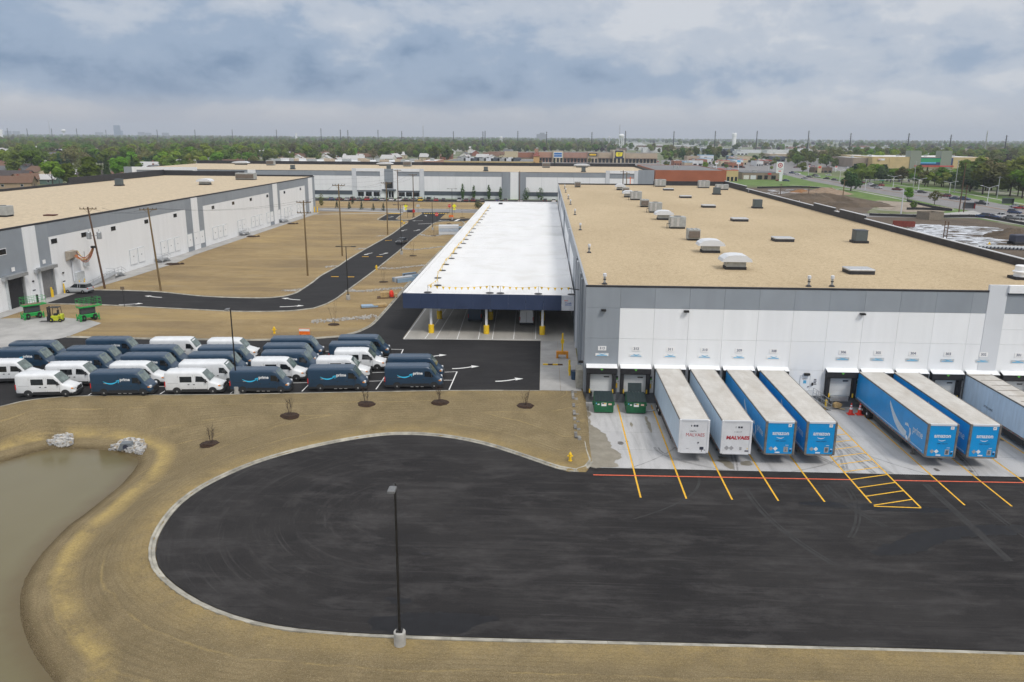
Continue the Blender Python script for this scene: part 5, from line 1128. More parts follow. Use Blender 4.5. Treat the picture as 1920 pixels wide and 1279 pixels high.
VANS = [  # kind, far rear roof corner in the photograph, label
 ('b', 724.7, 680, D_B + 'at the east end of the front row'), ('b', 583, 683, D_B + 'front row, second from the east end'), ('b', 439.5, 687, D_B + 'front row, beside the tall lamp post'),
 ('t', 319, 690, D_T + 'front row, west of the lamp post'), ('b', 182, 691, D_B + 'front row, between two white vans near the pond'), ('t', 43, 695, D_T + 'westmost of the front row'),
 ('b', 730.7, 663, D_B + 'tucked directly behind the eastmost van'), ('t', 598, 666, D_T + 'in the second row of the column nearest the canopy'), ('t', 479, 668, D_T + 'second row, behind the blue van by the lamp post'),
 ('w', 345, 673.5, D_W + 'second row, half hidden by the lamp post'), ('t', 217.5, 676, D_T + 'second row, behind the blue van near the pond'), ('t', 99, 677, D_T + 'second row, behind the westmost front van'), ('t', -22, 672, D_T + 'second row, cut by the picture edge'),
 ('t', 631.5, 651, D_T + 'third row, nearest the canopy lane'), ('b', 497, 654.7, D_B + 'third row, second column from the canopy lane'), ('b', 362, 658, D_B + 'third row, west of the lamp post'),
 ('b', 238, 660, D_B + 'third row, in the middle of the west block'), ('b', 117, 659, D_B + 'third row, second from the west'), ('b', 6.5, 650, D_B + 'third row, westmost with its swoosh in full view'),
 ('b', 621.8, 639, D_B + 'fourth row, nearest the canopy lane'), ('b', 500.7, 642, D_B + 'fourth row, second column from the canopy lane'), ('b', 380, 645.6, D_B + 'fourth row, just west of the lamp post'),
 ('b', 256.5, 645.5, D_B + 'fourth row, in front of the plain white van'), ('b', 137, 647, D_B + 'fourth row, second from the west'), ('b', 30, 638, D_B + 'fourth row, westmost by the concrete pad'),
 ('b', 638.8, 626.6, D_B + 'last row, nearest the canopy'), ('b', 513.8, 629, D_B + 'last row, below the orange sign and yellow hydrant'), ('t', 397, 632, D_T + 'last row, behind the lamp post'), ('w', 291, 630.7, D_W + 'last row, between two blue vans'), ('b', 173, 630, D_B + 'last row, second from the concrete pad')]
used = set()
for k, (kd, px_, py_, lab) in enumerate(VANS):
 src, hl, hh_ = SP[kd]; rz = R_(5.0 + (0 if px_ > 100 else 1.5) + random.uniform(-0.7, 0.7))
 c_ = at(px_, py_, 1.2 + hh_ - 0.03); d_ = Vector((math.cos(rz), math.sin(rz), 0)); n_ = Vector((-d_.y, d_.x, 0))
 loc = c_ + d_ * (hl - 0.06) - n_ * 0.80; loc.z = 1.2
 if kd not in used: used.add(kd); src.location = loc; src.rotation_euler = (0, 0, rz); src['label'] = lab
 else: copy_tree(src, None, loc, rz, lab)
# two vans loading under the canopy
p_ = at(987, 613, 1.2); copy_tree(V_T, None, (p_.x, p_.y + 3.2, 1.2), R_(90), 'silver white van seen from behind under the canopy, tail lamps lit red')['group'] = 'vans under the canopy'
p_ = at(890, 607, 1.2); copy_tree(V_B, None, (p_.x, p_.y + 3.3, 1.2), R_(90), 'dark van seen from behind in the shade under the canopy')['group'] = 'vans under the canopy'
# ------------------------------------------------------------------ semi-trailers at the docks
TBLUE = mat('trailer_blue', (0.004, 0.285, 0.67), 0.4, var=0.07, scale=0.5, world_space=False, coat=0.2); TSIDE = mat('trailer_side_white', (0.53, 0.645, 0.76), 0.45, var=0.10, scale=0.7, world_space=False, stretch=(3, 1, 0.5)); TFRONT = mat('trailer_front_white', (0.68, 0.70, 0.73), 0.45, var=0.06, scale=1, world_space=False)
q = newmat('trailer_roof'); p = q.n('ShaderNodeTexCoord').outputs['Object']; oi = q.n('ShaderNodeObjectInfo')
cc = q.n('ShaderNodeVectorMath', operation='ADD'); q.l(p, cc.inputs[0]); sc3 = q.n('ShaderNodeVectorMath', operation='SCALE'); sc3.inputs[0].default_value = (37, 19, 5); q.l(oi.outputs['Random'], sc3.inputs['Scale']); q.l(sc3.outputs[0], cc.inputs[1]); p2 = cc.outputs[0]
c = q.mx(q.mr(q.noise(q.map(p2, (0.35, 0.7, 1)), 1.0, 6, 0.65, 0.4), 0.33, 0.68), (0.45, 0.425, 0.385), (0.60, 0.585, 0.555))
c = q.mx(q.ma('MULTIPLY', q.mr(q.noise(q.map(p2, (0.16, 0.5, 1)), 1.0, 4), 0.52, 0.72), 0.35), c, (0.36, 0.30, 0.23))
sepx = q.n('ShaderNodeSeparateXYZ'); q.l(p, sepx.inputs[0]); rib = q.ma('FRACT', q.ma('MULTIPLY', sepx.outputs[0], 1.6))
c = q.mx(q.ma('MULTIPLY', q.mr(rib, 0.90, 0.95), 0.16), c, (0.2, 0.19, 0.18)); q.l(c, q.b.inputs['Base Color']); q.b.inputs['Roughness'].default_value = 0.6
TROOF = q.m
RAIL = mat('trailer_rail', (0.20, 0.185, 0.17), 0.55, 0.3, var=0.25, scale=2, world_space=False); REDL = mat('maroon_letters', (0.42, 0.012, 0.03), 0.5, var=0.04, world_space=False)
PLAC = mat('placard_grey', (0.33, 0.34, 0.36), 0.5, var=0.1, world_space=False); SMOKE = mat('swoosh_white', (0.55, 0.62, 0.68), 0.5, var=0.1, scale=2, world_space=False)
TL, TH, TB = 16.0, 4.12, 1.10
def trailer(kind, label, text=None):
 blue = kind == 'blue'; root = empty('semi_trailer', (0, 0, 0), R_(-90), label, 'trailer', 'semi-trailers backed up to the docks')
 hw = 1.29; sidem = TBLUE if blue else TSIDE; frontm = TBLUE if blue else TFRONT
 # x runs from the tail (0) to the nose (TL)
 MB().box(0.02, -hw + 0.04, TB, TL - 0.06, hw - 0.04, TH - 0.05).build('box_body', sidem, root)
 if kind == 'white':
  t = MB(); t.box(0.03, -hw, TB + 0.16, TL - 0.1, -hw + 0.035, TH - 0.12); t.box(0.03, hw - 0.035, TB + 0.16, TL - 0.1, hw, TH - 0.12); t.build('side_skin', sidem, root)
  t = MB()
  for k in range(13):
   x = 0.9 + k * 1.22
   for s in (-1, 1): t.box(x - 0.05, s * hw - 0.006, TB + 0.2, x + 0.05, s * hw + 0.006, TH - 0.16)
  t.build('side_post', TSIDE, root)['kind'] = 'stuff'
 else:
  n_ = 13
  for k in range(n_):
   for s in (-1, 1): MB().box(0.03 + k * (TL - 0.14) / n_ + 0.006, s * hw - 0.018, TB + 0.16, 0.03 + (k + 1) * (TL - 0.14) / n_ - 0.006, s * hw + 0.018, TH - 0.12).build('side_panel', sidem, root)
 MB().box(0.0, -hw + 0.02, TH - 0.049, TL - 0.05, hw - 0.02, TH).build('roof', TROOF, root)
 t = MB()
 for s in (-1, 1):
  t.box(0, s * hw - 0.03, TH - 0.118, TL - 0.05, s * hw + 0.03, TH + 0.02); t.box(0, s * hw - 0.03, TB - 0.04, TL - 0.05, s * hw + 0.03, TB + 0.158)
 t.build('side_rail', RAIL, root)
 t = MB()
 for s in (-1, 1): t.bbox(TL - 0.16, s * (hw - 0.06) - 0.10, TB - 0.02, TL + 0.03, s * (hw - 0.06) + 0.10, TH + 0.02, 0.03)
 t.build('corner_post', RAIL if blue else TFRONT, root)
 MB().box(TL - 0.12, -hw + 0.17, TH - 0.13, TL + 0.025, hw - 0.17, TH + 0.03).build('top_rail', LGREY_P if kind != 'old' else RAIL, root)
 MB().box(TL - 0.3, -hw + 0.17, TB - 0.08, TL + 0.03, hw - 0.17, TB + 0.06).build('bottom_rail', RAIL if blue else TFRONT, root)
 f_ = MB().box(TL - 0.058, -hw + 0.17, TB + 0.065, TL - 0.005, hw - 0.17, TH - 0.135).build('front_panel', frontm, root)
 fr_ = lambda u0, v0: (lambda u, v: (TL + 0.004, u0 + u, v0 + v))
 F = lambda y0, z0, y1, z1, nm, mt_: MB().box(TL - 0.004, y0, z0, TL + 0.006, y1, z1).build(nm, mt_, f_)
 def dia(y, z, s, mt_, nm='placard'): return MB().prism([(y, z - s), (y + s, z), (y, z + s), (y - s, z)], TL - 0.004, TL + 0.008, 'x').build(nm, mt_, f_)
 if blue:
  t = MB(); lettering(t, 'amazon', fr_(0.02, 3.06), 0.5, 0.013, 1.42); t.add([(TL + 0.005, 0.02 + u, 2.70 + v) for u, v in smile(0.70, 0.055, 10, 0.28)], [tuple(range(22))[:]] if False else [(k, k + 1, 20 - k, 21 - k) for k in range(10)]); t.build('lettering', DECALW, f_)
  t = MB(); lettering(t, 'PRIME CAPACITY', fr_(0.08, 2.34), 0.14, 0.002, 0.9); t.build('small_lettering', mat('decal_navy', (0.02, 0.06, 0.15), 0.5), f_)
  F(0.62, 3.66, 0.92, 3.94, 'top_placard', DECALW); F(0.70, 3.77, 0.82, 3.85, 'placard_mark', INK)
  for y, m_ in ((-0.72, PLAC), (-0.34, DECALW)): dia(y, 1.62, 0.20, m_)
  F(0.38, 1.30, 0.76, 1.82, 'service_panel', PLAC); F(0.46, 1.40, 0.68, 1.72, 'hose_box', INK)
  F(-0.36, 1.22, 0.06, 1.33, 'number_strip', DECALW); t = MB(); t.lathe([(0.08, 0), (0.08, 0.05)], 10); t.v = [(TL + c_, 0.95 + a, 1.46 + b_) for a, b_, c_ in t.v]; fix_normals(t.build('electric_socket', INK, f_))
  F(0.50, 1.95, 0.78, 1.98, 'small_lettering', DECALW); F(0.90, 1.60, 1.08, 1.65, 'hose_clip', DECALW)
 elif text:
  t = MB()
  if text == 1:
   lettering(t, 'MALVAES', fr_(0.1, 2.72), 0.44, 0.0, 1.62); t.build('lettering', REDL, f_)
   t = MB(); lettering(t, '23874', fr_(-0.12, 3.06), 0.20, 0.0, 0.60)
   for k in range(3): t.box(TL, -0.30 + k * 0.22, 3.50, TL + 0.006, -0.22 + k * 0.24 + (0.06 if k else 0), 3.66)
   t.build('fleet_number', INK, f_)
   F(0.55, 1.35, 0.90, 1.62, 'hose_box', INK); F(0.70, 1.14, 0.76, 1.35, 'hose', RAIL); F(0.95, 1.25, 1.05, 1.38, 'plate', PLAC); t = MB(); t.lathe([(0.065, 0), (0.065, 0.05)], 10); t.v = [(TL + c_, 0.40 + a, 2.02 + b_) for a, b_, c_ in t.v]; fix_normals(t.build('electric_socket', INK, f_))
   F(-0.62, 1.42, -0.40, 1.46, 'plate', PLAC)
  else:
   lettering(t, 'MALVAES', fr_(0.12, 2.55), 0.42, 0.022, 2.05, shear=0.12); t.build('lettering', REDL, f_)
   t = MB(); lettering(t, '112117', fr_(0.1, 3.10), 0.20, 0.0, 0.62)
   for k in range(3): t.box(TL, -0.12 + k * 0.21, 3.46, TL + 0.006, -0.02 + k * 0.23 + (0.04 if k else -0.06), 3.62)
   t.build('fleet_number', INK, f_)
   for y in (-0.78, -0.38): dia(y, 1.60, 0.22, PLAC)
   F(0.32, 1.42, 0.52, 1.70, 'service_panel', PLAC); F(0.80, 1.28, 1.12, 1.40, 'plate', INK); F(0.98, 1.50, 1.04, 1.62, 'sticker', YEL)
 # side art on the blue trailers
 if blue:
  y_ = -hw - 0.024
  for s in (-1, 1):
   t = MB(); X = lambda u, v: (u, s * (hw + 0.024), v)
   arc = []
   for k in range(15):
    u = k / 14; xx = 8.2 + 4.0 * u; zz = 3.52 - 1.85 * (1 - (1 - u) ** 2.3) + 0.10 * u; th = 0.05 + 0.34 * math.sin(math.pi * (0.12 + 0.70 * u)); arc.append((xx, zz, th))
   V = [X(a, z - th) for a, z, th in arc] + [X(a, z + th) for a, z, th in arc[::-1]]
   t.add(V, [(k, k + 1, 28 - k, 29 - k) for k in range(14)])
   hook = [(11.75, 2.62), (12.3, 2.72), (12.75, 2.55), (12.95, 2.15), (12.75, 1.55), (12.55, 1.25)]; hk = []
   for k, (a, z) in enumerate(hook): w_ = (0.10, 0.14, 0.17, 0.17, 0.12, 0.05)[k]; hk.append((a, z, w_))
   nv = [X(a - w_ * (0.2 if k < 2 else 0.9), z + (w_ if k < 2 else 0)) for k, (a, z, w_) in enumerate(hk)] + [X(a + w_ * (0.2 if k < 2 else 0.9), z - (w_ if k < 2 else 0)) for k, (a, z, w_) in reversed(list(enumerate(hk)))]
   t.add(nv, [(k, k + 1, 10 - k, 11 - k) for k in range(5)]); t.build('swoosh_decal', SMOKE, root)
   t = MB(); lettering(t, 'prime', (lambda u, v: (14.3 + u, -hw - 0.026, 2.72 + v)) if s < 0 else (lambda u, v: (14.3 - u, hw + 0.026, 2.72 + v)), 0.95, 0.012, 1.9); t.build('lettering', SMOKE, root)
   for xx, m_ in ((12.35, DECALW), (12.95, PLAC)): MB().prism([(xx, 0.98 + 0.25), (xx + 0.25, 0.98 + 0.5), (xx, 0.98 + 0.75), (xx - 0.25, 0.98 + 0.5)], s * hw + s * 0.02, s * hw + s * 0.03, 'y').build('placard', m_, root)
   MB().box(0.4, min(s * hw + s * 0.019, s * hw + s * 0.026), TB + 0.28, TL - 0.5, max(s * hw + s * 0.019, s * hw + s * 0.026), TB + 0.34).build('side_stripe', SMOKE, root)
 t = MB()
 for k in range(22): t.box(0.5 + k * 0.7, -hw - 0.036, TB + 0.02, 0.68 + k * 0.7, -hw - 0.031, TB + 0.07)
 t.build('reflector', TAILR, root)
 # running gear
 t = MB(); t.box(0.8, -0.55, 0.75, 5.2, -0.40, TB - 0.05); t.box(0.8, 0.40, 0.75, 5.2, 0.55, TB - 0.05); t.box(0.4, -hw + 0.1, TB - 0.15, TL - 0.4, hw - 0.1, TB - 0.045); t.tube((1.9, -1.0, 0.52), (1.9, 1.0, 0.52), 0.07); t.tube((3.15, -1.0, 0.52), (3.15, 1.0, 0.52), 0.07); t.build('chassis', PLAST, root)
 for x in (1.9, 3.15):
  for s in (-1, 1):
   wheel(root, x, s * 1.12, 0.51, 0.27, hub=DECALW); wheel(root, x, s * 0.80, 0.51, 0.27, hub=PLAST)
 t = MB()
 for s in (-1, 1): t.box(4.6, s * 1.18 - 0.02, 0.45, 11.2, s * 1.18 + 0.02, TB - 0.05)
 t.build('side_skirt', PLAST, root)
 for s in (-1, 1):
  t = MB(); t.box(12.6, s * 0.75 - 0.06, 0.12, 12.76, s * 0.75 + 0.06, TB - 0.05); t.box(12.48, s * 0.75 - 0.14, 0.0, 12.88, s * 0.75 + 0.14, 0.1); t.tube((12.68, s * 0.75, 0.5), (13.5, s * 0.4, TB - 0.1), 0.035); t.build('landing_leg', RAIL, root)
 MB().box(-0.02, -hw, 0.55, 0.08, hw, 0.66).build('under_guard', RAIL, root)
 for s in (-1, 1): MB().box(-0.03, s * (hw - 0.06) - 0.06, TB, 0.1, s * (hw - 0.06) + 0.06, TH + 0.01).build('door_post', LGREY_P, root)
 return root
def put(o, x, y_nose, label=None): o.location = (x, y_nose + TL, 0); return o
t1 = put(trailer('white', 'worn white semi-trailer with thin maroon lettering, first trailer from the green dumpsters', 1), 13.52, 66.45)
t2 = put(trailer('white', 'dirty white semi-trailer with bold maroon lettering and two grey diamonds, between white and blue trailers', 2), 17.2, 66.38)
t3 = put(trailer('blue', 'blue semi-trailer with white lettering parked right beside the bold lettered white trailer'), 21.0, 66.4)
t4 = copy_tree(t3, None, (24.55, 66.5 + TL, 0), R_(-90), 'blue semi-trailer with one grey and one white diamond, beside the yellow hatched walkway')
t5 = copy_tree(t3, None, (34.95, 66.55 + TL, 0), R_(-90), 'blue semi-trailer with its big white side swoosh in view by the orange cones')
t6 = copy_tree(t3, None, (38.6, 66.65 + TL, 0), R_(-90), 'blue semi-trailer with a sooty roof edge, second past the hatched walkway')
t7 = put(trailer('white', 'plain pale semi-trailer with a brown patched roof, cut by the edge of the picture'), 46.05, 66.5)
t = MB()
for k in range(9): t.box(0.6 + k * 1.7, -1.15 + 0.2 * (k % 3), TH + 0.003, 0.70 + k * 1.7, 1.15, TH + 0.012)
t.build('roof_patch', mat('roof_rust', (0.13, 0.10, 0.075), 0.8, var=0.3, world_space=False), t7)
for xx in (9.0,):
 t = MB(); lettering(t, 'XTRA LEASE', lambda u, v: (5.0 + u, -1.29 - 0.012, 2.0 + v), 0.3, 0.004); t.build('lettering', INK, t7)
# ------------------------------------------------------------------ cars
def carproto(kind):
 suv = kind != 'sedan'
 root = empty('car', (0, 0, 0))
 h = {'sedan': 1.45, 'suv': 1.72, 'pickup': 1.85}[kind]; L2 = {'sedan': 2.35, 'suv': 2.35, 'pickup': 2.75}[kind]; hw = 0.92; belt = 0.95 if not suv else 1.08
 st = [(-L2, 0.42, belt - 0.12, 0.80), (-L2 + 0.12, 0.28, belt, 0.89), (-0.5, 0.22, belt, hw), (0.9, 0.22, belt, hw), (L2 - 0.5, 0.24, belt - 0.12, 0.89), (L2 - 0.08, 0.3, belt - 0.25, 0.80), (L2, 0.36, belt - 0.36, 0.72)]
 b = fix_normals(loft(st, 0.94).build('body', VWHITE, root)); b.data.polygons.foreach_set('use_smooth', [len(p.vertices) == 4 for p in b.data.polygons])
 if kind == 'sedan': cab = [(-1.75, belt - 0.02), (-1.15, h - 0.03), (0.05, h), (0.95, belt - 0.02)]
 elif kind == 'suv': cab = [(-2.22, belt - 0.02), (-1.95, h - 0.05), (0.1, h), (1.0, belt - 0.02)]
 else: cab = [(-0.75, belt - 0.02), (-0.6, h - 0.02), (0.55, h), (1.35, belt - 0.02)]
 t = MB(); w0, w1 = 0.86, 0.68
 v = [(x, s * (w0 if z < belt else w1), z) for s in (-1, 1) for x, z in cab]
 t.add(v, [(0, 1, 5, 4), (1, 2, 6, 5), (2, 3, 7, 6), (3, 2, 1, 0), (4, 5, 6, 7)]); fix_normals(t.build('window', GLASS, root))
 (xa, za), (xb, zb_) = cab[1], cab[2]
 MB().box(xa - 0.02, -w1 - 0.02, za - 0.03, xb + 0.05, w1 + 0.02, h + 0.02).build('roof', VWHITE, root)
 t = MB()
 for s in (-1, 1):
  for xx in ((xa + xb) / 2 - 0.05, (xa + xb) / 2 + (0.9 if kind == 'suv' else 0.55) - 0.55): t.add([(xx, s * 0.875, belt), (xx + 0.1, s * 0.875, belt), (xx + 0.08, s * 0.70, h - 0.03), (xx, s * 0.70, h - 0.03)], [(0, 1, 2, 3)])
 t.build('pillar', VWHITE, root)
 if kind == 'pickup': MB().box(-L2 + 0.12, -0.72, belt - 0.3, -0.85, 0.72, belt + 0.012).build('truck_bed', PLAST, root)
 for s in (-1, 1):
  MB().cbox(L2 - 0.2, s * 0.66, belt - 0.26, 0.22, 0.28, 0.13).build('headlight', LAMPC, root); MB().cbox(-L2 + 0.05, s * 0.70, belt - 0.14, 0.10, 0.24, 0.16).build('tail_light', TAILR, root)
  for xw in (-L2 * 0.6, L2 * 0.62): wheel(root, xw, s * 0.80, 0.34, 0.22)
 t = MB(); t.cbox(L2 - 0.06, 0, 0.38, 0.2, 1.5, 0.22); t.cbox(-L2 + 0.06, 0, 0.42, 0.2, 1.5, 0.2); t.build('bumper', PLAST, root)
 return root
PROTO = {k: carproto(k) for k in ('sedan', 'suv', 'pickup')}
CARP = {'silver': (0.40, 0.42, 0.44), 'white': (0.68, 0.69, 0.70), 'black': (0.016, 0.017, 0.020), 'grey': (0.12, 0.125, 0.13), 'blue': (0.022, 0.045, 0.12), 'red': (0.36, 0.018, 0.02), 'maroon': (0.12, 0.014, 0.02), 'yellow': (0.72, 0.47, 0.02)}
CARM = {k: paint('car_' + k, v) for k, v in CARP.items()}
used_c = set()
def car(kind, colour, loc, rz, label, group=None):
 src = PROTO[kind]
 if kind in used_c: o = copy_tree(src, None, loc, rz, label)
 else: used_c.add(kind); o = src; o.location = loc; o.rotation_euler = (0, 0, rz); o['label'] = label
 o['category'] = 'car'
 if group: o['group'] = group
 elif 'group' in o: del o['group']
 for c_ in o.children:
  if c_.name.split('.')[0] in ('body', 'roof', 'pillar'): c_.material_slots[0].link = 'OBJECT'; c_.material_slots[0].material = CARM[colour]
 return o
car('suv', 'silver', (-80.7, 133.6, 1.2), R_(172), 'silver sport utility car parked at the dock doors of the west warehouse')
p_ = at(751, 458, 1.2); car('sedan', 'black', (p_.x, p_.y + 1.4, 1.2), R_(-100), 'black car driving towards the lot on the new asphalt drive')
CN = {'silver': 'silver', 'white': 'white', 'black': 'black', 'grey': 'dark grey', 'blue': 'dark blue', 'red': 'bright red', 'maroon': 'maroon', 'yellow': 'yellow'}
row = [(615, 'blue', 'sedan'), (631, 'maroon', 'sedan'), (646, 'silver', 'sedan'), (657, 'maroon', 'suv'), (669, 'grey', 'sedan'), (685, 'red', 'suv'), (701, 'blue', 'sedan'), (715, 'silver', 'sedan'), (732, 'white', 'sedan'), (747, 'white', 'pickup'), (760, 'black', 'sedan'), (775, 'grey', 'sedan'), (788, 'yellow', 'suv'), (803, 'black', 'pickup'), (818, 'red', 'sedan'), (832, 'black', 'sedan'), (862, 'silver', 'pickup'), (875, 'maroon', 'sedan'), (888, 'maroon', 'suv'), (905, 'grey', 'suv'), (933, 'blue', 'sedan'), (949, 'grey', 'suv'), (976, 'silver', 'sedan'), (1022, 'black', 'suv'), (1038, 'white', 'suv')]
marksn = ['under the tree by the west warehouse corner', 'next to the blue one at its end', 'in the front half behind a tall utility pole', 'behind a small dark evergreen', 'before the low band of office windows', 'before the second office window', 'near the entrance walk', 'just west of the entrance', 'right before the entrance doors', 'beside a dark utility pole', 'east of the white pick-up', 'beside the black pole at the drive', 'standing out among dark cars', 'next to the yellow one', 'beyond a black pick-up', 'east of the bright red one', 'beyond the thin lamp post', 'beside the silver pick-up', 'between a maroon car and a grey one', 'at the canopy roof corner', 'above the canopy end', 'above the middle of the canopy end', 'above the canopy end near a brown pole', 'at the warehouse corner beside a white one', 'last one beside the gravel roof']
for (px_, colr, kd), mk in zip(row, marksn):
 p_ = at(px_, 378, 1.2); car(kd, colr, (p_.x, 341.2, 1.2), R_(90 + random.uniform(-2, 2)) if kd != 'x' else 0, f'{CN[colr]} {"pick-up" if kd == "pickup" else "car"} in the office lot, {mk}', 'cars parked before the north warehouse')
# ------------------------------------------------------------------ lamp posts
def lamp(px_, py_, heads, label, z=None, base=True, top=None, rz=0.0):
 p_ = atg(px_, py_) if z is None else at(px_, py_, z)
 hgt_ = (height(p_.x, p_.y, top) - p_.z) if top else 10.0
 o = empty('lamp_post', p_, rz, label, 'lamp post', 'lamp posts of the yard')
 b0 = 0
 if base: MB().lathe([(0.34, -0.3), (0.34, 0.80), (0.31, 0.84)], 18).build('concrete_base', CONC, o); b0 = 0.84
 t = MB(); t.cbox(0, 0, b0 + 0.06, 0.36, 0.36, 0.10); t.tube((0, 0, b0), (0, 0, hgt_), 0.085, 8, 0.065); t.build('pole', BRONZE, o)
 if heads == 1:
  MB().cbox(0, -0.5, hgt_ - 0.02, 0.10, 0.7, 0.08).build('arm', BRONZE, o); MB().bbox(-0.20, -1.15, hgt_ - 0.08, 0.20, -0.45, hgt_ + 0.06, 0.03).build('lamp_head', mat('lamp_grey', (0.16, 0.165, 0.17), 0.5, 0.2), o)
 elif heads == 2:
  MB().cbox(0, 0, hgt_ - 0.02, 2.0, 0.07, 0.07).build('arm', BRONZE, o)
  for s in (-1, 1): MB().bbox(min(s * 0.9, s * 1.7), -0.18, hgt_ - 0.07, max(s * 0.9, s * 1.7), 0.18, hgt_ + 0.05, 0.02).build('lamp_head', BRONZE, o)
 return o
lamp(750, 1208, 1, 'tall black lamp post on a concrete base at the turning circle kerb', top=906)
lamp(445, 738, 1, 'black lamp post on a concrete base in front of the van rows', z=1.15, top=577)
lamp(653, 562, 2, 'black double headed lamp post beside the drive, nearest the van lot', z=1.17, top=462)
lamp(753, 477, 2, 'black double headed lamp post beside the black car on the drive', z=1.17, top=384)
lamp(811, 431, 2, 'black double headed lamp post on the straw island by the crated stack', z=1.17, top=378)
lamp(848, 412, 2, 'black double headed lamp post among the signs at the drive exit', z=1.17, top=354)
# ------------------------------------------------------------------ utility poles and wires
def pole(px_, py_, top, label, mt_, arms=1, rz=0.0, lean=0.0, r=0.19, kind=None):
 p_ = at(px_, py_, 1.17); h = height(p_.x, p_.y, top) - 1.17; o = empty('utility_pole', p_, rz, label, 'utility pole', 'wooden utility poles along the lawn')
 tx = -lean * h
 MB().tube((0, 0, -0.3), (tx, 0, h), r, 10, r * 0.66).build('pole', mt_, o)
 for k in range(arms):
  t = MB(); z = h - 0.35 - k * 2.0; xk = tx * z / h; t.cbox(xk, 0, z, 2.8, 0.11, 0.14); t.tube((xk - 0.7, 0.02, z), (xk, 0.02, z - 0.7), 0.025, 5); t.tube((xk + 0.7, 0.02, z), (xk, 0.02, z - 0.7), 0.025, 5)
  c_ = t.build('crossarm', WOOD, o)
  for x in (-1.3, -0.7, 0.7, 1.3): MB().lathe([(0.05, 0), (0.08, 0.06), (0.05, 0.12), (0.07, 0.18), (0.03, 0.22)], 8, (xk + x, 0, z + 0.07)).build('insulator', BRONZE, c_)
 return o, Vector((p_.x, p_.y, 1.17)), h
POL = []
for a in ((197, 541, 388, 'brown utility pole hung with two grey transformers before the west warehouse', DWOOD, 1, 0.2, 0.085), (302, 545, 389, 'leaning tan utility pole with a single bracket beside the hung platform', WOOD, 1, 0.6, 0.05), (577, 517, 376, 'tan utility pole with a wide crossarm near the far corner of the west warehouse', WOOD, 2, 0.0, 0.0), (642, 480, 345, 'tan utility pole in the middle of the brown lawn behind a lamp post', WOOD, 1, 0.1, 0.01), (727, 440, 341, 'tan utility pole close to the edge of the new drive', WOOD, 1, 0.1, 0.0), (747, 394, 318, 'dark brown utility pole beside the street and a yellow sign', DWOOD, 1, 0, 0.0), (776, 407, 326, 'black utility pole at the corner of the drive entrance', DWOOD, 1, 0, 0.0), (974, 392, 321, 'bare dark pole standing between the canopy end and the north warehouse', DWOOD, 0, 0, 0.0)):
 POL.append(pole(*a[:4], a[4], a[5], a[6], a[7]))
o, p_, h = POL[0]
for s in (-1, 1):
 t = MB(); z = h - 5.6; t.lathe([(0.36, 0), (0.40, 0.05), (0.40, 1.15), (0.34, 1.25), (0.12, 1.3)], 14, (-0.085 * (z) + s * 0.85, 0, z)); t.tube((-0.085 * z + s * 0.85, 0, z + 1.25), (-0.085 * z + s * 0.85, 0, z + 1.7), 0.05); t.tube((-0.085 * z + s * 0.5, 0, z + 0.6), (-0.085 * z, 0, z + 0.6), 0.06); t.build('transformer', STEEL, o)
t = MB(); t.cbox(-0.085 * (h - 7) - 0.4, 0, h - 7.0, 0.9, 0.5, 0.35); t.build('cable_clamp', BRONZE, o)
st = p_ + Vector((-0.085 * (h - 7) - 0.6, 0, h - 7.1)); CABC = [mat('cable_orange', (0.55, 0.14, 0.05), 0.6), mat('cable_tan', (0.42, 0.30, 0.20), 0.6), mat('cable_maroon', (0.16, 0.03, 0.04), 0.6), mat('cable_yellow', (0.62, 0.42, 0.05), 0.6)]
cb = empty('cable_bundle', st, 0, 'bundle of orange, tan and maroon cables sagging from the transformer pole to the warehouse wall', 'cables')
for k in range(9):
 e_ = ENTRY + Vector((0, random.uniform(-0.6, 0.6), random.uniform(-0.5, 0.3))); pts = []
 for i in range(15):
  u = i / 14; q_ = st.lerp(e_, u); q_.z -= 4 * u * (1 - u) * (1.15 + 0.10 * k) ; pts.append(q_ - st + Vector((0, (k - 4) * 0.07, 0)))
 MB().path(pts, 0.06, 6).build('cable', CABC[k % 4], cb)
def wire(a, b_, sag, label, r=0.02, grp='overhead wires'):
 o = empty('overhead_wire', a, 0, label, 'wire', grp); pts = []
 for i in range(17): u = i / 16; q_ = a.lerp(b_, u); q_.z -= 4 * u * (1 - u) * sag; pts.append(q_ - a)
 MB().path(pts, r, 4).build('wire', BRONZE, o)
tops = [pp + Vector((0, 0, hh_ - 0.15)) for _, pp, hh_ in POL]
wl = 'thin dark overhead wire slung between the utility poles of the lawn'
for i, j in ((0, 1), (1, 2), (2, 3), (3, 4), (4, 6), (6, 5)):
 for dx in (-1.2, 1.2): wire(tops[i] + Vector((dx, 0, 0)), tops[j] + Vector((dx, 0, 0)), 0.9, wl, 0.018)
for dz in (0, -1.6): wire(Vector((-86, 300, 12 + dz)), Vector((-54, 302, 14.5 + dz)), 0.6, wl, 0.018)
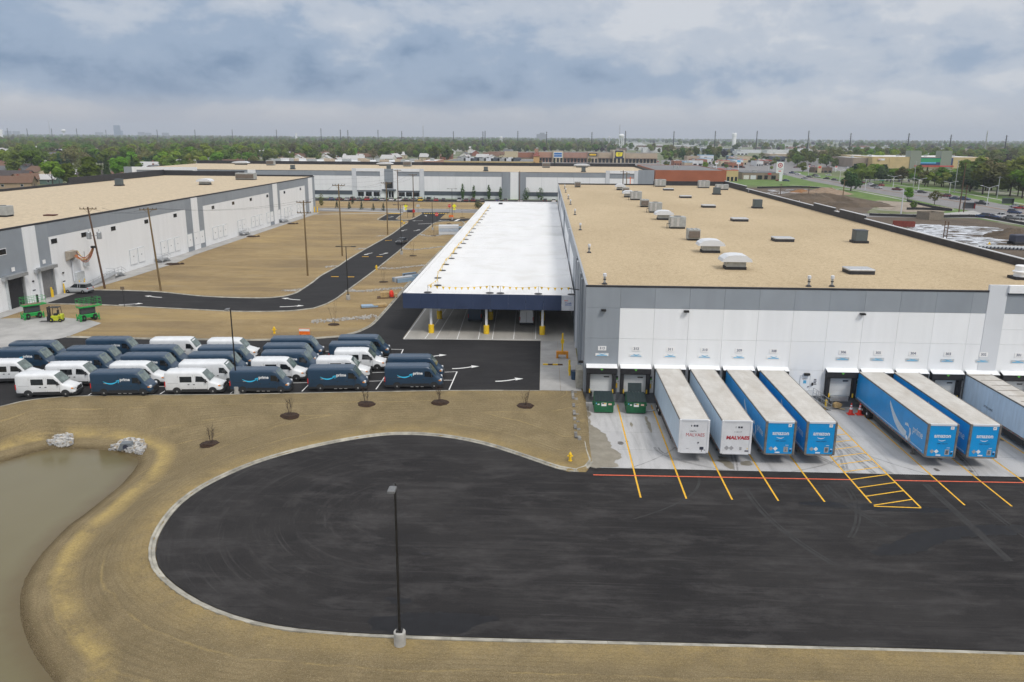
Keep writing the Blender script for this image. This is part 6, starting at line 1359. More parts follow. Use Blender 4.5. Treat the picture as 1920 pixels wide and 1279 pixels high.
# ------------------------------------------------------------------ machines on the concrete pad
GRN = mat('machine_green', (0.01, 0.30, 0.055), 0.45, var=0.08, world_space=False); LIME = mat('forklift_lime', (0.46, 0.50, 0.02), 0.45, var=0.08, world_space=False); PLYW = mat('deck_plywood', (0.20, 0.14, 0.085), 0.8, var=0.3, scale=4, world_space=False)
def scissor(px_, py_, rz, label):
 o = empty('scissor_lift', at(px_, py_, 1.2), rz, label, 'scissor lift', 'green scissor lifts on the concrete pad'); o.scale = (0.66, 0.66, 1.02)
 MB().bbox(-1.8, -0.75, 0.45, 1.8, 0.75, 0.95, 0.08).build('chassis', GRN, o); t = MB()
 for s in (-1, 1): t.bbox(s * 1.75 - 0.28, -1.0, 0.30, s * 1.75 + 0.28, 1.0, 0.62, 0.05)
 for sx_ in (-1, 1):
  for sy_ in (-1, 1): t.cbox(sx_ * 2.0, sy_ * 0.98, 0.55, 0.18, 0.18, 0.85); t.cbox(sx_ * 2.0, sy_ * 0.98, 0.09, 0.36, 0.36, 0.06)
 t.build('outrigger', GRN, o)
 for x in (-1.2, 1.2):
  for s in (-1, 1): wheel(o, x, s * 0.88, 0.46, 0.34, hub=GRN)
 t = MB()
 for k in range(5):
  z = 0.98 + k * 0.17
  for s in (-1, 1): t.add([(-1.6, s * 0.45 - 0.04, z), (1.6, s * 0.45 - 0.04, z + 0.14), (1.6, s * 0.45 + 0.04, z + 0.14), (-1.6, s * 0.45 + 0.04, z), (-1.6, s * 0.45 - 0.04, z + 0.12), (1.6, s * 0.45 - 0.04, z + 0.26), (1.6, s * 0.45 + 0.04, z + 0.26), (-1.6, s * 0.45 + 0.04, z + 0.12)], [(0, 3, 2, 1), (4, 5, 6, 7), (0, 1, 5, 4), (1, 2, 6, 5), (2, 3, 7, 6), (3, 0, 4, 7)])
 t.build('scissor_stack', mat('scissor_grey', (0.07, 0.075, 0.08), 0.5), o)
 MB().box(-1.5, -0.4, 0.96, 1.5, 0.4, 1.75).build('engine_tray', PLAST, o)
 MB().bbox(-2.0, -0.95, 1.95, 2.0, 0.95, 2.15, 0.03).build('platform', GRN, o); MB().box(-1.9, -0.85, 2.153, 1.9, 0.85, 2.17).build('deck', PLYW, o)
 MB().box(1.9, -0.9, 1.98, 2.9, 0.9, 2.12).build('deck_extension', GRN, o)
 t = MB()
 for s in (-1, 1):
  for x in (-1.95, -0.95, 0.05, 1.05, 1.95, 2.85): t.tube((x, s * 0.9, 2.15), (x, s * 0.9, 3.2), 0.03, 6)
  for z in (3.2, 2.7): t.tube((-1.95, s * 0.9, z), (2.85, s * 0.9, z), 0.026, 6)
 for x in (-1.95, 2.85):
  for z in (3.2, 2.7): t.tube((x, -0.9, z), (x, 0.9, z), 0.026, 6)
 t.build('guard_rail', GRN, o); MB().bbox(1.5, 0.5, 2.2, 1.9, 0.9, 3.35, 0.04).build('control_box', PLAST, o)
 return o
scissor(62, 597, R_(52), 'green scissor lift with an orange cloth on its rail, west of the forklift')
scissor(166, 600, R_(52), 'green scissor lift at the pad edge, east of the forklift')
o = empty('forklift', at(105, 603, 1.2), R_(190), 'small black and lime forklift with its forks lowered between two green lifts', 'forklift')
MB().bbox(-1.0, -0.5, 0.25, 0.5, 0.5, 0.95, 0.08).build('body', LIME, o); MB().bbox(-1.1, -0.5, 0.5, -0.5, 0.5, 1.15, 0.1).build('counterweight', LIME, o); MB().bbox(-0.4, -0.28, 0.96, 0.15, 0.28, 1.25, 0.06).build('seat', PLAST, o); MB().box(-0.5, -0.28, 1.2, -0.4, 0.28, 1.75).build('seat_back', PLAST, o)
t = MB()
for s in (-1, 1):
 t.tube((0.55, s * 0.46, 0.9), (0.4, s * 0.46, 2.15), 0.04, 6); t.tube((-0.8, s * 0.46, 1.1), (-0.65, s * 0.46, 2.15), 0.04, 6)
t.box(-0.72, -0.52, 2.13, 0.5, 0.52, 2.2); t.build('overhead_guard', PLAST, o)
t = MB()
for s in (-1, 1): t.box(0.72, s * 0.32 - 0.09, 0.1, 0.9, s * 0.32 + 0.09, 2.25)
for z in (0.4, 1.2, 2.1): t.box(0.74, -0.3, z, 0.86, 0.3, z + 0.12)
t.box(0.92, -0.5, 0.2, 1.0, 0.5, 0.9); t.build('mast', PLAST, o)
for s in (-1, 1): MB().box(1.0, s * 0.26 - 0.06, 0.06, 2.15, s * 0.26 + 0.06, 0.11).build('fork', PLAST, o)
for x, r_ in ((0.45, 0.33), (-0.8, 0.26)):
 for s in (-1, 1): wheel(o, x, s * 0.46, r_, 0.2, hub=LIME)
# ------------------------------------------------------------------ hydrants, signs, bollards, cones, dumpsters
def hydrant(p_, label, s=1.0, group='yellow hydrants'):
 o = empty('fire_hydrant', p_, 0, label, 'hydrant', group); o.scale = (s,) * 3
 MB().lathe([(0.17, -0.1), (0.17, 0.05), (0.12, 0.06), (0.12, 0.55), (0.15, 0.56), (0.15, 0.62), (0.12, 0.72), (0.05, 0.80), (0.03, 0.86)], 14).build('barrel', YEL, o)
 t = MB(); t.tube((-0.25, 0, 0.46), (0.25, 0, 0.46), 0.07, 8); t.build('side_outlet', YEL, o); MB().tube((0, 0, 0.42), (0, -0.24, 0.42), 0.085, 8).build('pump_outlet', YEL, o)
hydrant(atg(1069, 864), 'yellow fire hydrant on the straw point between the turning circle and the docks', 1.0)
hydrant(at(514.5, 625, 1.17), 'yellow fire hydrant on the grass behind the last row of vans', 1.15)
hydrant(at(706, 506, 1.17), 'yellow fire hydrant at the rock channel beside the drive', 1.2)
def sign(p_, h, shape, mt_, label, back=None, w=0.6, txt=None, group='signs along the drive', rz=0.0, cat='sign'):
 o = empty('road_sign', p_, rz, label, cat, group); MB().box(-0.03, -0.03, 0, 0.03, 0.03, h).build('post', BRONZE, o)
 if shape == 'oct': P = [(w * math.cos(R_(22.5 + 45 * k)), h + w * math.sin(R_(22.5 + 45 * k))) for k in range(8)]
 elif shape == 'dia': P = [(0, h - w), (w, h), (0, h + w), (-w, h)]
 else: P = [(-w, h - w * 0.8), (w, h - w * 0.8), (w, h + w * 0.8), (-w, h + w * 0.8)]
 pl = MB().prism(P, -0.06, -0.035, 'y').build('plate', mt_, o)
 if txt: t = MB(); lettering(t, txt, lambda u, v: (u, -0.066, h + v), w * 0.62, 0.005); t.build('lettering', SIGNW, pl)
 return o
sign(at(775.5, 408, 1.17), 2.2, 'oct', RED, 'red stop sign at the crossing of the drive lanes', w=0.6);
sign(at(819, 416, 1.17), 2.4, 'oct', RED, 'red stop sign on the straw island tip', w=0.62, txt='STOP')
sign(at(843, 398, 1.17), 2.3, 'oct', RED, 'red stop sign at the drive exit, farther one by the street', w=0.6, txt='STOP')
o = sign(at(761, 400, 1.17), 2.6, 'dia', mat('sign_lime', (0.82, 0.80, 0.02), 0.5), 'bright yellow crossing sign beside a white wrapped post west of the entrance', w=0.8); MB().box(-0.45, -0.06, 1.2, 0.45, -0.035, 1.7).build('plaque', mat('sign_lime', (0.8, 0.8, 0.02)), o)
o = sign(at(852, 400, 1.17), 2.6, 'dia', mat('sign_lime', (0.8, 0.8, 0.02)), 'bright yellow crossing sign east of the drive exit', w=0.8); MB().box(-0.45, -0.06, 1.2, 0.45, -0.035, 1.7).build('plaque', mat('sign_lime', (0.8, 0.8, 0.02)), o)
o = empty('notice_board', at(769, 409, 1.17), 0, 'small black notice board on two posts at the drive entrance', 'sign'); t = MB(); t.box(-0.85, -0.04, 0, -0.77, 0.04, 2.6); t.box(0.77, -0.04, 0, 0.85, 0.04, 2.6); t.build('post', BRONZE, o); MB().box(-0.95, -0.08, 1.9, 0.95, -0.045, 2.7).build('board', INK, o)
o = empty('wrapped_post', at(758, 397, 1.17), 0, 'post wrapped in white sheeting beside the yellow crossing sign', 'post'); MB().lathe([(0.5, 0), (0.55, 0.6), (0.4, 1.4), (0.45, 2.0), (0.2, 2.3)], 9).build('sheeting', LGREY_P, o); MB().box(-0.05, -0.05, 2.2, 0.05, 0.05, 2.7).build('post', BRONZE, o)
o = empty('message_box', at(846, 412, 1.17), 0, 'orange work sign box on legs beside the drive exit', 'sign'); MB().box(-0.75, -0.2, 0.8, 0.75, 0.2, 1.5).build('box', ORANGE, o); t = MB(); t.box(-0.7, -0.05, 0, -0.6, 0.05, 0.79); t.box(0.6, -0.05, 0, 0.7, 0.05, 0.79); t.build('leg', BRONZE, o)
sign(at(753.5, 420.5, 1.17), 0.9, 'sq', YEL, 'low yellow marker plate at the kerb of the drive', w=0.28)
sign(at(758, 423, 1.17), 0.8, 'sq', YEL, 'low lime and yellow plate on the kerb corner of the turnout', w=0.25)
sign(at(784, 399.5, 1.17), 2.6, 'sq', SIGNG, 'back of a pale route sign on a thin post by the street', w=0.55)
sign(at(233.5, 575, 1.17), 3.0, 'sq', mat('sign_back', (0.16, 0.12, 0.08), 0.6), 'dark post with a brown sign back beside the dock road', w=0.32)
o = empty('work_sign', at(571.5, 632, 1.17), 0, 'small orange and white work sign stuck in the grass behind the vans', 'sign'); MB().box(-0.75, -0.02, 0.35, 0.75, 0.02, 1.2).build('plate', ORANGE, o); MB().box(-0.72, -0.03, 0.82, 0.72, -0.021, 1.15).build('white_band', SIGNW, o); t = MB(); t.box(-0.6, -0.015, 0, -0.55, 0.015, 0.35); t.box(0.55, -0.015, 0, 0.6, 0.015, 0.35); t.build('leg', BRONZE, o)
def bollard(p_, label, h=1.25, group='yellow bollards', r=0.12, mt_=YEL):
 o = empty('bollard', p_, 0, label, 'bollard', group); MB().lathe([(r, -0.1), (r, h - 0.06), (r * 0.7, h)], 12).build('post', mt_, o); MB().lathe([(r + 0.09, 0), (r + 0.06, 0.04)], 12).build('collar', CONC, o)
for px_, py_, lab, h in ((33.5, 556, 'yellow bollard half behind a stack of boxes at the first dock door', 1.3), (48, 557, 'tall yellow bollard inside the dark dock opening', 1.75), (61, 557, 'tall yellow bollard at the right post of the dark dock opening', 1.75), (83, 549.5, 'tall yellow bollard at the left post of the second dock opening', 1.75), (94, 540, 'yellow bollard inside the second dock opening', 1.5), (106, 537, 'yellow bollard behind the silver car at the second dock', 1.5)):
 p_ = at(px_, py_, 1.2); bollard((max(p_.x, LX1 + 0.7), p_.y, 1.2), lab, h)
for px_, py_, lab in ((588, 393, 'yellow post in front of the far corner door of the west warehouse, left of two'), (593, 392, 'yellow post in front of the far corner door of the west warehouse, right of two')):
 p_ = at(px_, py_, 1.2); bollard((-82.4 + (1.0 if px_ > 590 else 0), 286.5, 1.2), lab, 2.0, r=0.2)
bollard((30.4, 82.0, 0), 'short yellow bollard at the foot of the dock stairs', 1.1)
bollard((3.3, 88.8, 1.2), 'yellow bollard beside the blue bin at the corner of the warehouse, front one', 1.3); bollard((3.3, 90.3, 1.2), 'yellow bollard at the corner of the warehouse, back one', 1.5)
o = empty('bin', (3.8, 87.5, 1.2), 0, 'blue round bin against the warehouse corner wall', 'bin'); MB().lathe([(0.36, 0), (0.42, 1.0), (0.45, 1.02)], 14).build('drum', mat('bin_blue', (0.015, 0.05, 0.10), 0.5), o); MB().lathe([(0.30, 1.021), (0.25, 1.05)], 14).build('liner', INK, o)
o = empty('barrier_arm', (2.6, 96.5, 1.2), 0, 'upright yellow barrier arm with an orange foot under the canopy edge', 'barrier'); MB().box(-0.10, -0.08, 0.8, 0.10, 0.08, 3.2).build('arm', YEL, o); MB().box(-0.2, -0.14, 1.9, 0.2, 0.14, 2.4).build('counter_box', YEL, o); t = MB(); t.box(-0.75, -0.3, 0.5, 0.75, 0.3, 0.85); t.box(-0.75, -0.3, 0, -0.5, 0.3, 0.5); t.box(0.5, -0.3, 0, 0.75, 0.3, 0.5); t.build('foot', mat('amber_foot', (0.62, 0.24, 0.01), 0.5), o)
o = empty('wheel_stop', (1.4, 93.2, 1.2), 0, 'striped yellow wheel stop lying on the pavement beside the canopy', 'wheel stop');
for k in range(4): MB().box(-1.2 + k * 0.6, -0.1, 0, -0.605 + k * 0.6, 0.1, 0.14).build('stripe', YEL if k % 2 == 0 else DWOOD, o)
DUMPG = mat('dumpster_green', (0.010, 0.115, 0.045), 0.5, var=0.15, scale=2); LIDM = mat('dumpster_lid', (0.017, 0.032, 0.035), 0.5, var=0.2)
def dumpster(x, y, label, open_lid):
 o = empty('dumpster', (x, y, 0), 0, label, 'dumpster', 'green dumpsters at the empty docks')
 MB().prism([(0, 0.12), (1.75, 0.12), (1.9, 1.75), (-0.12, 1.32)], -1.0, 1.0, 'x').build('bin', DUMPG, o)
 t = MB()
 for s in (-1, 1): t.box(s * 1.0 - 0.02, 0.4, 0.75, s * 1.0 + 0.16 * s if s > 0 else -0.98, 1.3, 0.95) if s > 0 else t.box(-1.16, 0.4, 0.75, -0.98, 1.3, 0.95)
 t.box(-1.03, -0.14, 1.22, 1.03, -0.02, 1.34); t.build('side_pocket', DUMPG, o)
 lid = MB(); n_ = 12
 for k in range(n_):
  x0 = -0.97 + k * 1.94 / n_; lid.prism([(-0.16, 1.36), (1.9, 1.80), (1.9, 1.86 if k % 2 else 1.82), (-0.16, 1.42 if k % 2 else 1.38)], x0 + 0.004, x0 + 1.94 / n_ - 0.004, 'x')
 lid.build('lid', LIDM, o)
 if open_lid: MB().prism([(1.86, 1.86), (1.93, 1.86), (2.15, 2.75), (2.08, 2.75)], -0.75, 0.7, 'x').build('raised_lid', LIDM, o)
 def st_(x0, x1, z0, z1, mt_, nm):
  yy = lambda z: -0.1 * (z - 0.12) - 0.012
  return MB().add([(x0, yy(z0), z0), (x1, yy(z0), z0), (x1, yy(z1), z1), (x0, yy(z1), z1)], [(0, 1, 2, 3)]).build(nm, mt_, o)
 st_(-0.28, 0.25, 0.82, 1.2, SIGNW, 'sticker'); st_(0.45, 0.78, 0.95, 1.14, mat('sticker_pink', (0.75, 0.5, 0.42), 0.5), 'sticker'); st_(-0.68, -0.48, 0.95, 1.08, SIGNW, 'sticker'); st_(-0.86, -0.76, 1.05, 1.2, SIGNB, 'sticker')
 yy = lambda z: -0.1 * (z - 0.12) - 0.02
 st_2 = MB().add([(-0.22, yy(1.05), 1.05), (0.0, yy(1.05), 1.05), (0.0, yy(1.16), 1.16), (-0.22, yy(1.16), 1.16)], [(0, 1, 2, 3)]).build('sticker_print', INK, o); MB().add([(0.0, yy(1.05), 1.05), (0.2, yy(1.05), 1.05), (0.2, yy(1.16), 1.16), (0.0, yy(1.16), 1.16)], [(0, 1, 2, 3)]).build('sticker_print', YEL, o)
 return o
dumpster(6.62, 79.4, 'dark green dumpster with its ribbed lid shut, first dock from the corner', False)
dumpster(9.98, 79.35, 'dark green dumpster with one lid flap standing open, second dock from the corner', True)
o = empty('plank', (11.5, 80.3, 0.05), R_(25), 'pale broken board beside the open dumpster', 'board'); MB().box(-0.6, -0.1, 0, 0.6, 0.1, 0.05).build('board', LGREY_P, o); MB().box(-0.4, -0.2, 0.05, -0.3, 0.2, 0.09).build('cleat', LGREY_P, o)
ORC = mat('cone_orange', (0.80, 0.045, 0.02), 0.5)
for x, y, lab in ((32.55, 80.65, 'orange traffic cone with white bands, left of the pair by the parked trailer'), (33.45, 80.6, 'orange traffic cone with white bands, right of the pair at the yellow line')):
 o = empty('traffic_cone', (x, y, 0), 0, lab, 'traffic cone', 'orange cones at the docks'); MB().box(-0.34, -0.34, 0, 0.34, 0.34, 0.06).build('foot', ORC, o); MB().lathe([(0.24, 0.06), (0.16, 0.55)], 14).build('skirt', ORC, o); MB().lathe([(0.162, 0.552), (0.125, 0.78)], 14).build('white_band', SIGNW, o); MB().lathe([(0.124, 0.782), (0.105, 0.88)], 14).build('middle', ORC, o); MB().lathe([(0.104, 0.882), (0.08, 1.02)], 14).build('white_band', SIGNW, o); MB().lathe([(0.079, 1.022), (0.045, 1.22)], 14).build('tip', ORC, o)
o = empty('cardboard_scrap', (31.7, 82.2, 0), R_(20), 'crumpled tan cardboard fallen below an empty dock door', 'cardboard'); MB().prism([(-0.5, 0.25), (0.3, 0.2), (0.5, 0.6), (-0.1, 0.8), (-0.55, 0.7)], -0.2, 0.15, 'y').build('sheet', mat('cardboard', (0.40, 0.28, 0.13), 0.8, var=0.25), o); MB().cbox(0.35, -0.3, 0.12, 0.3, 0.7, 0.06, rz=0.4).build('flap', mat('cardboard_pale', (0.55, 0.44, 0.28), 0.8), o)
o = empty('box_stack', at(30, 566, 1.2) + Vector((0.8, 0, 0)), 0, 'tan wrapped stack of boxes beside the first dark dock opening', 'boxes')
for k in range(2): MB().box(-0.5 + k * 0.5, -0.5, 0.1, -0.02 + k * 0.5, 0.5, 1.5).build('box', mat('cardboard', (0.4, 0.28, 0.13)), o)
MB().box(-0.55, -0.55, 0, 0.52, 0.55, 0.1).build('pallet', DWOOD, o); MB().box(-0.52, -0.52, 1.502, 0.5, 0.52, 1.7).build('cover', INK, o)
# goods left on the straw by the drive lane
def stack_of(px_, py_, label, cat, items, rz=0.9):
 o = empty(cat.replace(' ', '_'), at(px_, py_, 1.17), rz, label, cat)
 for nm, mb_, mt_ in items: mb_.build(nm, mt_, o)
TANB = mat('cardboard', (0.4, 0.28, 0.13)); BLW = mat('stack_blue', (0.25, 0.36, 0.48), 0.5)
stack_of(693, 576.5, 'flat pallet of pale blue sheets lying on the straw by the drive lane', 'pallet', [('pallet', MB().box(-1.4, -0.8, 0, 1.4, 0.8, 0.15), WOOD), ('sheets', MB().box(-1.3, -0.75, 0.152, 1.3, 0.75, 0.4), BLW)], 0.3)
stack_of(712, 575, 'flat stack of tan boards on the straw beside blue sheets', 'board stack', [('boards', MB().box(-1.1, -0.8, 0.1, 1.1, 0.8, 0.45), TANB), ('pallet', MB().box(-1.1, -0.8, 0, 1.1, 0.8, 0.098), DWOOD)], 0.5)
stack_of(727, 558, 'pallet of brown boxes with a bright red bag beside the drive lane', 'pallet', [('pallet', MB().box(-1.8, -0.8, 0, 1.6, 0.8, 0.15), DWOOD), ('box', MB().box(-1.2, -0.6, 0.152, 0.2, 0.6, 1.0), TANB), ('red_bag', MB().lathe([(0.35, 0.152), (0.42, 0.6), (0.3, 1.1), (0.12, 1.25)], 10, (0.65, 0, 0)), ORC), ('box', MB().box(1.15, -0.5, 0.152, 1.6, 0.6, 0.7), TANB)], 0.2)
stack_of(757, 527.5, 'bundle of grey blue framing lengths stacked on the straw near the canopy', 'frame bundle', [('bundle', MB().box(-1.9, -1.0 + k * 0.45, 0.1 * (k % 2), 1.9, -0.65 + k * 0.45, 0.7 + 0.12 * (k % 3)), (BLW, STEEL, LGREY_P)[k % 3]) for k in range(5)], 0.75)
stack_of(771, 520, 'second bundle of grey lengths lying behind the first near the canopy', 'frame bundle', [('bundle', MB().box(-1.5, -0.7 + k * 0.4, 0, 1.5, -0.4 + k * 0.4, 0.55 + 0.1 * k), (BLW, STEEL, INK)[k % 3]) for k in range(4)], 0.75)
stack_of(841.5, 439.5, 'pale plastic wrapped stack of crates on the straw island', 'crate stack', [('crate', MB().box(-2.8, -1.3, 0.1 + k * 0.85, 2.8, 1.3, 0.9 + k * 0.85), (LGREY_P, mat('wrap_blue', (0.45, 0.52, 0.62), 0.4))[k % 2]) for k in range(3)], 0.1)
stack_of(856, 431, 'loose pile of grey lengths beyond the wrapped crates on the island', 'frame bundle', [('bundle', MB().box(-2.4, -1.2 + k * 0.5, 0, 2.4, -0.8 + k * 0.5, 0.6 + 0.2 * (k % 2)), (STEEL, BLW)[k % 2]) for k in range(5)], 0.9)
# ------------------------------------------------------------------ saplings in mulch rings, evergreens, rocks
BARK = mat('twig_bark', (0.055, 0.035, 0.028), 0.85, var=0.2)
def sapling(p_, label, h=2.1, r=1.05, stems=7, group='bare saplings in mulch rings', seed=1):
 rg = random.Random(seed); o = empty('sapling', p_, 0, label, 'sapling', group)
 P = [(r * (1 + rg.uniform(-0.12, 0.12)) * math.cos(a), 0.8 * r * (1 + rg.uniform(-0.12, 0.12)) * math.sin(a)) for a in [2 * math.pi * k / 18 for k in range(18)]]
 b = MB(); n_ = len(P); b.add([(x, y, -0.12) for x, y in P] + [(x * 0.75, y * 0.75, 0.10 + rg.uniform(0, 0.05)) for x, y in P] + [(0, 0, 0.16)], [(k, (k + 1) % n_, n_ + (k + 1) % n_, n_ + k) for k in range(n_)] + [(n_ + k, n_ + (k + 1) % n_, 2 * n_) for k in range(n_)]); b.build('mulch_ring', MULCH, o)
 for k in range(stems):
  a = rg.uniform(0, 6.28); s = rg.uniform(0.10, 0.26); hh_ = h * rg.uniform(0.65, 1.0); t = MB(); q0 = Vector((0.1 * math.cos(a), 0.1 * math.sin(a), 0.05)); pts = [q0]
  for i in range(1, 6): u = i / 5; pts.append(Vector((0.1 * math.cos(a) + math.cos(a) * s * hh_ * u * 0.9, 0.1 * math.sin(a) + math.sin(a) * s * hh_ * u, hh_ * u)) + Vector((rg.uniform(-0.04, 0.04), rg.uniform(-0.04, 0.04), 0)))
  for i in range(5): t.tube(pts[i], pts[i + 1], 0.018 * (1 - i / 7), 5, 0.018 * (1 - (i + 1) / 7))
  for i in (2, 3, 4):
   for _ in range(2):
    aa = rg.uniform(0, 6.28); t.tube(pts[i], pts[i] + Vector((math.cos(aa) * 0.25, math.sin(aa) * 0.25, rg.uniform(0.25, 0.5))), 0.012, 4, 0.006)
  t.build('stem', BARK, o)
for k, (x, y, lab) in enumerate(((396, 832, 'bare sapling in a mulch ring near the pond and the curved kerb'), (544, 779, 'bare sapling in a mulch ring below the white van of the front row'), (687, 757, 'bare sapling in a mulch ring below the second blue van from the east'), (825, 754, 'bare sapling in a mulch ring below the eastmost blue van'), (985, 761, 'bare sapling in a mulch ring closest to the dock wall'))):
 sapling(atg(x, y), lab, seed=20 + k)
for k, (x, y, h, lab) in enumerate(((626, 609, 5.5, 'thin young tree with a dark mulch patch by the rock channel behind the van lot'), (719, 529, 5.0, 'thin young tree on the straw bank between two rock channels'), (774, 480, 5.0, 'thin young tree on the straw bank past the black car'), (813, 442.5, 4.5, 'thin young tree in front of the wrapped crates'), (842, 420, 4.0, 'thin young tree on the tip of the straw island'), (867, 408, 3.5, 'thin young tree beside the stop signs at the exit'))):
 sapling(at(x, y, 1.17), lab, h, 1.0, 3, 'thin young trees on the straw bank', 60 + k)
for k, (x, y, w, lab) in enumerate(((325, 496, 1.9, 'dark heap of soil below the platform nearest the dock road'), (473, 444, 1.7, 'dark heap of soil at the middle platform of the west warehouse'), (547, 420, 1.7, 'dark heap of soil at the far platform of the west warehouse'))):
 rg = random.Random(90 + k); o = empty('soil_heap', at(x, y, 1.17), 0, lab, 'soil heap', 'soil heaps along the west warehouse'); b = MB(); n_ = 16
 b.add([(w * (1 + rg.uniform(-.2, .2)) * math.cos(6.283 * i / n_), w * 0.7 * (1 + rg.uniform(-.2, .2)) * math.sin(6.283 * i / n_), -0.05) for i in range(n_)] + [(w * 0.5 * (1 + rg.uniform(-.3, .3)) * math.cos(6.283 * i / n_), w * 0.35 * math.sin(6.283 * i / n_), 0.2 + rg.uniform(0, .15)) for i in range(n_)] + [(0, 0, 0.35)], [(i, (i + 1) % n_, n_ + (i + 1) % n_, n_ + i) for i in range(n_)] + [(n_ + i, n_ + (i + 1) % n_, 2 * n_) for i in range(n_)]); b.build('mound', MULCH, o); MB().lathe([(0.5, -0.05), (0.35, 0.25), (0.1, 0.35)], 9, (w * 0.9, 0.5, 0)).build('clod', MULCH, o)
NEED = mat('evergreen_needles', (0.018, 0.040, 0.020), 0.9, var=0.4, scale=3)
def cone_shrub(p_, h, w, label, cat='evergreen', group='small evergreens along the street', seed=1, mt_=None):
 rg = random.Random(seed); o = empty('evergreen_shrub', p_, 0, label, cat, group); b = MB()
 for k in range(150):
  u = rg.random() ** 0.8; z = 0.15 + h * u; r = w * ((1 - u) ** 0.8 if cat != 'tree' else math.sin(math.pi * (0.12 + 0.8 * u))) * rg.uniform(0.4, 1.0); a = rg.uniform(0, 6.28); c_ = Vector((r * math.cos(a), r * math.sin(a), z)); s = 0.16 * h * rg.uniform(0.5, 1.0) * (1.1 - u * 0.6)
  d1 = Vector((math.cos(a), math.sin(a), rg.uniform(-0.2, 0.5))).normalized(); d2 = d1.cross(Vector((0, 0, 1))).normalized()
  b.add([c_ - d2 * s * 0.5, c_ + d1 * s * 0.6 + Vector((0, 0, -s * 0.3)), c_ + d2 * s * 0.5, c_ + Vector((0, 0, s * 0.7))], [(0, 1, 2, 3)])
 b.build('foliage', mt_ or NEED, o); MB().tube((0, 0, -0.05), (0, 0, h * 0.85), 0.06, 6, 0.03).build('stem', BARK, o)
for k, (x, y, h, lab) in enumerate(((632, 391, 2.9, 'small evergreen by the street, westmost of the row'), (655, 392, 2.8, 'small evergreen by the street, just east of a utility pole'), (678, 393, 2.9, 'small evergreen by the street, third from the west'), (700, 395, 2.6, 'small evergreen by the street, fourth from the west'), (719, 395.5, 2.8, 'small evergreen by the street, next to the entrance lane'), (661, 383, 3.0, 'small evergreen on the tan berm before the parked cars'))):
 cone_shrub(at(x, y, 1.17), h, 0.95, lab, seed=30 + k)
cone_shrub(at(603, 386, 1.17), 4.6, 1.2, 'yellow green young tree at the far corner of the west warehouse', 'tree', None, 44, mat('young_leaf', (0.11, 0.12, 0.02), 0.9, var=0.4, scale=2))
for k in range(22):
 x = -82 + k * 1.45 + (3 if k > 7 else 0)
 if -73 < x < -64: continue
 cone_shrub((x, 355.9, 1.18), 0.9, 0.55, 'low round dark shrub against the office front of the north warehouse', 'shrub', 'shrubs before the office windows', 200 + k)
for k, (x, h) in enumerate(((869, 7.5), (890, 7.0), (918, 7.2), (939.5, 6.2), (988, 6.0), (1013.5, 6.0))):
 p_ = at(x, 372.5, 1.18); cone_shrub((p_.x, 355.6, 1.18), h * 0.85, 1.0 if k < 4 else 2.0, ['slim green tree against the slate band of the north warehouse, westmost', 'slim green tree second along the slate band', 'slim green tree third along the slate band', 'slim green tree at the end of the slate band beside a grey pier', 'bushy green tree just right of the white pier of the north warehouse', 'bushy green tree beside the gravel roof corner'][k], 'tree', 'young trees before the north warehouse', 300 + k, mat('fresh_leaf', (0.045, 0.10, 0.02), 0.9, var=0.4, scale=2))
o = empty('bush', at(897, 392, 1.17), 0, 'brown green round bush behind the canopy roof edge by the street', 'bush')
rg = random.Random(5); b = MB()
for k in range(160):
 v = Vector((rg.gauss(0, 1), rg.gauss(0, 1), rg.gauss(0, 1))).normalized() * rg.uniform(0.6, 1.0); c_ = Vector((v.x * 1.8, v.y * 1.8, 1.6 + v.z * 1.6)); d1 = v.orthogonal().normalized(); d2 = v.cross(d1); b.add([c_ - d1 * 0.3, c_ - d2 * 0.3, c_ + d1 * 0.3, c_ + d2 * 0.3], [(0, 1, 2, 3)])
b.build('foliage', mat('bush_leaf', (0.06, 0.07, 0.025), 0.9, var=0.4, scale=2), o); MB().tube((0, 0, 0), (0, 0, 1.5), 0.1, 6).build('stem', BARK, o)
# rocks: angular stones heaped at the pond and laid in the channels
def stone(b, c_, s, rg):
 v = [];
 for k in range(8):
  q_ = Vector(((k & 1) * 2 - 1, ((k >> 1) & 1) * 2 - 1, (k >> 2) * 2 - 1)); v.append(c_ + Vector((q_.x * s * rg.uniform(0.5, 1.0), q_.y * s * rg.uniform(0.4, 0.9), q_.z * s * rg.uniform(0.35, 0.7))))
 a = rg.uniform(0, 6.28); ca, sa = math.cos(a), math.sin(a); v = [Vector((c_.x + (p.x - c_.x) * ca - (p.y - c_.y) * sa, c_.y + (p.x - c_.x) * sa + (p.y - c_.y) * ca, p.z)) for p in v]
 b.add(v, [(0, 2, 3, 1), (4, 5, 7, 6), (0, 1, 5, 4), (1, 3, 7, 5), (3, 2, 6, 7), (2, 0, 4, 6)], rg.choice((0, 0, 0, 1, 1, 2)))
STON = [mat('limestone_pale', (0.50, 0.49, 0.47), 0.85, var=0.15, scale=3), mat('limestone_grey', (0.36, 0.36, 0.36), 0.85, var=0.2, scale=3), mat('limestone_tan', (0.36, 0.30, 0.22), 0.85, var=0.2, scale=3)]
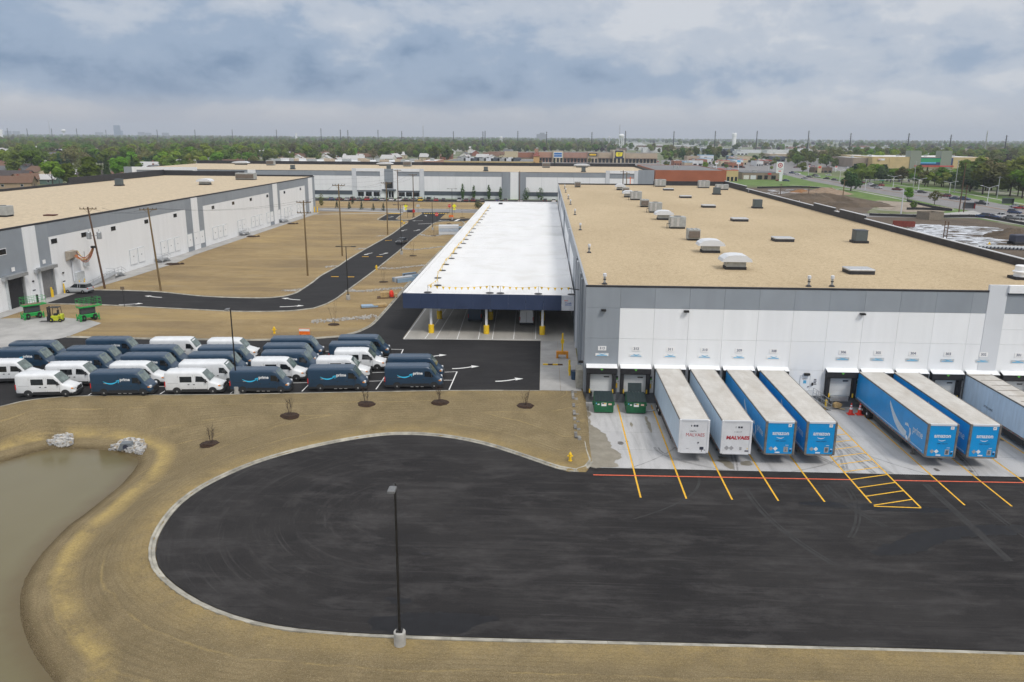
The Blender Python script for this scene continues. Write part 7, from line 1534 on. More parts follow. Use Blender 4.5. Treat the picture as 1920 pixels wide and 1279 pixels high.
def rockpile(px_, label, n_, s, seed):
 s *= 0.8; n_ = int(n_ * 1.3); rg = random.Random(seed); P = [atg(*a) for a in px_]; c0 = sum(P, Vector()) / len(P); poly = [(p.x, p.y) for p in P]; b = MB(); k = 0
 x0, x1, y0, y1 = min(p[0] for p in poly), max(p[0] for p in poly), min(p[1] for p in poly), max(p[1] for p in poly)
 while k < n_:
  x, y = rg.uniform(x0, x1), rg.uniform(y0, y1)
  if not inside(np.array([x]), np.array([y]), poly)[0]: continue
  stone(b, Vector((x, y, ground_z(x, y) + 0.05 + rg.uniform(0, 0.25))) , s * rg.uniform(0.5, 1.2), rg); k += 1
 o = b.build('rock_pile', STON); tag(o, label, 'rocks', None, 'stuff')
rockpile([(88, 833), (100, 824), (118, 817), (130, 817), (138, 826), (134, 838), (112, 838)], 'heap of pale broken rock on the far bank of the pond, left heap', 330, 0.20, 1)
rockpile([(205, 844), (225, 833), (245, 825), (268, 830), (274, 840), (266, 852), (236, 848)], 'heap of pale broken rock at the pond corner around a grey drain mouth', 430, 0.21, 2)
o = empty('drain_outlet', atg(236, 846), 0.2, 'grey concrete drain mouth set in the rocks at the pond corner', 'drain'); MB().prism([(-0.7, 0.1), (0.7, 0.1), (0.45, 0.75), (-0.45, 0.75)], 0, 0.8, 'y').build('headwall', mat('drain_grey', (0.16, 0.18, 0.20), 0.7), o); MB().tube((0, -0.01, 0.4), (0, -0.04, 0.4), 0.25, 12).build('pipe_mouth', INK, o)
def channel(px_, w, label, seed, s=0.11):
 rg = random.Random(seed); P = [at(x, y, 1.17) for x, y in px_]; b = MB()
 for a, c_ in zip(P[:-1], P[1:]):
  L_ = (c_ - a).length; n_ = Vector((-(c_ - a).y, (c_ - a).x, 0)).normalized()
  for k in range(int(L_ * w * 16)):
   q_ = a.lerp(c_, rg.random()) + n_ * rg.gauss(0, w * 0.24); stone(b, Vector((q_.x, q_.y, 1.2 + rg.uniform(0, 0.06))), s * rg.uniform(0.6, 1.3), rg)
 o = b.build('rock_channel', STON); tag(o, label, 'rocks', None, 'stuff')
channel([(584, 603), (600, 603), (626, 600.5), (672, 597), (706, 592.5)], 2.3, 'rock lined channel crossing the straw nearest the van lot', 11)
channel([(653, 544), (664, 547), (685, 546), (720, 543), (755, 540)], 1.8, 'rock lined channel across the straw beside the nearest double lamp post', 12)
channel([(707, 503), (722, 504), (745, 503.5), (797, 497.5)], 1.5, 'rock lined channel starting at the yellow hydrant by the drive', 13)
channel([(754, 465.5), (765, 468), (783, 468.5), (832, 462.5)], 1.4, 'rock lined channel below the wrapped crates', 14)
channel([(787, 439.5), (800, 443), (815, 443), (838, 439)], 1.3, 'rock lined channel ending at the wrapped crates', 15)
channel([(814, 424), (830, 423.5), (865, 420)], 1.0, 'rock lined channel across the island tip', 16)
for px_, lab, sd_ in (([(530, 545), (548, 546), (563, 542)], 'short rock apron at the inner bend of the drive', 17), ([(610, 501.5), (622, 500), (634, 499.5)], 'short rock apron half way along the lawn side of the drive', 18), ([(668, 468), (678, 466.5), (688, 466)], 'short rock apron at the lawn side beyond a utility pole', 19), ([(706, 443), (722, 442.5)], 'short rock apron at the foot of the utility pole by the drive', 21)):
 channel(px_, 1.3, lab, sd_)
# ------------------------------------------------------------------ trees
def leafmat(name, a, b_, rand=0.38):
 q = newmat(name); p = q.pos(); oi = q.n('ShaderNodeObjectInfo')
 c = q.mx(q.mr(q.noise(p, 0.55, 4, 0.7), 0.33, 0.67), a, b_)
 c = q.mx(q.ma('MULTIPLY', q.mr(q.noise(p, 2.6, 2, 0.7), 0.5, 0.8), 0.5), c, tuple(min(1, x * 1.9) for x in b_))
 hs = q.n('ShaderNodeHueSaturation'); q.l(c, hs.inputs['Color']); q.l(q.mr(oi.outputs['Random'], 0, 1, 1 - rand, 1 + rand), hs.inputs['Value'])
 r2 = q.n('ShaderNodeMath', operation='FRACT'); m3 = q.n('ShaderNodeMath', operation='MULTIPLY'); q.l(oi.outputs['Random'], m3.inputs[0]); m3.inputs[1].default_value = 7.31; q.l(m3.outputs[0], r2.inputs[0]); q.l(q.mr(r2.outputs[0], 0, 1, 0.47, 0.53), hs.inputs['Hue'])
 q.l(hs.outputs[0], q.b.inputs['Base Color']); tr = q.n('ShaderNodeBsdfTranslucent'); q.l(hs.outputs[0], tr.inputs[0]); ms = q.n('ShaderNodeMixShader'); ms.inputs[0].default_value = 0.35; q.l(q.b.outputs[0], ms.inputs[1]); q.l(tr.outputs[0], ms.inputs[2]); q.l(ms.outputs[0], q.t.nodes['Material Output'].inputs[0]); q.b.inputs['Roughness'].default_value = 0.8; q.b.inputs['Specular IOR Level'].default_value = 0.2; return q.m
LEAF = {'fresh': leafmat('leaf_fresh', (0.095, 0.175, 0.014), (0.17, 0.265, 0.026)), 'mid': leafmat('leaf_mid', (0.10, 0.15, 0.024), (0.17, 0.225, 0.044)), 'olive': leafmat('leaf_olive', (0.125, 0.128, 0.046), (0.195, 0.19, 0.074)), 'dark': leafmat('leaf_dark', (0.032, 0.066, 0.022), (0.062, 0.106, 0.034)), 'plum': leafmat('leaf_plum', (0.020, 0.010, 0.014), (0.040, 0.018, 0.02))}
def crown_mesh(rg, h0, h1, w, n=430, lobes=11, leaf=0.95, fill=1.0):
 b = MB(); H_ = h1 - h0; L_ = []
 for k in range(lobes):
  u = rg.random(); a = rg.uniform(0, 6.28); rr = w * (0.62 * math.sin(math.pi * (0.18 + 0.72 * u))) * rg.uniform(0.5, 1.1)
  L_.append((Vector((rr * math.cos(a), rr * math.sin(a), h0 + H_ * (0.16 + 0.70 * u))), w * rg.uniform(0.34, 0.52) * (1.05 - 0.35 * u)))
 for c_, r in L_:
  for k in range(n // lobes):
   v = Vector((rg.gauss(0, 1), rg.gauss(0, 1), rg.gauss(0, 1) + 0.25)).normalized(); q_ = c_ + v * r * rg.uniform(0.78, 1.06); s = leaf * rg.uniform(0.5, 1.1)
   nn = (v + Vector((rg.uniform(-.6, .6), rg.uniform(-.6, .6), rg.uniform(-.3, .8)))).normalized(); d1 = nn.orthogonal().normalized(); a = rg.uniform(0, 6.28); d2 = nn.cross(d1); d1, d2 = d1 * math.cos(a) + d2 * math.sin(a), d2 * math.cos(a) - d1 * math.sin(a)
   b.add([q_ - d1 * s, q_ - d2 * s * 0.7, q_ + d1 * s, q_ + d2 * s * 0.7], [(0, 1, 2, 3)])
  if fill:   # shaded inner leaf mass of each lobe
   m_ = 6; v = []
   for i in range(1, 4):
    for j in range(m_): t_ = math.pi * i / 4; a = 6.283 * (j + 0.5 * i) / m_; k_ = r * 0.8 * rg.uniform(0.85, 1.1) * fill; v.append(c_ + Vector((k_ * math.sin(t_) * math.cos(a), k_ * math.sin(t_) * math.sin(a), k_ * math.cos(t_))))
   v += [c_ + Vector((0, 0, r * 0.8 * fill)), c_ - Vector((0, 0, r * 0.8 * fill))]; f = []
   for i in range(2):
    for j in range(m_): f.append((i * m_ + j, (i + 1) * m_ + j, (i + 1) * m_ + (j + 1) % m_, i * m_ + (j + 1) % m_))
   for j in range(m_): f.append((18, j, (j + 1) % m_)); f.append((19, 12 + (j + 1) % m_, 12 + j))
   b.add(v, f)
 return b
def trunk_mesh(rg, h, w):
 b = MB(); b.tube((0, 0, -0.3), (0.1, 0, h * 0.45), 0.28, 7, 0.18); b.tube((0.1, 0, h * 0.45), (0.0, 0.1, h * 0.8), 0.18, 6, 0.06)
 for k in range(6):
  a = 6.283 * k / 6 + rg.uniform(-.4, .4); z = h * rg.uniform(0.28, 0.55); b.tube((0.08, 0, z), (w * 0.6 * math.cos(a), w * 0.6 * math.sin(a), z + h * rg.uniform(0.18, 0.32)), 0.10, 5, 0.03)
 return b
TP = []
for k, (kind, h0, h1, w, fill) in enumerate((('fresh', 2.6, 13.5, 5.6, 1), ('fresh', 2.2, 11.5, 5.0, 1), ('mid', 2.4, 13.0, 6.0, 1), ('mid', 2.0, 10.0, 4.6, 1), ('olive', 3.0, 13.5, 5.2, 0), ('olive', 2.2, 9.0, 4.2, 0), ('plum', 2.0, 9.0, 4.2, 1), ('dark', 1.5, 9.5, 4.0, 1))):
 rg = random.Random(500 + k); o = empty('broadleaf_tree', (0, 0, 0)); o['category'] = 'tree'
 crown_mesh(rg, h0, h1, w, 480 if fill else 380, 12, 0.85, fill).build('crown', LEAF[kind], o); trunk_mesh(rg, h1 * 0.85, w).build('trunk', BARK, o); TP.append(o)
o = empty('spruce_tree', (0, 0, 0)); o['category'] = 'tree'; rg = random.Random(9); b = MB()
for k in range(420):
 u = rg.random() ** 0.7; z = 1.0 + 15 * u; r = 3.6 * (1 - u) * rg.uniform(0.45, 1.0) + 0.1; a = rg.uniform(0, 6.28); c_ = Vector((r * math.cos(a), r * math.sin(a), z)); s = 1.0 * rg.uniform(0.6, 1.1) * (1.1 - 0.7 * u); d1 = Vector((math.cos(a), math.sin(a), -0.45)).normalized(); d2 = Vector((-math.sin(a), math.cos(a), 0)); b.add([c_ - d2 * s * 0.5, c_ + d1 * s, c_ + d2 * s * 0.5, c_ - d1 * s * 0.4 + Vector((0, 0, s * 0.5))], [(0, 1, 2, 3)])
b.lathe([(2.6, 1.2), (1.6, 6), (0.7, 11), (0.1, 15.4)], 9); b.build('crown', LEAF['dark'], o); MB().tube((0, 0, -0.3), (0, 0, 14), 0.22, 6, 0.04).build('trunk', BARK, o); SPR = o
usedT = set()
def tree(k, loc, s, rz, label, group):
 src = SPR if k == 's' else TP[k]
 if k in usedT: o = copy_tree(src, None, loc, rz, label, group, s)
 else: usedT.add(k); o = src; o.location = loc; o.rotation_euler = (0, 0, rz); o.scale = (s if not isinstance(s, (int, float)) else (s,) * 3); o['label'] = label; o['group'] = group
 return o
rg = random.Random(77); NTREE = 0
def T(px_, py_, top, k, label, group='trees', wid=1.0):
 global NTREE
 p_ = at(px_, py_, 1.15); h = height(p_.x, p_.y, top) - 1.15; base = 16.4 if k == 's' else (13.9, 11.9, 13.4, 10.4, 13.9, 9.4, 9.4, 9.9)[k]; s = h / base
 tree(k, p_, (s * wid, s * wid, s), rg.uniform(0, 6.28), label, group); NTREE += 1
GW = 'trees behind the west warehouse'
for a in ((100, 352, 298, 0, 'tall bright green tree with two visible trunks behind the low brown houses'), (128, 350, 304, 1, 'bright green tree crowding a taller one behind the west warehouse roof'), (30, 332, 282, 2, 'broad green tree at the edge of the picture above the brown roofs'), (62, 330, 278, 0, 'broad fresh green tree left of a tall two trunked tree'), (172, 348, 292, 1, 'light green tree just left of the tall dark spruce'), (204, 350, 289, 's', 'tall dark spruce standing behind the west warehouse roof'), (226, 345, 290, 0, 'fresh green tree directly right of the tall dark spruce'), (160, 335, 290, 4, 'thin olive tree beside a pale drive'), (264, 320, 288, 4, 'greyish bare topped tree over the end of the north warehouse'), (290, 318, 286, 7, 'dark round tree above the west end of the north warehouse roof'), (330, 316, 281, 0, 'fresh green tree above the north warehouse roof'), (352, 315, 279, 2, 'dense green tree above the north warehouse roof, right of a fresher one'), (384, 313, 267, 2, 'tall dense green tree over the north warehouse roof'), (433, 312, 286, 1, 'low very bright green tree right behind the north warehouse roof'), (465, 310, 283, 0, 'wide bright green tree right behind the north warehouse roof'), (502, 308, 280, 2, 'green tree above a wedge hood on the north warehouse roof'), (540, 306, 277, 2, 'broad green tree over the white roofed building'), (590, 304, 279, 3, 'green tree over the middle of the white roofed building'), (622, 304, 283, 5, 'small olive tree behind the white roofed building'), (660, 303, 278, 2, 'green tree behind the white roofed building near a tall pole'), (700, 302, 277, 4, 'olive grey tree behind the white roofed building'), (745, 300, 275, 2, 'green tree at the east part of the white roofed building'), (785, 300, 270, 2, 'dense green tree left of the yellow store'), (815, 302, 272, 3, 'green tree touching the yellow store'), (838, 301, 273, 3, 'green tree behind the left corner of the yellow store')): T(*a[:4], a[4], GW, 1.15)
GR = 'trees along the boulevard'
for a in ((1595, 358, 318, 7, 'dark bushy tree standing alone beside the boulevard near a wooden pole', 1.2), (1702, 374, 350, 1, 'bright green tree at the boulevard kerb beside a pale pole', 1.2), (1712, 392, 377, 3, 'small bushy tree below the bright green one at the kerb', 1.1), (1752, 384, 355, 4, 'thin olive tree on the boulevard verge', 1.2), (1615, 346, 305, 2, 'dark green tree before the tan end of the mall', 1.1), (1655, 344, 309, 7, 'dark tree before the yellow mall wall', 1.2), (1690, 346, 312, 4, 'olive tree before the yellow mall front', 1.2), (1716, 347, 308, 2, 'green tree below the green mall screen', 1.0), (1735, 346, 312, 's', 'dark spruce below the green mall screen', 1.2), (1765, 350, 312, 1, 'fresh green tree below the red mall stripe', 1.1), (1790, 352, 324, 7, 'dark tree left of the tall trees by the bus shelter', 1.1), (1818, 360, 312, 7, 'dark tree at the head of the thick roadside grove', 1.3), (1842, 364, 305, 2, 'broad green tree in the roadside grove', 1.3), (1868, 366, 306, 4, 'olive tree in the roadside grove', 1.3), (1893, 368, 308, 2, 'green tree in the roadside grove above the bus shelter', 1.3), (1916, 372, 312, 0, 'fresh green tree at the edge of the picture by the bus shelter', 1.3), (1905, 345, 292, 2, 'far green tree behind the roadside grove', 1.3), (1850, 340, 296, 4, 'olive tree behind the roadside grove', 1.3), (1322, 318, 303, 1, 'low fresh green tree behind the orange brick store', 1.3), (1362, 316, 307, 3, 'low olive tree behind the east end of the orange brick store', 1.2), (1280, 300, 290, 's', 'dark narrow tree among the shop roofs', 1.5), (1415, 304, 290, 7, 'wide dark green tree left of the red ring pylon sign', 1.6), (1435, 307, 291, 7, 'wide dark green tree just left of the tall white pylon', 1.6), (1455, 305, 293, 2, 'dark green tree behind the tall white pylon', 1.5), (1446, 318, 311, 3, 'small green tree at the foot of the dark grove', 1.4), (1505, 322, 303, 3, 'green tree right of the tall white pylon', 1.3), (1566, 316, 301, 2, 'green tree before the far car park', 1.2), (1200, 299, 290, 4, 'olive tree behind the yellow tag sign', 1.4), (1152, 303, 291, 7, 'dark tree in the strip mall lot left of the yellow tag sign', 1.3), (1106, 306, 296, 5, 'small olive tree in the strip mall lot', 1.3), (1012, 310, 300, 5, 'small olive tree in front of the yellow store tower', 1.3), (1040, 309, 299, 's', 'dark narrow tree in front of the strip mall lot', 1.2), (935, 309, 302, 5, 'low olive tree before the yellow store wall, middle one', 1.4), (885, 309, 303, 5, 'low olive tree before the yellow store wall, west one', 1.4), (975, 310, 303, 5, 'low olive tree before the yellow store wall, east one', 1.4), (1360, 275, 264, 3, 'tree beside the tall white standpipe', 1.6), (1380, 283, 268, 2, 'tree group at the foot of the tall white standpipe', 1.6)): T(*a[:4], a[4], GR, a[5])
for k in range(24):   # the belt of trees on the far side of the boulevard
 x = 1588 + 222 * (k + rg.random() * 0.8) / 24; y = 336 + (x - 1588) * 0.075 + rg.uniform(-4, 5); kk = rg.choice((2, 2, 3, 7, 4, 4, 0, 7)); T(x, y, y - rg.uniform(22, 36), kk, ('green', 'green', 'leafy green', 'small green', 'olive', '', '', 'dark')[kk] + ' tree in the belt before the yellow mall', 'trees in the belt before the mall', 1.25)
for k in range(15):
 x = rg.uniform(1800, 1935); y = 350 + (x - 1800) * 0.15 + rg.uniform(-10, 6); kk = rg.choice((2, 2, 7, 4, 4, 3)); T(x, y, y - rg.uniform(38, 58), kk, ('', '', 'broad green', 'leafy green', 'olive', '', '', 'dark')[kk] + ' tree in the thick grove by the bus shelters', 'trees in the roadside grove', 1.35)
for k in range(26):
 x = rg.uniform(1240, 1600); y = rg.uniform(286, 314); kk = rg.choice((2, 3, 7, 4, 0)); T(x, y, y - rg.uniform(6, 13), kk, ('fresh green', '', 'green', 'small green', 'olive', '', '', 'dark')[kk] + ' tree standing among the shops and car parks', 'trees among the shops', 1.4)
# where nothing grows: roofs, lots and the roads (world rectangles)
KEEP = [(-230, 40, 80, 640), (-140, -60, 62, 300), (60, 80, 330, 560)]
HP = []
while len(HP) < 120:
 y = rg.uniform(420, 1700); x = rg.uniform(-0.70, -0.04) * y
 if not any(x0 - 8 < x < x1 + 8 and y0 - 8 < y < y1 + 8 for x0, x1, y0, y1 in KEEP) and all((x - a) ** 2 + (y - b_) ** 2 > 700 for a, b_ in HP) and not (proj((x, y, 1))[0] < 250 and proj((x, y, 1))[1] > 312): HP.append((x, y))
def blocked(x, y):
 for hx, hy in HP:
  if hy - 60 < y < hy + 9 and abs(x - hx * y / hy) < 11: return True
 px_, py_ = proj((x, y, 1.15))
 if 825 < px_ < 1240 and py_ > 287: return True
 if 1215 < px_ < 1480 and py_ > 300: return True
 if px_ >= 1470 and py_ > 312: return True
 if 1120 < px_ < 1600 and 268 < py_ <= 300: return (math.sin(x * 0.013) + math.sin(y * 0.017 + 1.3)) < 0.75
 if 480 < px_ < 830 and py_ > 302: return True
 if px_ > 1130 and 262 < py_ < 302 and rg.random() < (0.25 if px_ < 1480 else 0.5): return True
 if py_ > 360 or (px_ < 250 and py_ > 316): return True
 for x0, x1, y0, y1 in KEEP:
  if x0 < x < x1 and y0 < y < y1: return True
 return False
cand = []
for _ in range(16000):
 y = rg.uniform(330, 1500); x = rg.uniform(-0.72, 0.72) * y
 if blocked(x, y): continue
 px_, py_ = proj((x, y, 6))
 if not -60 < px_ < 1980: continue
 cand.append((y, x))
grid = {}; pick = []
for y, x in cand:
 g = (int(x // 20), int(y // 20))
 if g in grid: continue
 grid[g] = 1; pick.append((y, x))
pick.sort(); near, rest = pick[:300 - NTREE], pick[300 - NTREE:]
KL = {0: 'fresh green broad tree among the houses', 1: 'fresh green low tree among the houses', 2: 'green broad tree among the houses', 3: 'green small tree among the houses', 4: 'olive thin crowned tree among the houses', 5: 'olive small thin tree among the houses', 6: 'dark plum leaved tree among the houses', 7: 'dark green dense tree among the houses', 's': 'dark spruce among the houses'}
for y, x in near:
 k = rg.choice((0, 0, 1, 2, 2, 2, 3, 3, 4, 4, 5, 6, 7, 7, 's')); s = rg.uniform(0.75, 1.3) * (0.75 if k == 's' else 1)
 tree(k, (x, y, 1.15), (s * 1.15, s * 1.15, s), rg.uniform(0, 6.28), KL[k] + ' beyond the warehouses', 'trees of the far neighbourhood')
# everything farther reads as one mass of woods: crowns set out over the land
def woods(name, pts, crown, label):
 me = bpy.data.meshes.new(name); me.from_pydata([p[:3] for p in pts], [], []); at_ = me.attributes.new('size', 'FLOAT', 'POINT'); at_.data.foreach_set('value', [p[3] for p in pts]); a2 = me.attributes.new('turn', 'FLOAT', 'POINT'); a2.data.foreach_set('value', [rg.uniform(0, 6.28) for p in pts])
 o = bpy.data.objects.new(name, me); COL.objects.link(o)
 ng = bpy.data.node_groups.new(name, 'GeometryNodeTree'); ng.interface.new_socket('Geometry', in_out='INPUT', socket_type='NodeSocketGeometry'); ng.interface.new_socket('Geometry', in_out='OUTPUT', socket_type='NodeSocketGeometry')
 i_, o_ = ng.nodes.new('NodeGroupInput'), ng.nodes.new('NodeGroupOutput'); ip = ng.nodes.new('GeometryNodeInstanceOnPoints'); oi = ng.nodes.new('GeometryNodeObjectInfo'); oi.inputs['Object'].default_value = crown; oi.inputs['As Instance'].default_value = True; oi.transform_space = 'ORIGINAL'
 na = ng.nodes.new('GeometryNodeInputNamedAttribute'); na.data_type = 'FLOAT'; na.inputs['Name'].default_value = 'size'; nb = ng.nodes.new('GeometryNodeInputNamedAttribute'); nb.data_type = 'FLOAT'; nb.inputs['Name'].default_value = 'turn'; cx_ = ng.nodes.new('ShaderNodeCombineXYZ')
 ng.links.new(i_.outputs[0], ip.inputs['Points']); ng.links.new(oi.outputs['Geometry'], ip.inputs['Instance']); ng.links.new(nb.outputs['Attribute'], cx_.inputs[2]); ng.links.new(cx_.outputs[0], ip.inputs['Rotation']); ng.links.new(na.outputs['Attribute'], ip.inputs['Scale']); ng.links.new(ip.outputs[0], o_.inputs[0])
 md = o.modifiers.new('woods', 'NODES'); md.node_group = ng; tag(o, label, None, None, 'stuff'); return o
pools = {k: [] for k in range(8)}; kinds = (0, 1, 2, 2, 2, 3, 3, 4, 4, 5, 6, 7, 7)
for y, x in rest: pools[rg.choice(kinds)].append((x, y, 1.15, rg.uniform(0.8, 1.35)))
for (y0, y1, n_, s0, s1) in ((1500, 3200, 6000, 0.9, 1.5), (3200, 9500, 8000, 1.1, 1.9)):
 for _ in range(n_):
  y = math.sqrt(rg.uniform(y0 ** 2, y1 ** 2)); x = rg.uniform(-0.74, 0.74) * y
  if blocked(x, y): continue
  px_, _q = proj((x, y, 6))
  if px_ > 1120 and y < 2600 and rg.random() < 0.45: continue
  pools[rg.choice(kinds)].append((x, y, 1.15, rg.uniform(s0, s1)))
crowns = [next(c_ for c_ in o.children if c_.name.startswith('crown')) for o in TP]
for k in range(8):
 if pools[k]: woods('far_woods', pools[k], crowns[k], 'mass of far trees reaching to the horizon')
# ------------------------------------------------------------------ houses behind the west warehouse
HW = {'cream': mat('siding_cream', (0.52, 0.44, 0.30), 0.8), 'white': mat('siding_white', (0.66, 0.65, 0.63), 0.7), 'tan': mat('siding_tan', (0.34, 0.25, 0.16), 0.8), 'green': mat('siding_green', (0.10, 0.16, 0.14), 0.8), 'brick': mat('siding_brick', (0.26, 0.10, 0.065), 0.85)}
HR = {'brown': mat('shingle_brown', (0.15, 0.085, 0.055), 0.9, var=0.2), 'grey': mat('shingle_grey', (0.12, 0.125, 0.135), 0.9, var=0.2), 'dark': mat('shingle_dark', (0.06, 0.05, 0.05), 0.9, var=0.2), 'pale': mat('shingle_pale', (0.46, 0.46, 0.46), 0.8, var=0.1)}
def house(loc, rz, L_, W_, h, rise, wall, roof, label, group='houses behind the west warehouse'):
 o = empty('house', loc, rz, label, 'house', group)
 MB().prism([(-W_ / 2, 0), (W_ / 2, 0), (W_ / 2, h), (0, h + rise - 0.1), (-W_ / 2, h)], -L_ / 2, L_ / 2, 'x').build('wall', HW[wall], o)
 e = 0.5; r_ = MB(); sl = rise / (W_ / 2)
 for s in (-1, 1): r_.add([(-L_ / 2 - e, s * (W_ / 2 + e), h - e * sl), (L_ / 2 + e, s * (W_ / 2 + e), h - e * sl), (L_ / 2 + e, 0, h + rise), (-L_ / 2 - e, 0, h + rise), (-L_ / 2 - e, s * (W_ / 2 + e), h - e * sl + 0.18), (L_ / 2 + e, s * (W_ / 2 + e), h - e * sl + 0.18), (L_ / 2 + e, 0, h + rise + 0.18), (-L_ / 2 - e, 0, h + rise + 0.18)], [(0, 3, 2, 1), (4, 5, 6, 7), (0, 1, 5, 4), (1, 2, 6, 5), (3, 0, 4, 7)])
 ro = fix_normals(r_.build('roof', HR[roof], o)); MB().box(L_ * 0.2, 0.5, h + rise * 0.5, L_ * 0.2 + 0.9, 1.4, h + rise + 1.0).build('chimney', HW['brick'], ro)
 for k in range(3):
  for s in (-1, 1):
   w_ = MB().box(-L_ / 2 + L_ * (k + 0.5) / 3 - 0.7, s * W_ / 2 - 0.04, 1.0, -L_ / 2 + L_ * (k + 0.5) / 3 + 0.7, s * W_ / 2 + 0.04, 2.2).build('window', LGREY_P, o); MB().box(-L_ / 2 + L_ * (k + 0.5) / 3 - 0.6, s * W_ / 2 - 0.06, 1.08, -L_ / 2 + L_ * (k + 0.5) / 3 + 0.6, s * W_ / 2 + 0.06, 2.12).build('pane', GLASS, w_)
 MB().box(L_ / 2 - 0.02, -0.5, 0, L_ / 2 + 0.05, 0.5, 2.1).build('door', HR['dark'], o); return o
for (x, y, rz, L_, W_, h, r_, wl_, rf_, lab) in ((12, 353, 0.3, 26, 10, 3.0, 3.0, 'tan', 'brown', 'long low house with an orange brown roof at the edge of the picture'), (52, 346, 1.2, 14, 10, 3.0, 2.8, 'tan', 'brown', 'small brown roofed house tucked behind the parapet'), (72, 345, 0.15, 22, 9, 2.8, 2.4, 'green', 'pale', 'green walled house with a pale metal roof'), (20, 338, 0.2, 24, 10, 3.0, 2.6, 'brick', 'dark', 'brick house with white shutters and a dark roof'), (34, 330, 0.3, 22, 11, 3.0, 3.4, 'white', 'grey', 'house with a broad grey roof between brown ones'), (75, 334, -0.5, 15, 10, 4.2, 3.0, 'cream', 'brown', 'cream gabled house with a brown roof and side chimney'), (12, 322, 0.4, 16, 11, 4.2, 3.0, 'cream', 'brown', 'cream gabled house higher up at the edge of the picture'), (55, 322, -0.2, 24, 9, 3.0, 2.6, 'tan', 'dark', 'long dark maroon roofed house behind the cream gable'), (112, 330, 0.5, 13, 9, 3.0, 2.6, 'white', 'grey', 'white house half hidden by a two trunked tree'), (150, 336, 0.2, 14, 9, 3.0, 2.6, 'white', 'pale', 'pale roofed house seen between two trees'), (176, 337, 0.1, 16, 9, 3.0, 2.8, 'tan', 'dark', 'dark house beside the tall spruce'), (228, 340, -0.3, 12, 9, 3.0, 2.8, 'brick', 'brown', 'small brick house at the corner of the north warehouse'), (246, 302, 0.2, 14, 9, 3.0, 2.8, 'brick', 'dark', 'reddish house above the west end of the north warehouse'), (365, 303, 0.3, 14, 9, 3.2, 3.0, 'tan', 'brown', 'tan house above the west part of the north warehouse roof'), (385, 302, 1.0, 15, 10, 3.2, 3.0, 'cream', 'dark', 'cream gabled house with a dark roof above the north warehouse')):
 house(at(x, y, 1.15), rz, L_, W_, h, r_, wl_, rf_, lab)
for x, y in HP: a, c_ = rg.choice(('white', 'white', 'cream', 'tan', 'brick')), rg.choice(('brown', 'grey', 'pale', 'pale', 'pale')); house((x, y, 1.15), rg.choice((0, 1.57)) + rg.uniform(-.3, .3), rg.uniform(13, 24), rg.uniform(10, 13), 4.2, 3.6, a, c_, f'small {a} gabled house with a {c_} roof among the far trees', 'houses among the far trees')
# ------------------------------------------------------------------ shops and works
def ony(px_, py_, Y):
 d = fwd * FOC + right * (px_ - 960) + down * (py_ - 639.5); t = Y / d.y; return d.x * t, CH + d.z * t
def store(x0, x1, top, base, depth, wall, roofm, label, cat='store', group=None, band=None, awning=None, wins=0, rt=0.5, Y=None, name='shop'):
 Y = Y or at((x0 + x1) / 2, base, 1.15).y; X0, X1 = ony(x0, base, Y)[0], ony(x1, base, Y)[0]; z = ony((x0 + x1) / 2, top, Y)[1]
 o = empty(name, (X0, Y, 1.15), 0, label, cat, group); w = X1 - X0; h = max(3.0, z - 1.15)
 MB().box(0, 0, -0.2, w, depth, h - 0.3).build('wall', wall, o); MB().box(0.3, 0.3, h - 0.299, w - 0.3, depth - 0.3, h - 0.2).build('roof', roofm, o)
 t = MB(); t.box(0, -0.02, h - 0.298, w, 0.29, h); t.box(0, depth - 0.29, h - 0.298, w, depth, h); t.box(0, 0.291, h - 0.298, 0.29, depth - 0.291, h); t.box(w - 0.29, 0.291, h - 0.298, w, depth - 0.291, h); t.build('parapet', band or wall, o)
 if awning: MB().box(0.5, -2.2, h * 0.42, w - 0.5, -0.03, h * 0.42 + 0.6).build('awning', awning, o)
 if wins:
  for k in range(wins):
   c_ = w * (k + 0.5) / wins; ww = w / wins * 0.32; f_ = MB().box(c_ - ww, -0.06, 0.1, c_ + ww, -0.005, h * 0.40).build('shopfront', DGREY_P, o); MB().box(c_ - ww + 0.15, -0.09, 0.25, c_ + ww - 0.15, -0.061, h * 0.38).build('pane', GLASS, f_)
 for k in range(max(1, int(w / 22))): MB().box(w * (k + 0.4) / max(1, int(w / 22)), depth * 0.4, h - 0.199, w * (k + 0.4) / max(1, int(w / 22)) + 2.4, depth * 0.4 + 2.2, h + 1.3).build('roof_unit', UGREY, o)
 return o, w, h
S_ = lambda n, c: mat(n, c, 0.8, var=0.1, scale=0.15)
YELW, TERRA, PINKW, BRICKO = S_('stucco_yellow', (0.52, 0.40, 0.20)), S_('wall_terracotta', (0.30, 0.13, 0.08)), S_('wall_rose', (0.42, 0.24, 0.17)), S_('brick_orange', (0.36, 0.115, 0.055)); BEIGE = S_('wall_beige', (0.42, 0.34, 0.25)); RFG = S_('roof_grey', (0.17, 0.17, 0.175)); RFW = S_('roof_white', (0.62, 0.63, 0.64)); STONEW = S_('wall_stone_tan', (0.24, 0.19, 0.145)); BRW = S_('wall_brown', (0.16, 0.11, 0.085))
o, w, h = store(490, 782, 305, 322, 60, LGREY_P, RFW, 'wide white roofed building dotted with roof units behind the north warehouse', rt=0, Y=455, name='white_roofed_building', cat='warehouse')
for k in range(14): MB().box(w * (k + 0.3) / 14, 12 + 34 * ((k * 7) % 5) / 5, h - 0.199, w * (k + 0.3) / 14 + 5, 15 + 34 * ((k * 7) % 5) / 5, h + 1.4).build('roof_unit', BEIGE if k % 3 else UGREY, o)
store(788, 817, 302, 318, 40, PINKW, RFW, 'small pink end building between the white roof and the yellow store', Y=480)
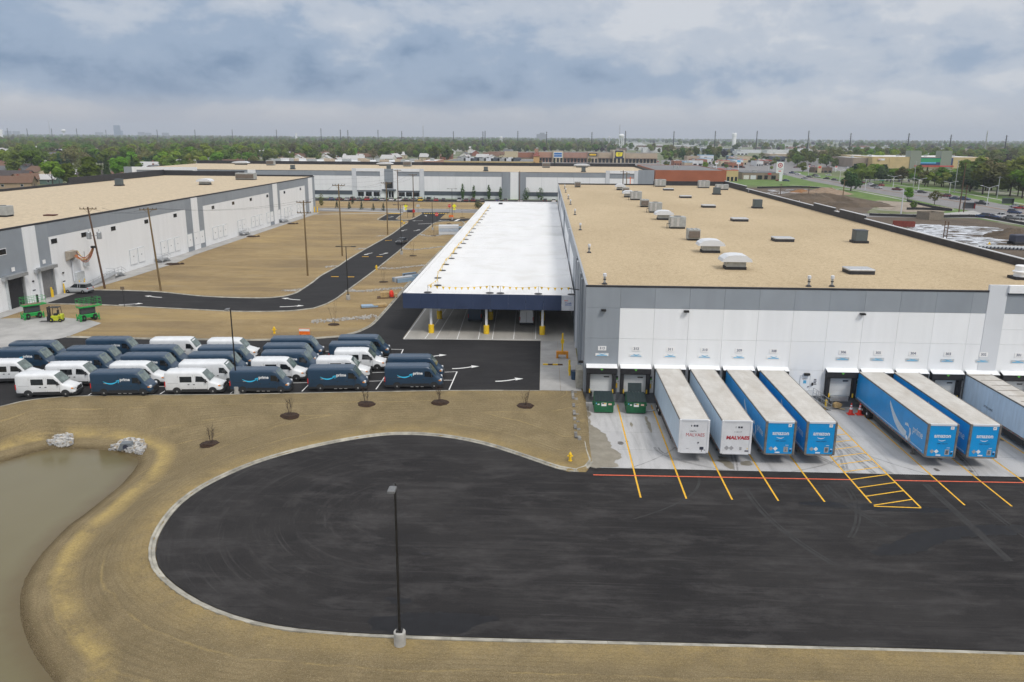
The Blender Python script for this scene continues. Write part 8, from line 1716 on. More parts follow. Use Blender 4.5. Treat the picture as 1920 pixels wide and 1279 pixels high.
o, w, h = store(832, 1003, 302.5, 316, 75, YELW, RFG, 'long yellow walled store with a cluttered grey roof behind the north warehouse', Y=560)
for k in range(12): MB().box(w * k / 12 + 1, -0.08, 0, w * k / 12 + 1.6, -0.021, h - 1).build('wall_rib', BEIGE, o)
for k in range(18): MB().box(8 + (w - 20) * (k % 9) / 9, 12 + 30 * (k // 9), h - 0.19, 14 + (w - 20) * (k % 9) / 9, 15 + 30 * (k // 9), h + 1.6).build('roof_unit', (UGREY, LGREY_P, DGREY_P)[k % 3], o)
o, w, h = store(1000, 1011, 293, 316, 12, mat('stucco_peach', (0.58, 0.36, 0.17), 0.8), RFG, 'square peach tower with a red hipped roof at the end of the yellow store', 'tower', Y=560, name='store_tower'); MB().add([(-.5, -.5, h), (w + .5, -.5, h), (w + .5, 12.5, h), (-.5, 12.5, h), (w / 2, 6, h + 3)], [(0, 1, 4), (1, 2, 4), (2, 3, 4), (3, 0, 4), (3, 2, 1, 0)]).build('hipped_roof', S_('tile_red', (0.20, 0.06, 0.045)), o)
YM = 900
store(946, 970, 284, 296, 25, HW['cream'], RFG, 'cream restaurant with a dark red hipped roof left of the strip mall', Y=YM - 30, wins=3);
o, w, h = store(970, 1010, 286, 298, 45, TERRA, RFG, 'dark terracotta shop at the west end of the strip mall', Y=YM, awning=BRW, wins=6)
o, w, h = store(1002, 1009, 279, 298, 8, PINKW, RFG, 'slim rose tower on the strip mall with a pale top', 'tower', Y=YM - 6, name='store_tower')
o, w, h = store(1010.5, 1040, 285, 299, 45, PINKW, RFG, 'rose fronted shop between the slim tower and the blue sign', Y=YM, awning=BRW, wins=5, band=HW['cream'])
def signbox(o, x, y, z, w, h, mt_, txt, tm, size, name='sign_panel', back=None):
 MB().box(x, y - 0.4, z, x + w, y, z + h).build(name, mt_, o)
 if txt: t = MB(); lettering(t, txt, lambda u, v: (x + w / 2 + u, y - 0.42, z + h / 2 + v), size, 0.02); t.build('lettering', tm, o)
o, w, h = store(1036, 1056, 283.5, 299, 45, HW['cream'], RFG, 'cream shop front with a large blue and white sign in the strip mall', Y=YM - 3, wins=3); signbox(o, 1.2, -0.03, h * 0.42, w - 2.4, h * 0.5, DECALW, None, None, 1); MB().box(1.6, -0.50, h * 0.70, w - 1.6, -0.44, h * 0.86).build('sign_stripe', mat('sign_royal', (0.01, 0.14, 0.42), 0.5), o); MB().box(1.6, -0.50, h * 0.50, w - 1.6, -0.44, h * 0.66).build('sign_stripe', mat('sign_royal', (0.01, 0.14, 0.42)), o)
o, w, h = store(1056.5, 1101, 286, 299.5, 45, S_('wall_dusty_rose', (0.37, 0.215, 0.165)), RFG, 'dusty rose shop front between the blue and the yellow barred signs', Y=YM, awning=BRW, wins=7)
o, w, h = store(1101.5, 1121, 285.5, 300, 45, BEIGE, RFG, 'beige shop front with a black sign band lettered in yellow', Y=YM - 1, wins=3); signbox(o, 0.8, -0.03, h * 0.62, w - 1.6, h * 0.3, INK, None, None, 1); MB().box(2, -0.50, h * 0.69, w - 2, -0.44, h * 0.84).build('sign_stripe', YEL, o)
o, w, h = store(1121.5, 1149, 286, 300, 45, BEIGE, RFG, 'plain beige shop front left of the dark blue sign block', Y=YM, awning=BRW, wins=4)
o, w, h = store(1149.5, 1171.5, 282, 301, 45, HW['cream'], RFG, 'cream framed store front with a dark blue block and a yellow tag sign', Y=YM - 4, wins=3); signbox(o, 2.0, -0.03, h * 0.36, w - 4.0, h * 0.62, mat('sign_midnight', (0.012, 0.02, 0.07), 0.5), None, None, 1)
tg = MB().prism([(w / 2 - 3.4, h * 0.56), (w / 2 - 2.6, h * 0.50), (w / 2 + 3.2, h * 0.54), (w / 2 + 3.8, h * 0.84), (w / 2 - 3.0, h * 0.87), (w / 2 - 3.8, h * 0.72)], -0.52, -0.44, 'y').build('tag_sign', mat('tag_yellow', (0.85, 0.72, 0.01), 0.5), o)
for k, s in enumerate(('BEST', 'BUY')): t = MB(); lettering(t, s, lambda u, v: (w / 2 + u + 0.2, -0.54, h * (0.76 - 0.12 * k) + v), h * 0.115, 0.02); t.build('lettering', INK, tg)
store(1172, 1232, 287.5, 301.5, 45, BEIGE, RFG, 'long beige shop row right of the dark blue sign block', Y=YM, awning=BRW, wins=9)
o, w, h = store(1228, 1361, 319.5, 341, 80, BRICKO, RFG, 'wide orange brick store behind the far parapet of the gravel roof', Y=400, name='brick_store')
MB().box(w * 0.26, -0.06, h * 0.30, w * 0.40, -0.025, h * 0.42).build('panel_dark', mat('sage_panel', (0.10, 0.13, 0.09), 0.7), o)
for k in range(20): MB().box(w * k / 20 + 0.02, -0.028, 0, w * (k + 1) / 20 - 0.02, -0.003, h - 0.31).build('panel', BRICKO, o)
tag(MB().lathe([(11, 0), (9, 1.5), (5, 2.8), (1, 3.2)], 14).build('soil_heap', MULCH, None, (ony(1300, 343, 380)[0], 380, 1.1)), 'dark heap of soil before the orange brick store', 'soil heap')
store(1362, 1384, 319, 330, 30, YELW, RFG, 'small yellow food place with red roof bands beside the orange brick store', Y=530, band=RED, wins=3)
o, w, h = store(1391, 1459.5, 323.5, 337, 26, STONEW, RFG, 'tan stone tyre shop with dark bay openings beside the pylon sign', band=DGREY_P, name='bay_shop')
for k, m_ in enumerate((HW['white'], LGREY_P, GLASS, GLASS, GLASS)): MB().box(w * (0.04 + 0.19 * k), -0.08, 0.2, w * (0.04 + 0.19 * k) + w * (0.15, 0.15, 0.13, 0.09, 0.12)[k], -0.021, h * 0.6).build('bay_door', m_, o)
MB().box(w * 0.70, -0.3, h * 0.72, w * 0.79, -0.021, h * 0.92).build('red_sign', RED, o)
# pylon with the red ring
Y0 = at(1461, 340, 1.15).y; X0 = ony(1454, 340, Y0)[0]; X1 = ony(1467, 340, Y0)[0]; zt = ony(1460, 303.5, Y0)[1]; w = X1 - X0
o = empty('pylon_sign', (X0, Y0, 1.15), 0, 'tall white pylon sign with a red ring and dot beside the boulevard', 'sign'); H2 = zt - 1.15
MB().box(0, 0, H2 * 0.42, w, 0.8, H2).build('sign_case', DECALW, o); MB().box(w * 0.52, 0.1, 0, w * 0.95, 0.7, H2 * 0.42).build('sign_leg', DECALW, o)
def disc(r0, r1, cx_, cz_, y, mt_, nm, n=28):
 b = MB(); v = [(cx_ + r1 * math.cos(6.283 * k / n), y, cz_ + r1 * math.sin(6.283 * k / n)) for k in range(n)] + [(cx_ + r0 * math.cos(6.283 * k / n), y, cz_ + r0 * math.sin(6.283 * k / n)) for k in range(n)]
 b.add(v, [(k, (k + 1) % n, n + (k + 1) % n, n + k) for k in range(n)]) if r0 > 0 else b.add(v[:n], [tuple(range(n))]); b.build(nm, mt_, o)
RR = mat('ring_red', (0.42, 0.01, 0.02), 0.5); disc(w * 0.22, w * 0.34, w / 2, H2 * 0.82, -0.03, RR, 'red_ring'); disc(0, w * 0.12, w / 2, H2 * 0.82, -0.03, RR, 'red_dot'); MB().box(w * 0.1, -0.03, H2 * 0.62, w * 0.9, -0.005, H2 * 0.64).build('sign_line', INK, o); MB().box(w * 0.3, -0.03, H2 * 0.50, w * 0.7, -0.005, H2 * 0.55).build('sign_mark', RED, o)
for x, y0, y1, c1, lab in ((1385.5, 318, 300, SIGNB, 'blue and white pole sign beyond the small yellow food place'), (1344, 316, 301.5, PINKW, 'pink board on a frame behind the orange brick store'), (1244, 296, 283, LGREY_P, 'white and blue pole sign above the shop roofs'), (1568, 322, 311.5, RED, 'dark red square pole sign near the drive-in by the boulevard'), (1518, 318, 311, RED, 'red and white menu sign by the drive-in')):
 Y0 = at(x, y0, 1.15).y; X0, z1 = ony(x, y1, Y0); o = empty('pole_sign', (X0, Y0, 1.15), 0, lab, 'sign', 'pole signs among the shops'); s = (z1 - 1.15) * 0.22; MB().box(-0.25, -0.25, 0, 0.25, 0.25, z1 - 1.15 - s).build('pole', LGREY_P, o); MB().box(-s, -0.3, z1 - 1.15 - s * 2, s, 0.3, z1 - 1.15).build('sign_case', DECALW, o); MB().box(-s * 0.8, -0.33, z1 - 1.15 - s * 1.1, s * 0.8, -0.301, z1 - 1.15 - s * 0.15).build('sign_face', c1, o)
# drive-in by the road
o, w, h = store(1527, 1560, 314, 324, 14, BRW, RFG, 'dark brick drive-in restaurant with cream and red entrance towers beside the boulevard', wins=4); MB().box(w * 0.15, -0.5, 0, w * 0.38, -0.03, h * 1.35).build('entrance_tower', HW['cream'], o); MB().box(w * 0.19, -0.56, h * 0.85, w * 0.34, -0.51, h * 1.2).build('red_sign', RED, o)
# the yellow mall
YML = 800
o, w, h = store(1633, 1850, 294.5, 318, 90, YELW, RFW, 'long yellow mall with a large green screen, red stripe and two glazed towers', Y=YML, name='mall'); u_ = lambda px_: ony(px_, 318, YML)[0] - ony(1633, 318, YML)[0]; zz_ = lambda py_: ony(1740, py_, YML)[1] - 1.15
for a, c_ in ((1633, 1665), (1665, 1706), (1784, 1815), (1815, 1850)): MB().box(u_(a) + 0.1, -0.8, 0, u_(c_) - 0.1, -0.021, zz_(294.5 + (1 if a in (1633, 1815) else 0))).build('wall_panel', YELW, o)
for a, c_ in ((1703, 1723), (1760, 1780)): MB().box(u_(a), -1.5, 0, u_(c_), 10, zz_(283)).build('tower', mat('tower_sage', (0.22, 0.25, 0.20), 0.6, var=0.1), o)
MB().box(u_(1722), -1.4, zz_(309), u_(1763), -0.03, zz_(295.5)).build('screen_frame', mat('screen_blue', (0.01, 0.04, 0.16), 0.5), o); MB().box(u_(1723), -1.46, zz_(304), u_(1760), -1.41, zz_(297)).build('green_screen', mat('screen_green', (0.01, 0.30, 0.11), 0.5), o); MB().box(u_(1722), -1.46, zz_(306.5), u_(1752), -1.41, zz_(304.2)).build('lower_screen', SIGNB, o)
MB().box(u_(1712), -1.6, zz_(312.5), u_(1786), -1.47, zz_(310.3)).build('red_stripe', mat('stripe_red', (0.55, 0.05, 0.045), 0.5), o); MB().box(u_(1778), -1.3, zz_(309), u_(1783), -0.81, zz_(296)).build('navy_pilaster', mat('screen_blue', (0.01, 0.04, 0.16)), o); MB().box(u_(1644), -0.86, zz_(301.5), u_(1656), -0.81, zz_(298)).build('shop_sign', DECALW, o); MB().lathe([(1.6, 0), (1.6, 0.1)], 12, (u_(1646), -0.95, zz_(300))).build('red_disc', RED, o)
store(1598, 1632, 296, 316, 60, S_('wall_taupe', (0.30, 0.24, 0.19)), RFW, 'taupe shop with dark red signs at the left end of the yellow mall', Y=YML + 10, band=BRW, wins=3)
store(1520, 1596, 287, 297, 80, LGREY_P, RFW, 'long grey white works hall left of the yellow mall', Y=1150, cat='works hall', name='works_hall')
o, w, h = store(1583, 1615, 281, 290, 70, LGREY_P, RFW, 'pale hall with a low curved roof behind the mall', Y=1500, cat='works hall', name='works_hall')
store(1655, 1760, 288, 296, 70, LGREY_P, RFW, 'white roofed works behind the yellow mall towers', Y=1180, cat='works hall', name='works_hall')
store(1856, 1925, 287.5, 294, 70, DGREY_P, RFG, 'long low dark roofed works behind the roadside grove', Y=1350, cat='works hall', name='works_hall')
# small roofs scattered through the works and shop quarter
WCOL = [LGREY_P, RFW, BEIGE, BRW, UGREY, TERRA, HW['cream'], DGREY_P]; CN2 = ['grey white', 'white', 'beige', 'brown', 'mid grey', 'terracotta', 'cream', 'slate']
for k in range(118):
 px_ = rg.uniform(*((1125, 1600) if k < 66 else (1560, 1915))) if k < 98 else rg.uniform(60, 1100); b_ = (rg.choice((rg.uniform(271, 298), rg.uniform(270, 282))) if k < 66 else rg.uniform(270, 289)) if k < 98 else rg.uniform(263, 275);
 if k < 66 and px_ < 1240: b_ = min(b_, 286)
 Y = at(px_, b_, 1.15).y; ln = rg.uniform(18, 75) if k < 98 else rg.uniform(60, 160); dx = ln / Y * FOC; i = rg.randrange(8) if rg.random() < 0.5 else rg.choice((0, 1, 1, 2)); h_ = rg.uniform(5, 9)
 tp = proj((0, Y, 1.15 + h_))[1] + (px_ - proj((0, Y, 1))[0]) * 0.0068
 store(px_, px_ + dx, tp, b_, rg.uniform(20, 55), WCOL[i], RFW if rg.random() < 0.6 else RFG, f'low {CN2[i]} walled flat roofed block in the works and shops quarter', 'works block', f'{CN2[i]} works blocks', Y=Y, name='works_block', wins=rg.choice((0, 3)))
for k in range(20):
 px_ = rg.uniform(1236, 1450); b_ = rg.uniform(300.5, 316); Y = at(px_, b_, 1.15).y; i = rg.randrange(8); h_ = rg.uniform(4.5, 7)
 tp = proj((0, Y, 1.15 + h_))[1] + (px_ - proj((0, Y, 1))[0]) * 0.0068
 store(px_, px_ + rg.uniform(10, 30), tp, b_, rg.uniform(14, 30), WCOL[i], rg.choice((RFG, RFW, BRW)), f'small {CN2[i]} walled shop behind the orange brick store', 'shop', f'{CN2[i]} shops behind the brick store', Y=Y, wins=3, band=rg.choice((None, RED, SIGNB, None)))
# ------------------------------------------------------------------ boulevard, verges and the dug-up site on the east side
lo_px = [(1360, 326), (1440, 326), (1476, 329), (1520, 340), (1576, 350), (1610, 356.5), (1678, 369), (1730, 378.5), (1780, 389), (1832, 398), (1860, 410), (1925, 416), (2080, 440)]
up_px = [(2080, 424), (1920, 391), (1845, 376.5), (1762, 361), (1691, 353), (1609, 344.5), (1520, 332), (1480, 321), (1430, 314), (1360, 308)]
struct(MB().sheet(A([(1215, 346), (1370, 346), (1500, 352), (1560, 356), (1640, 378), (1700, 392), (1900, 420), (2300, 520), (2300, 384), (1920, 374), (1845, 362), (1762, 350), (1691, 343), (1609, 336), (1520, 325.5), (1480, 315), (1430, 309), (1360, 304), (1215, 333)], 1.15), 1.158).build('verge_grass', GREEN))
bv = struct(MB().sheet(A(lo_px + up_px, 1.15), 1.166).build('boulevard', ROADG))
mid = [((a[0] + c_[0]) / 2, (a[1] + c_[1]) / 2) for a, c_ in zip(lo_px[2:11], up_px[::-1][2:11])]
MEDM = mat('median_strip', (0.20, 0.11, 0.06), 0.9, var=0.3, scale=0.5)
mp_ = smooth(A([(1500, 330), (1560, 341), (1610, 349.5), (1690, 362), (1760, 372), (1830, 384), (1925, 401)]), 4.0); md_ = struct(empty('median'))
for a, c_ in zip(mp_[:-1], mp_[1:]): stripe(a, c_, 1.3, 1.172, MEDM, md_, 'median_strip')
wk = struct(empty('boulevard_walk'))
for pts in ([(1480, 347), (1575, 353.5), (1650, 366), (1700, 376), (1745, 386), (1790, 394)], [(1560, 336), (1640, 341), (1720, 352), (1780, 358), (1850, 370), (1925, 384)]):
 P = smooth(A(pts), 4.0)
 for a, c_ in zip(P[:-1], P[1:]): stripe(a, c_, 1.8, 1.170, LCONC, wk, 'walk_slab')
struct(MB().sheet(A([(1630, 399), (1700, 402.5), (1760, 401), (1825, 395), (1850, 404), (1925, 416), (1925, 424), (1830, 408), (1740, 408.5), (1640, 406)], 1.15), 1.168).build('site_lane', LCONC))
q = newmat('dug_soil'); p = q.pos(); c = q.mx(q.mr(q.noise(p, 0.12, 6, 0.65, 0.5), 0.33, 0.67), (0.058, 0.042, 0.028), (0.125, 0.092, 0.062)); c = q.mx(q.ma('MULTIPLY', q.mr(q.noise(p, 0.9, 4, 0.7), 0.5, 0.75), 0.5), c, (0.16, 0.13, 0.10)); q.l(c, q.b.inputs['Base Color']); q.b.inputs['Roughness'].default_value = 0.95; q.bump(q.noise(p, 0.8, 5), 0.8, 0.4); SOIL = q.m
struct(MB().sheet([(60.5, 66), (60.5, 330)] + [(p_.x, p_.y) for p_ in A([(1400, 352), (1480, 350), (1555, 357), (1580, 364), (1600, 376), (1640, 388), (1625, 398), (1640, 406), (1740, 409), (1830, 410), (1925, 428)], 1.15)] + [(200, 100), (200, 66)], 1.162).build('dug_soil', SOIL))
struct(MB().sheet(A([(1612, 380), (1650, 376), (1700, 379), (1740, 384), (1790, 391), (1770, 397), (1700, 398), (1655, 392)], 1.15), 1.170).build('broken_slab', mat('rubble_pale', (0.28, 0.235, 0.185), 0.9, var=0.3, scale=0.4, detail=8)))
SHEETM = mat('white_sheeting', (0.62, 0.65, 0.70), 0.5, var=0.15, scale=1.2); b = MB(); rg2 = random.Random(12)
for k in range(330):
 u, v = rg2.random(), rg2.random(); cpx = 1702 + 185 * u + rg2.gauss(0, 3); lo_, hi_ = (420 + 8 * u, 436 + 34 * u)
 c_ = at(cpx, lo_ + (hi_ - lo_) * v ** 1.1, 1.15); L_ = rg2.uniform(1.0, 4.6); w = rg2.uniform(0.25, 0.9); a = rg2.gauss(-0.25, 0.35); ca, sa = math.cos(a), math.sin(a); P = []
 for i in range(9): t_ = 6.283 * i / 9; x, y = L_ * math.cos(t_) * rg2.uniform(0.6, 1.1), w * math.sin(t_) * rg2.uniform(0.6, 1.2); P.append((c_.x + x * ca - y * sa, c_.y + x * sa + y * ca, 1.165 + 0.06 * rg2.random() + 0.0004 * k))
 b.add(P, [tuple(range(9))])
for k in range(70):
 c_ = at(rg2.uniform(1440, 1575), rg2.uniform(355.5, 364), 1.15); L_ = rg2.uniform(0.8, 3.0); w = rg2.uniform(0.3, 1.2); P = [(c_.x + L_ * math.cos(6.283 * i / 7) * rg2.uniform(.6, 1.1), c_.y + w * math.sin(6.283 * i / 7) * rg2.uniform(.6, 1.2), 1.175 + 0.05 * rg2.random() + 0.0004 * k) for i in range(7)]; b.add(P, [tuple(range(7))])
tag(b.build('white_sheeting', SHEETM), 'torn white sheeting strewn over the dug soil', None, None, 'stuff')
def mound(px_, py_, rx, ry, h, mt_, label, seed):
 r2 = random.Random(seed); b = MB(); n_, m_ = 22, 5; p_ = at(px_, py_, 1.15); v = []
 for j in range(m_):
  f_ = 1 - j / m_; z = h * (1 - f_ ** 1.6)
  for i in range(n_): a = 6.283 * i / n_; k_ = f_ * r2.uniform(0.86, 1.12); v.append((rx * k_ * math.cos(a), ry * k_ * math.sin(a), z * r2.uniform(0.8, 1.15) - (0.1 if j == 0 else 0)))
 v.append((0, 0, h)); f = [(j * n_ + i, j * n_ + (i + 1) % n_, (j + 1) * n_ + (i + 1) % n_, (j + 1) * n_ + i) for j in range(m_ - 1) for i in range(n_)] + [((m_ - 1) * n_ + i, (m_ - 1) * n_ + (i + 1) % n_, m_ * n_) for i in range(n_)]
 o = b.add(v, f).build('soil_mound', mt_, None, p_); tag(o, label, 'soil mound', 'mounds on the dug up site')
mound(1528, 384, 33, 13, 4.6, SOIL, 'long dark brown bank of dug soil beyond the black parapet', 1); mound(1548, 364, 13, 6, 3.2, mat('sand_heap', (0.27, 0.20, 0.14), 0.95, var=0.2), 'small tan heap of sand beside white sheeting', 2); mound(1898, 446, 8, 7, 2.6, SOIL, 'rough brown soil heap at the edge of the picture on the dug up site', 3); mound(1502, 361, 6, 4, 1.6, mat('clay_heap', (0.26, 0.13, 0.05), 0.95, var=0.2), 'small orange clay heap on the dug up site', 4)
b = MB()
for pts in ([(1630, 404.5), (1668, 406), (1730, 408), (1752, 408.5), (1830, 407.5), (1870, 413), (1925, 423)], [(1420, 353.5), (1500, 352), (1560, 356)], [(1700, 378), (1745, 389), (1785, 396)], [(1700, 393.5), (1730, 393.5), (1785, 396)]):
 P = smooth(A(pts, 1.15), 3.0)
 for a, c_ in zip(P[:-1], P[1:]):
  d_ = (c_ - a).normalized(); n_ = Vector((-d_.y, d_.x, 0)) * 0.03; b.add([(a.x - n_.x, a.y - n_.y, 1.1), (c_.x - n_.x, c_.y - n_.y, 1.1), (c_.x + n_.x, c_.y + n_.y, 1.1), (a.x + n_.x, a.y + n_.y, 1.1), (a.x - n_.x, a.y - n_.y, 2.1), (c_.x - n_.x, c_.y - n_.y, 2.05), (c_.x + n_.x, c_.y + n_.y, 2.05), (a.x + n_.x, a.y + n_.y, 2.1)], [(4, 5, 6, 7), (0, 1, 5, 4), (2, 3, 7, 6)])
  b.box(a.x - 0.05, a.y - 0.05, 1.1, a.x + 0.05, a.y + 0.05, 2.3)
tag(b.build('silt_fence', BLACK), 'low black cloth fence staked along the lane of the dug up site', 'fence')
o = empty('dumpster', at(1694, 425, 1.15), -0.35, 'open rust red skip behind the black parapet on the dug up site', 'skip'); t = MB(); t.box(-3.2, -1.2, 0, 3.2, -1.1, 1.7); t.box(-3.2, 1.1, 0, 3.2, 1.2, 1.7); t.box(-3.2, -1.09, 0, -3.1, 1.09, 1.7); t.box(3.1, -1.09, 0, 3.2, 1.09, 1.7); t.box(-3.1, -1.09, 0.05, 3.1, 1.09, 0.15); t.build('box', mat('skip_red', (0.22, 0.045, 0.03), 0.7, var=0.2), o)
for k in range(7): MB().box(-3.0 + k * 0.98, -1.27, 0.05, -2.9 + k * 0.98, -1.201, 1.65).build('rib', mat('skip_red', (0.22, 0.045, 0.03)), o)
o = empty('site_enclosure', at(1743, 411, 1.15), 0.3, 'square grey fabric covered fence box on the dug up site', 'enclosure');
for x0, y0, x1, y1 in ((-3, -3, 3, -2.9), (-3, 2.9, 3, 3), (-3, -2.89, -2.9, 2.89), (2.9, -2.89, 3, 2.89)): MB().box(x0, y0, 0, x1, y1, 2.6).build('panel', mat('fabric_taupe', (0.22, 0.19, 0.15), 0.9, var=0.2), o)
b = None; o = empty('pipe_stack', at(1880, 467.5, 1.15), -0.3, 'long stack of grey plastic pipes with dark open ends on the dug up site', 'pipes')
for k in range(16): MB().tube((-7 + k * 0.85, -0.4, 0.35), (-4.4 + k * 0.85 + 1.2, 3.4, 0.35), 0.34, 10).build('pipe', mat('pipe_grey', (0.36, 0.38, 0.40), 0.5), o); MB().tube((-7 + k * 0.85, -0.41, 0.35), (-7.0 + k * 0.85, -0.43, 0.35), 0.27, 10).build('pipe_mouth', INK, o)
o = empty('digger_body', at(1908, 458, 1.15), 0.2, 'dark machine body cut by the edge of the picture on the dug up site', 'machine'); MB().bbox(-2, -1.2, 0.8, 2, 1.2, 2.6, 0.2).build('body', INK, o); t = MB(); t.bbox(-2.2, -1.5, 0, 2.2, -0.9, 0.8, 0.2); t.bbox(-2.2, 0.9, 0, 2.2, 1.5, 0.8, 0.2); t.build('track', BLACK, o)
hydrant(at(1854, 463, 1.15), 'yellow fire hydrant just outside the black parapet near the white sheeting', 1.5)
o = empty('ladder', (60.2, 122, 9.0), 0, 'pair of brown ladder rails rising over the black parapet', 'ladder')
for x in (0, 1.0): MB().box(0.1, x, -7.8, 0.2, x + 0.1, 7.2).build('rail', DWOOD, o)
for k in range(6): MB().box(0.12, 0.1, 4.6 + k * 0.4, 0.18, 1.0, 4.66 + k * 0.4).build('rung', DWOOD, o)
# lamps, poles and shelters of the boulevard
for x, y, t_, lab in ((1674, 354, 329, 'twin armed pale lamp standard beside a green street sign'), (1721, 361, 334, 'twin armed pale lamp standard right of the bright green tree'), (1780, 362, 340, 'twin armed pale lamp standard before the roadside grove'), (1850, 386, 348, 'twin armed pale lamp standard near the bus shelter'), (1441, 322, 302, 'twin armed pale lamp standard before the dark grove by the pylon'), (1574, 342, 317, 'twin armed pale lamp standard beside the dark bushy tree'), (1515, 332, 312, 'twin armed pale lamp standard at the curve of the boulevard')):
 p_ = at(x, y, 1.15); h = height(p_.x, p_.y, t_) - 1.15; o = empty('street_lamp', p_, 0.1, lab, 'street lamp', 'lamp standards along the boulevard'); MB().tube((0, 0, 0), (0, 0, h * 0.9), 0.16, 7, 0.10).build('pole', LGREY_P, o)
 for s in (-1, 1): a_ = MB().tube((0, 0, h * 0.88), (s * 3.2, 0, h), 0.08, 6, 0.06).build('arm', LGREY_P, o); MB().cbox(s * 3.5, 0, h, 0.9, 0.3, 0.18).build('lamp_head', LGREY_P, o)
for x, y, t_, m_, lab in ((1578.5, 386, 337, WOOD, 'tan wooden pole behind the black parapet beside the dark bushy tree'), (1688.5, 406, 356, LGREY_P, 'pale grey pole beside the site lane'), (1798, 398, 305, DWOOD, 'dark tall pole left of the bus shelter'), (1806.5, 398, 347, DWOOD, 'brown leaning pole left of the bus shelter'), (1463, 366, 345, DWOOD, 'thin dark post on the dug up site'), (1515, 373, 349, DWOOD, 'thin dark post standing before the brown soil bank'), (1869, 372, 331, UGREY, 'grey pole in the roadside grove'), (1622, 356, 336, LGREY_P, 'pale signal mast post at the junction'), (1712, 352, 302, UGREY, 'tall grey pole before the yellow mall'), (1789, 362, 300, UGREY, 'tall grey pole before the right tower of the mall'), (1285, 344, 318, DWOOD, 'dark pole in front of the orange brick store, middle'), (1313, 344, 318, DWOOD, 'dark pole in front of the orange brick store, right'), (1339, 343, 321, UGREY, 'short grey pole in front of the orange brick store'), (1167.8, 353, 320, DWOOD, 'dark pole rising behind the gravel roof edge, left one of three'), (1174.5, 353, 323, WOOD, 'tan pole rising behind the gravel roof edge, middle of three'), (1181.5, 352, 332, ORANGE, 'short rusty pole behind the gravel roof edge, right one of three')):
 p_ = at(x, y, 1.15) if x > 1200 else Vector((*[ony(x, 345, 300)[0], 300], 1.15)); h = height(p_.x, p_.y, t_) - 1.15; o = empty('utility_pole', p_, 0, lab, 'utility pole', 'poles east of the warehouse'); MB().tube((0, 0, -0.2), (0, 0, h), 0.22, 7, 0.15).build('pole', m_, o); t = MB(); t.cbox(0, 0, h - 0.4, 2.2, 0.12, 0.12); t.tube((0, 0, h - 0.3), (0, 0, h + 0.15), 0.05, 5); t.build('crossarm', m_, o)
p_ = at(1622, 356, 1.15); o = empty('signal_mast', (p_.x, p_.y, 1.15), 0, 'long pale signal arm with green street sign over the boulevard junction', 'traffic signal'); h = height(p_.x, p_.y, 337) - 1.15; MB().tube((0, 0, 0), (0, 0, h), 0.14, 7, 0.1).build('post', LGREY_P, o); MB().tube((0, 0, h - 0.3), (26, 3, h + 0.4), 0.1, 6, 0.06).build('arm', LGREY_P, o)
for k in range(3): MB().cbox(14 + k * 5, 2.0 + k * 0.5, h - 0.35, 0.5, 0.4, 1.3).build('signal_head', INK, o)
MB().cbox(9, 1.2, h - 0.35, 2.6, 0.1, 0.7).build('street_sign', mat('sign_green', (0.01, 0.22, 0.12), 0.5), o)
for x, y, lab in ((1816, 392, 'glass bus shelter with a red poster beside the boulevard'), (1889, 383, 'dark bus shelter on the far side of the boulevard')):
 o = empty('bus_shelter', at(x, y, 1.15), -0.2, lab, 'bus shelter', 'bus shelters'); MB().box(-2.2, -0.8, 2.4, 2.2, 0.8, 2.6).build('roof', DGREY_P, o); MB().box(-2.1, 0.7, 0.2, 2.1, 0.76, 2.39).build('back_pane', mat('shelter_glass', (0.12, 0.13, 0.14), 0.2), o); MB().box(2.0, -0.7, 0.2, 2.08, 0.69, 2.39).build('poster', RED if x < 1850 else INK, o)
 for sx_ in (-2.1, 2.1): MB().box(sx_ - 0.05, -0.76, 0, sx_ + 0.05, -0.70, 2.39).build('post', DGREY_P, o)
a = at(1480, 352, 1.15)
for k, (p0, p1, z0, z1) in enumerate((((1500, 352), (1925, 372), 11, 11), ((1578.5, 386), (1925, 372), 12, 11.5), ((1578.5, 386), (1690, 368), 9.5, 9.5))):
 q0, q1 = at(*p0, 1.15), at(*p1, 1.15); q0.z, q1.z = z0, z1; wire(q0, q1, 1.5, 'overhead wire along the boulevard', 0.05, 'wires along the boulevard')
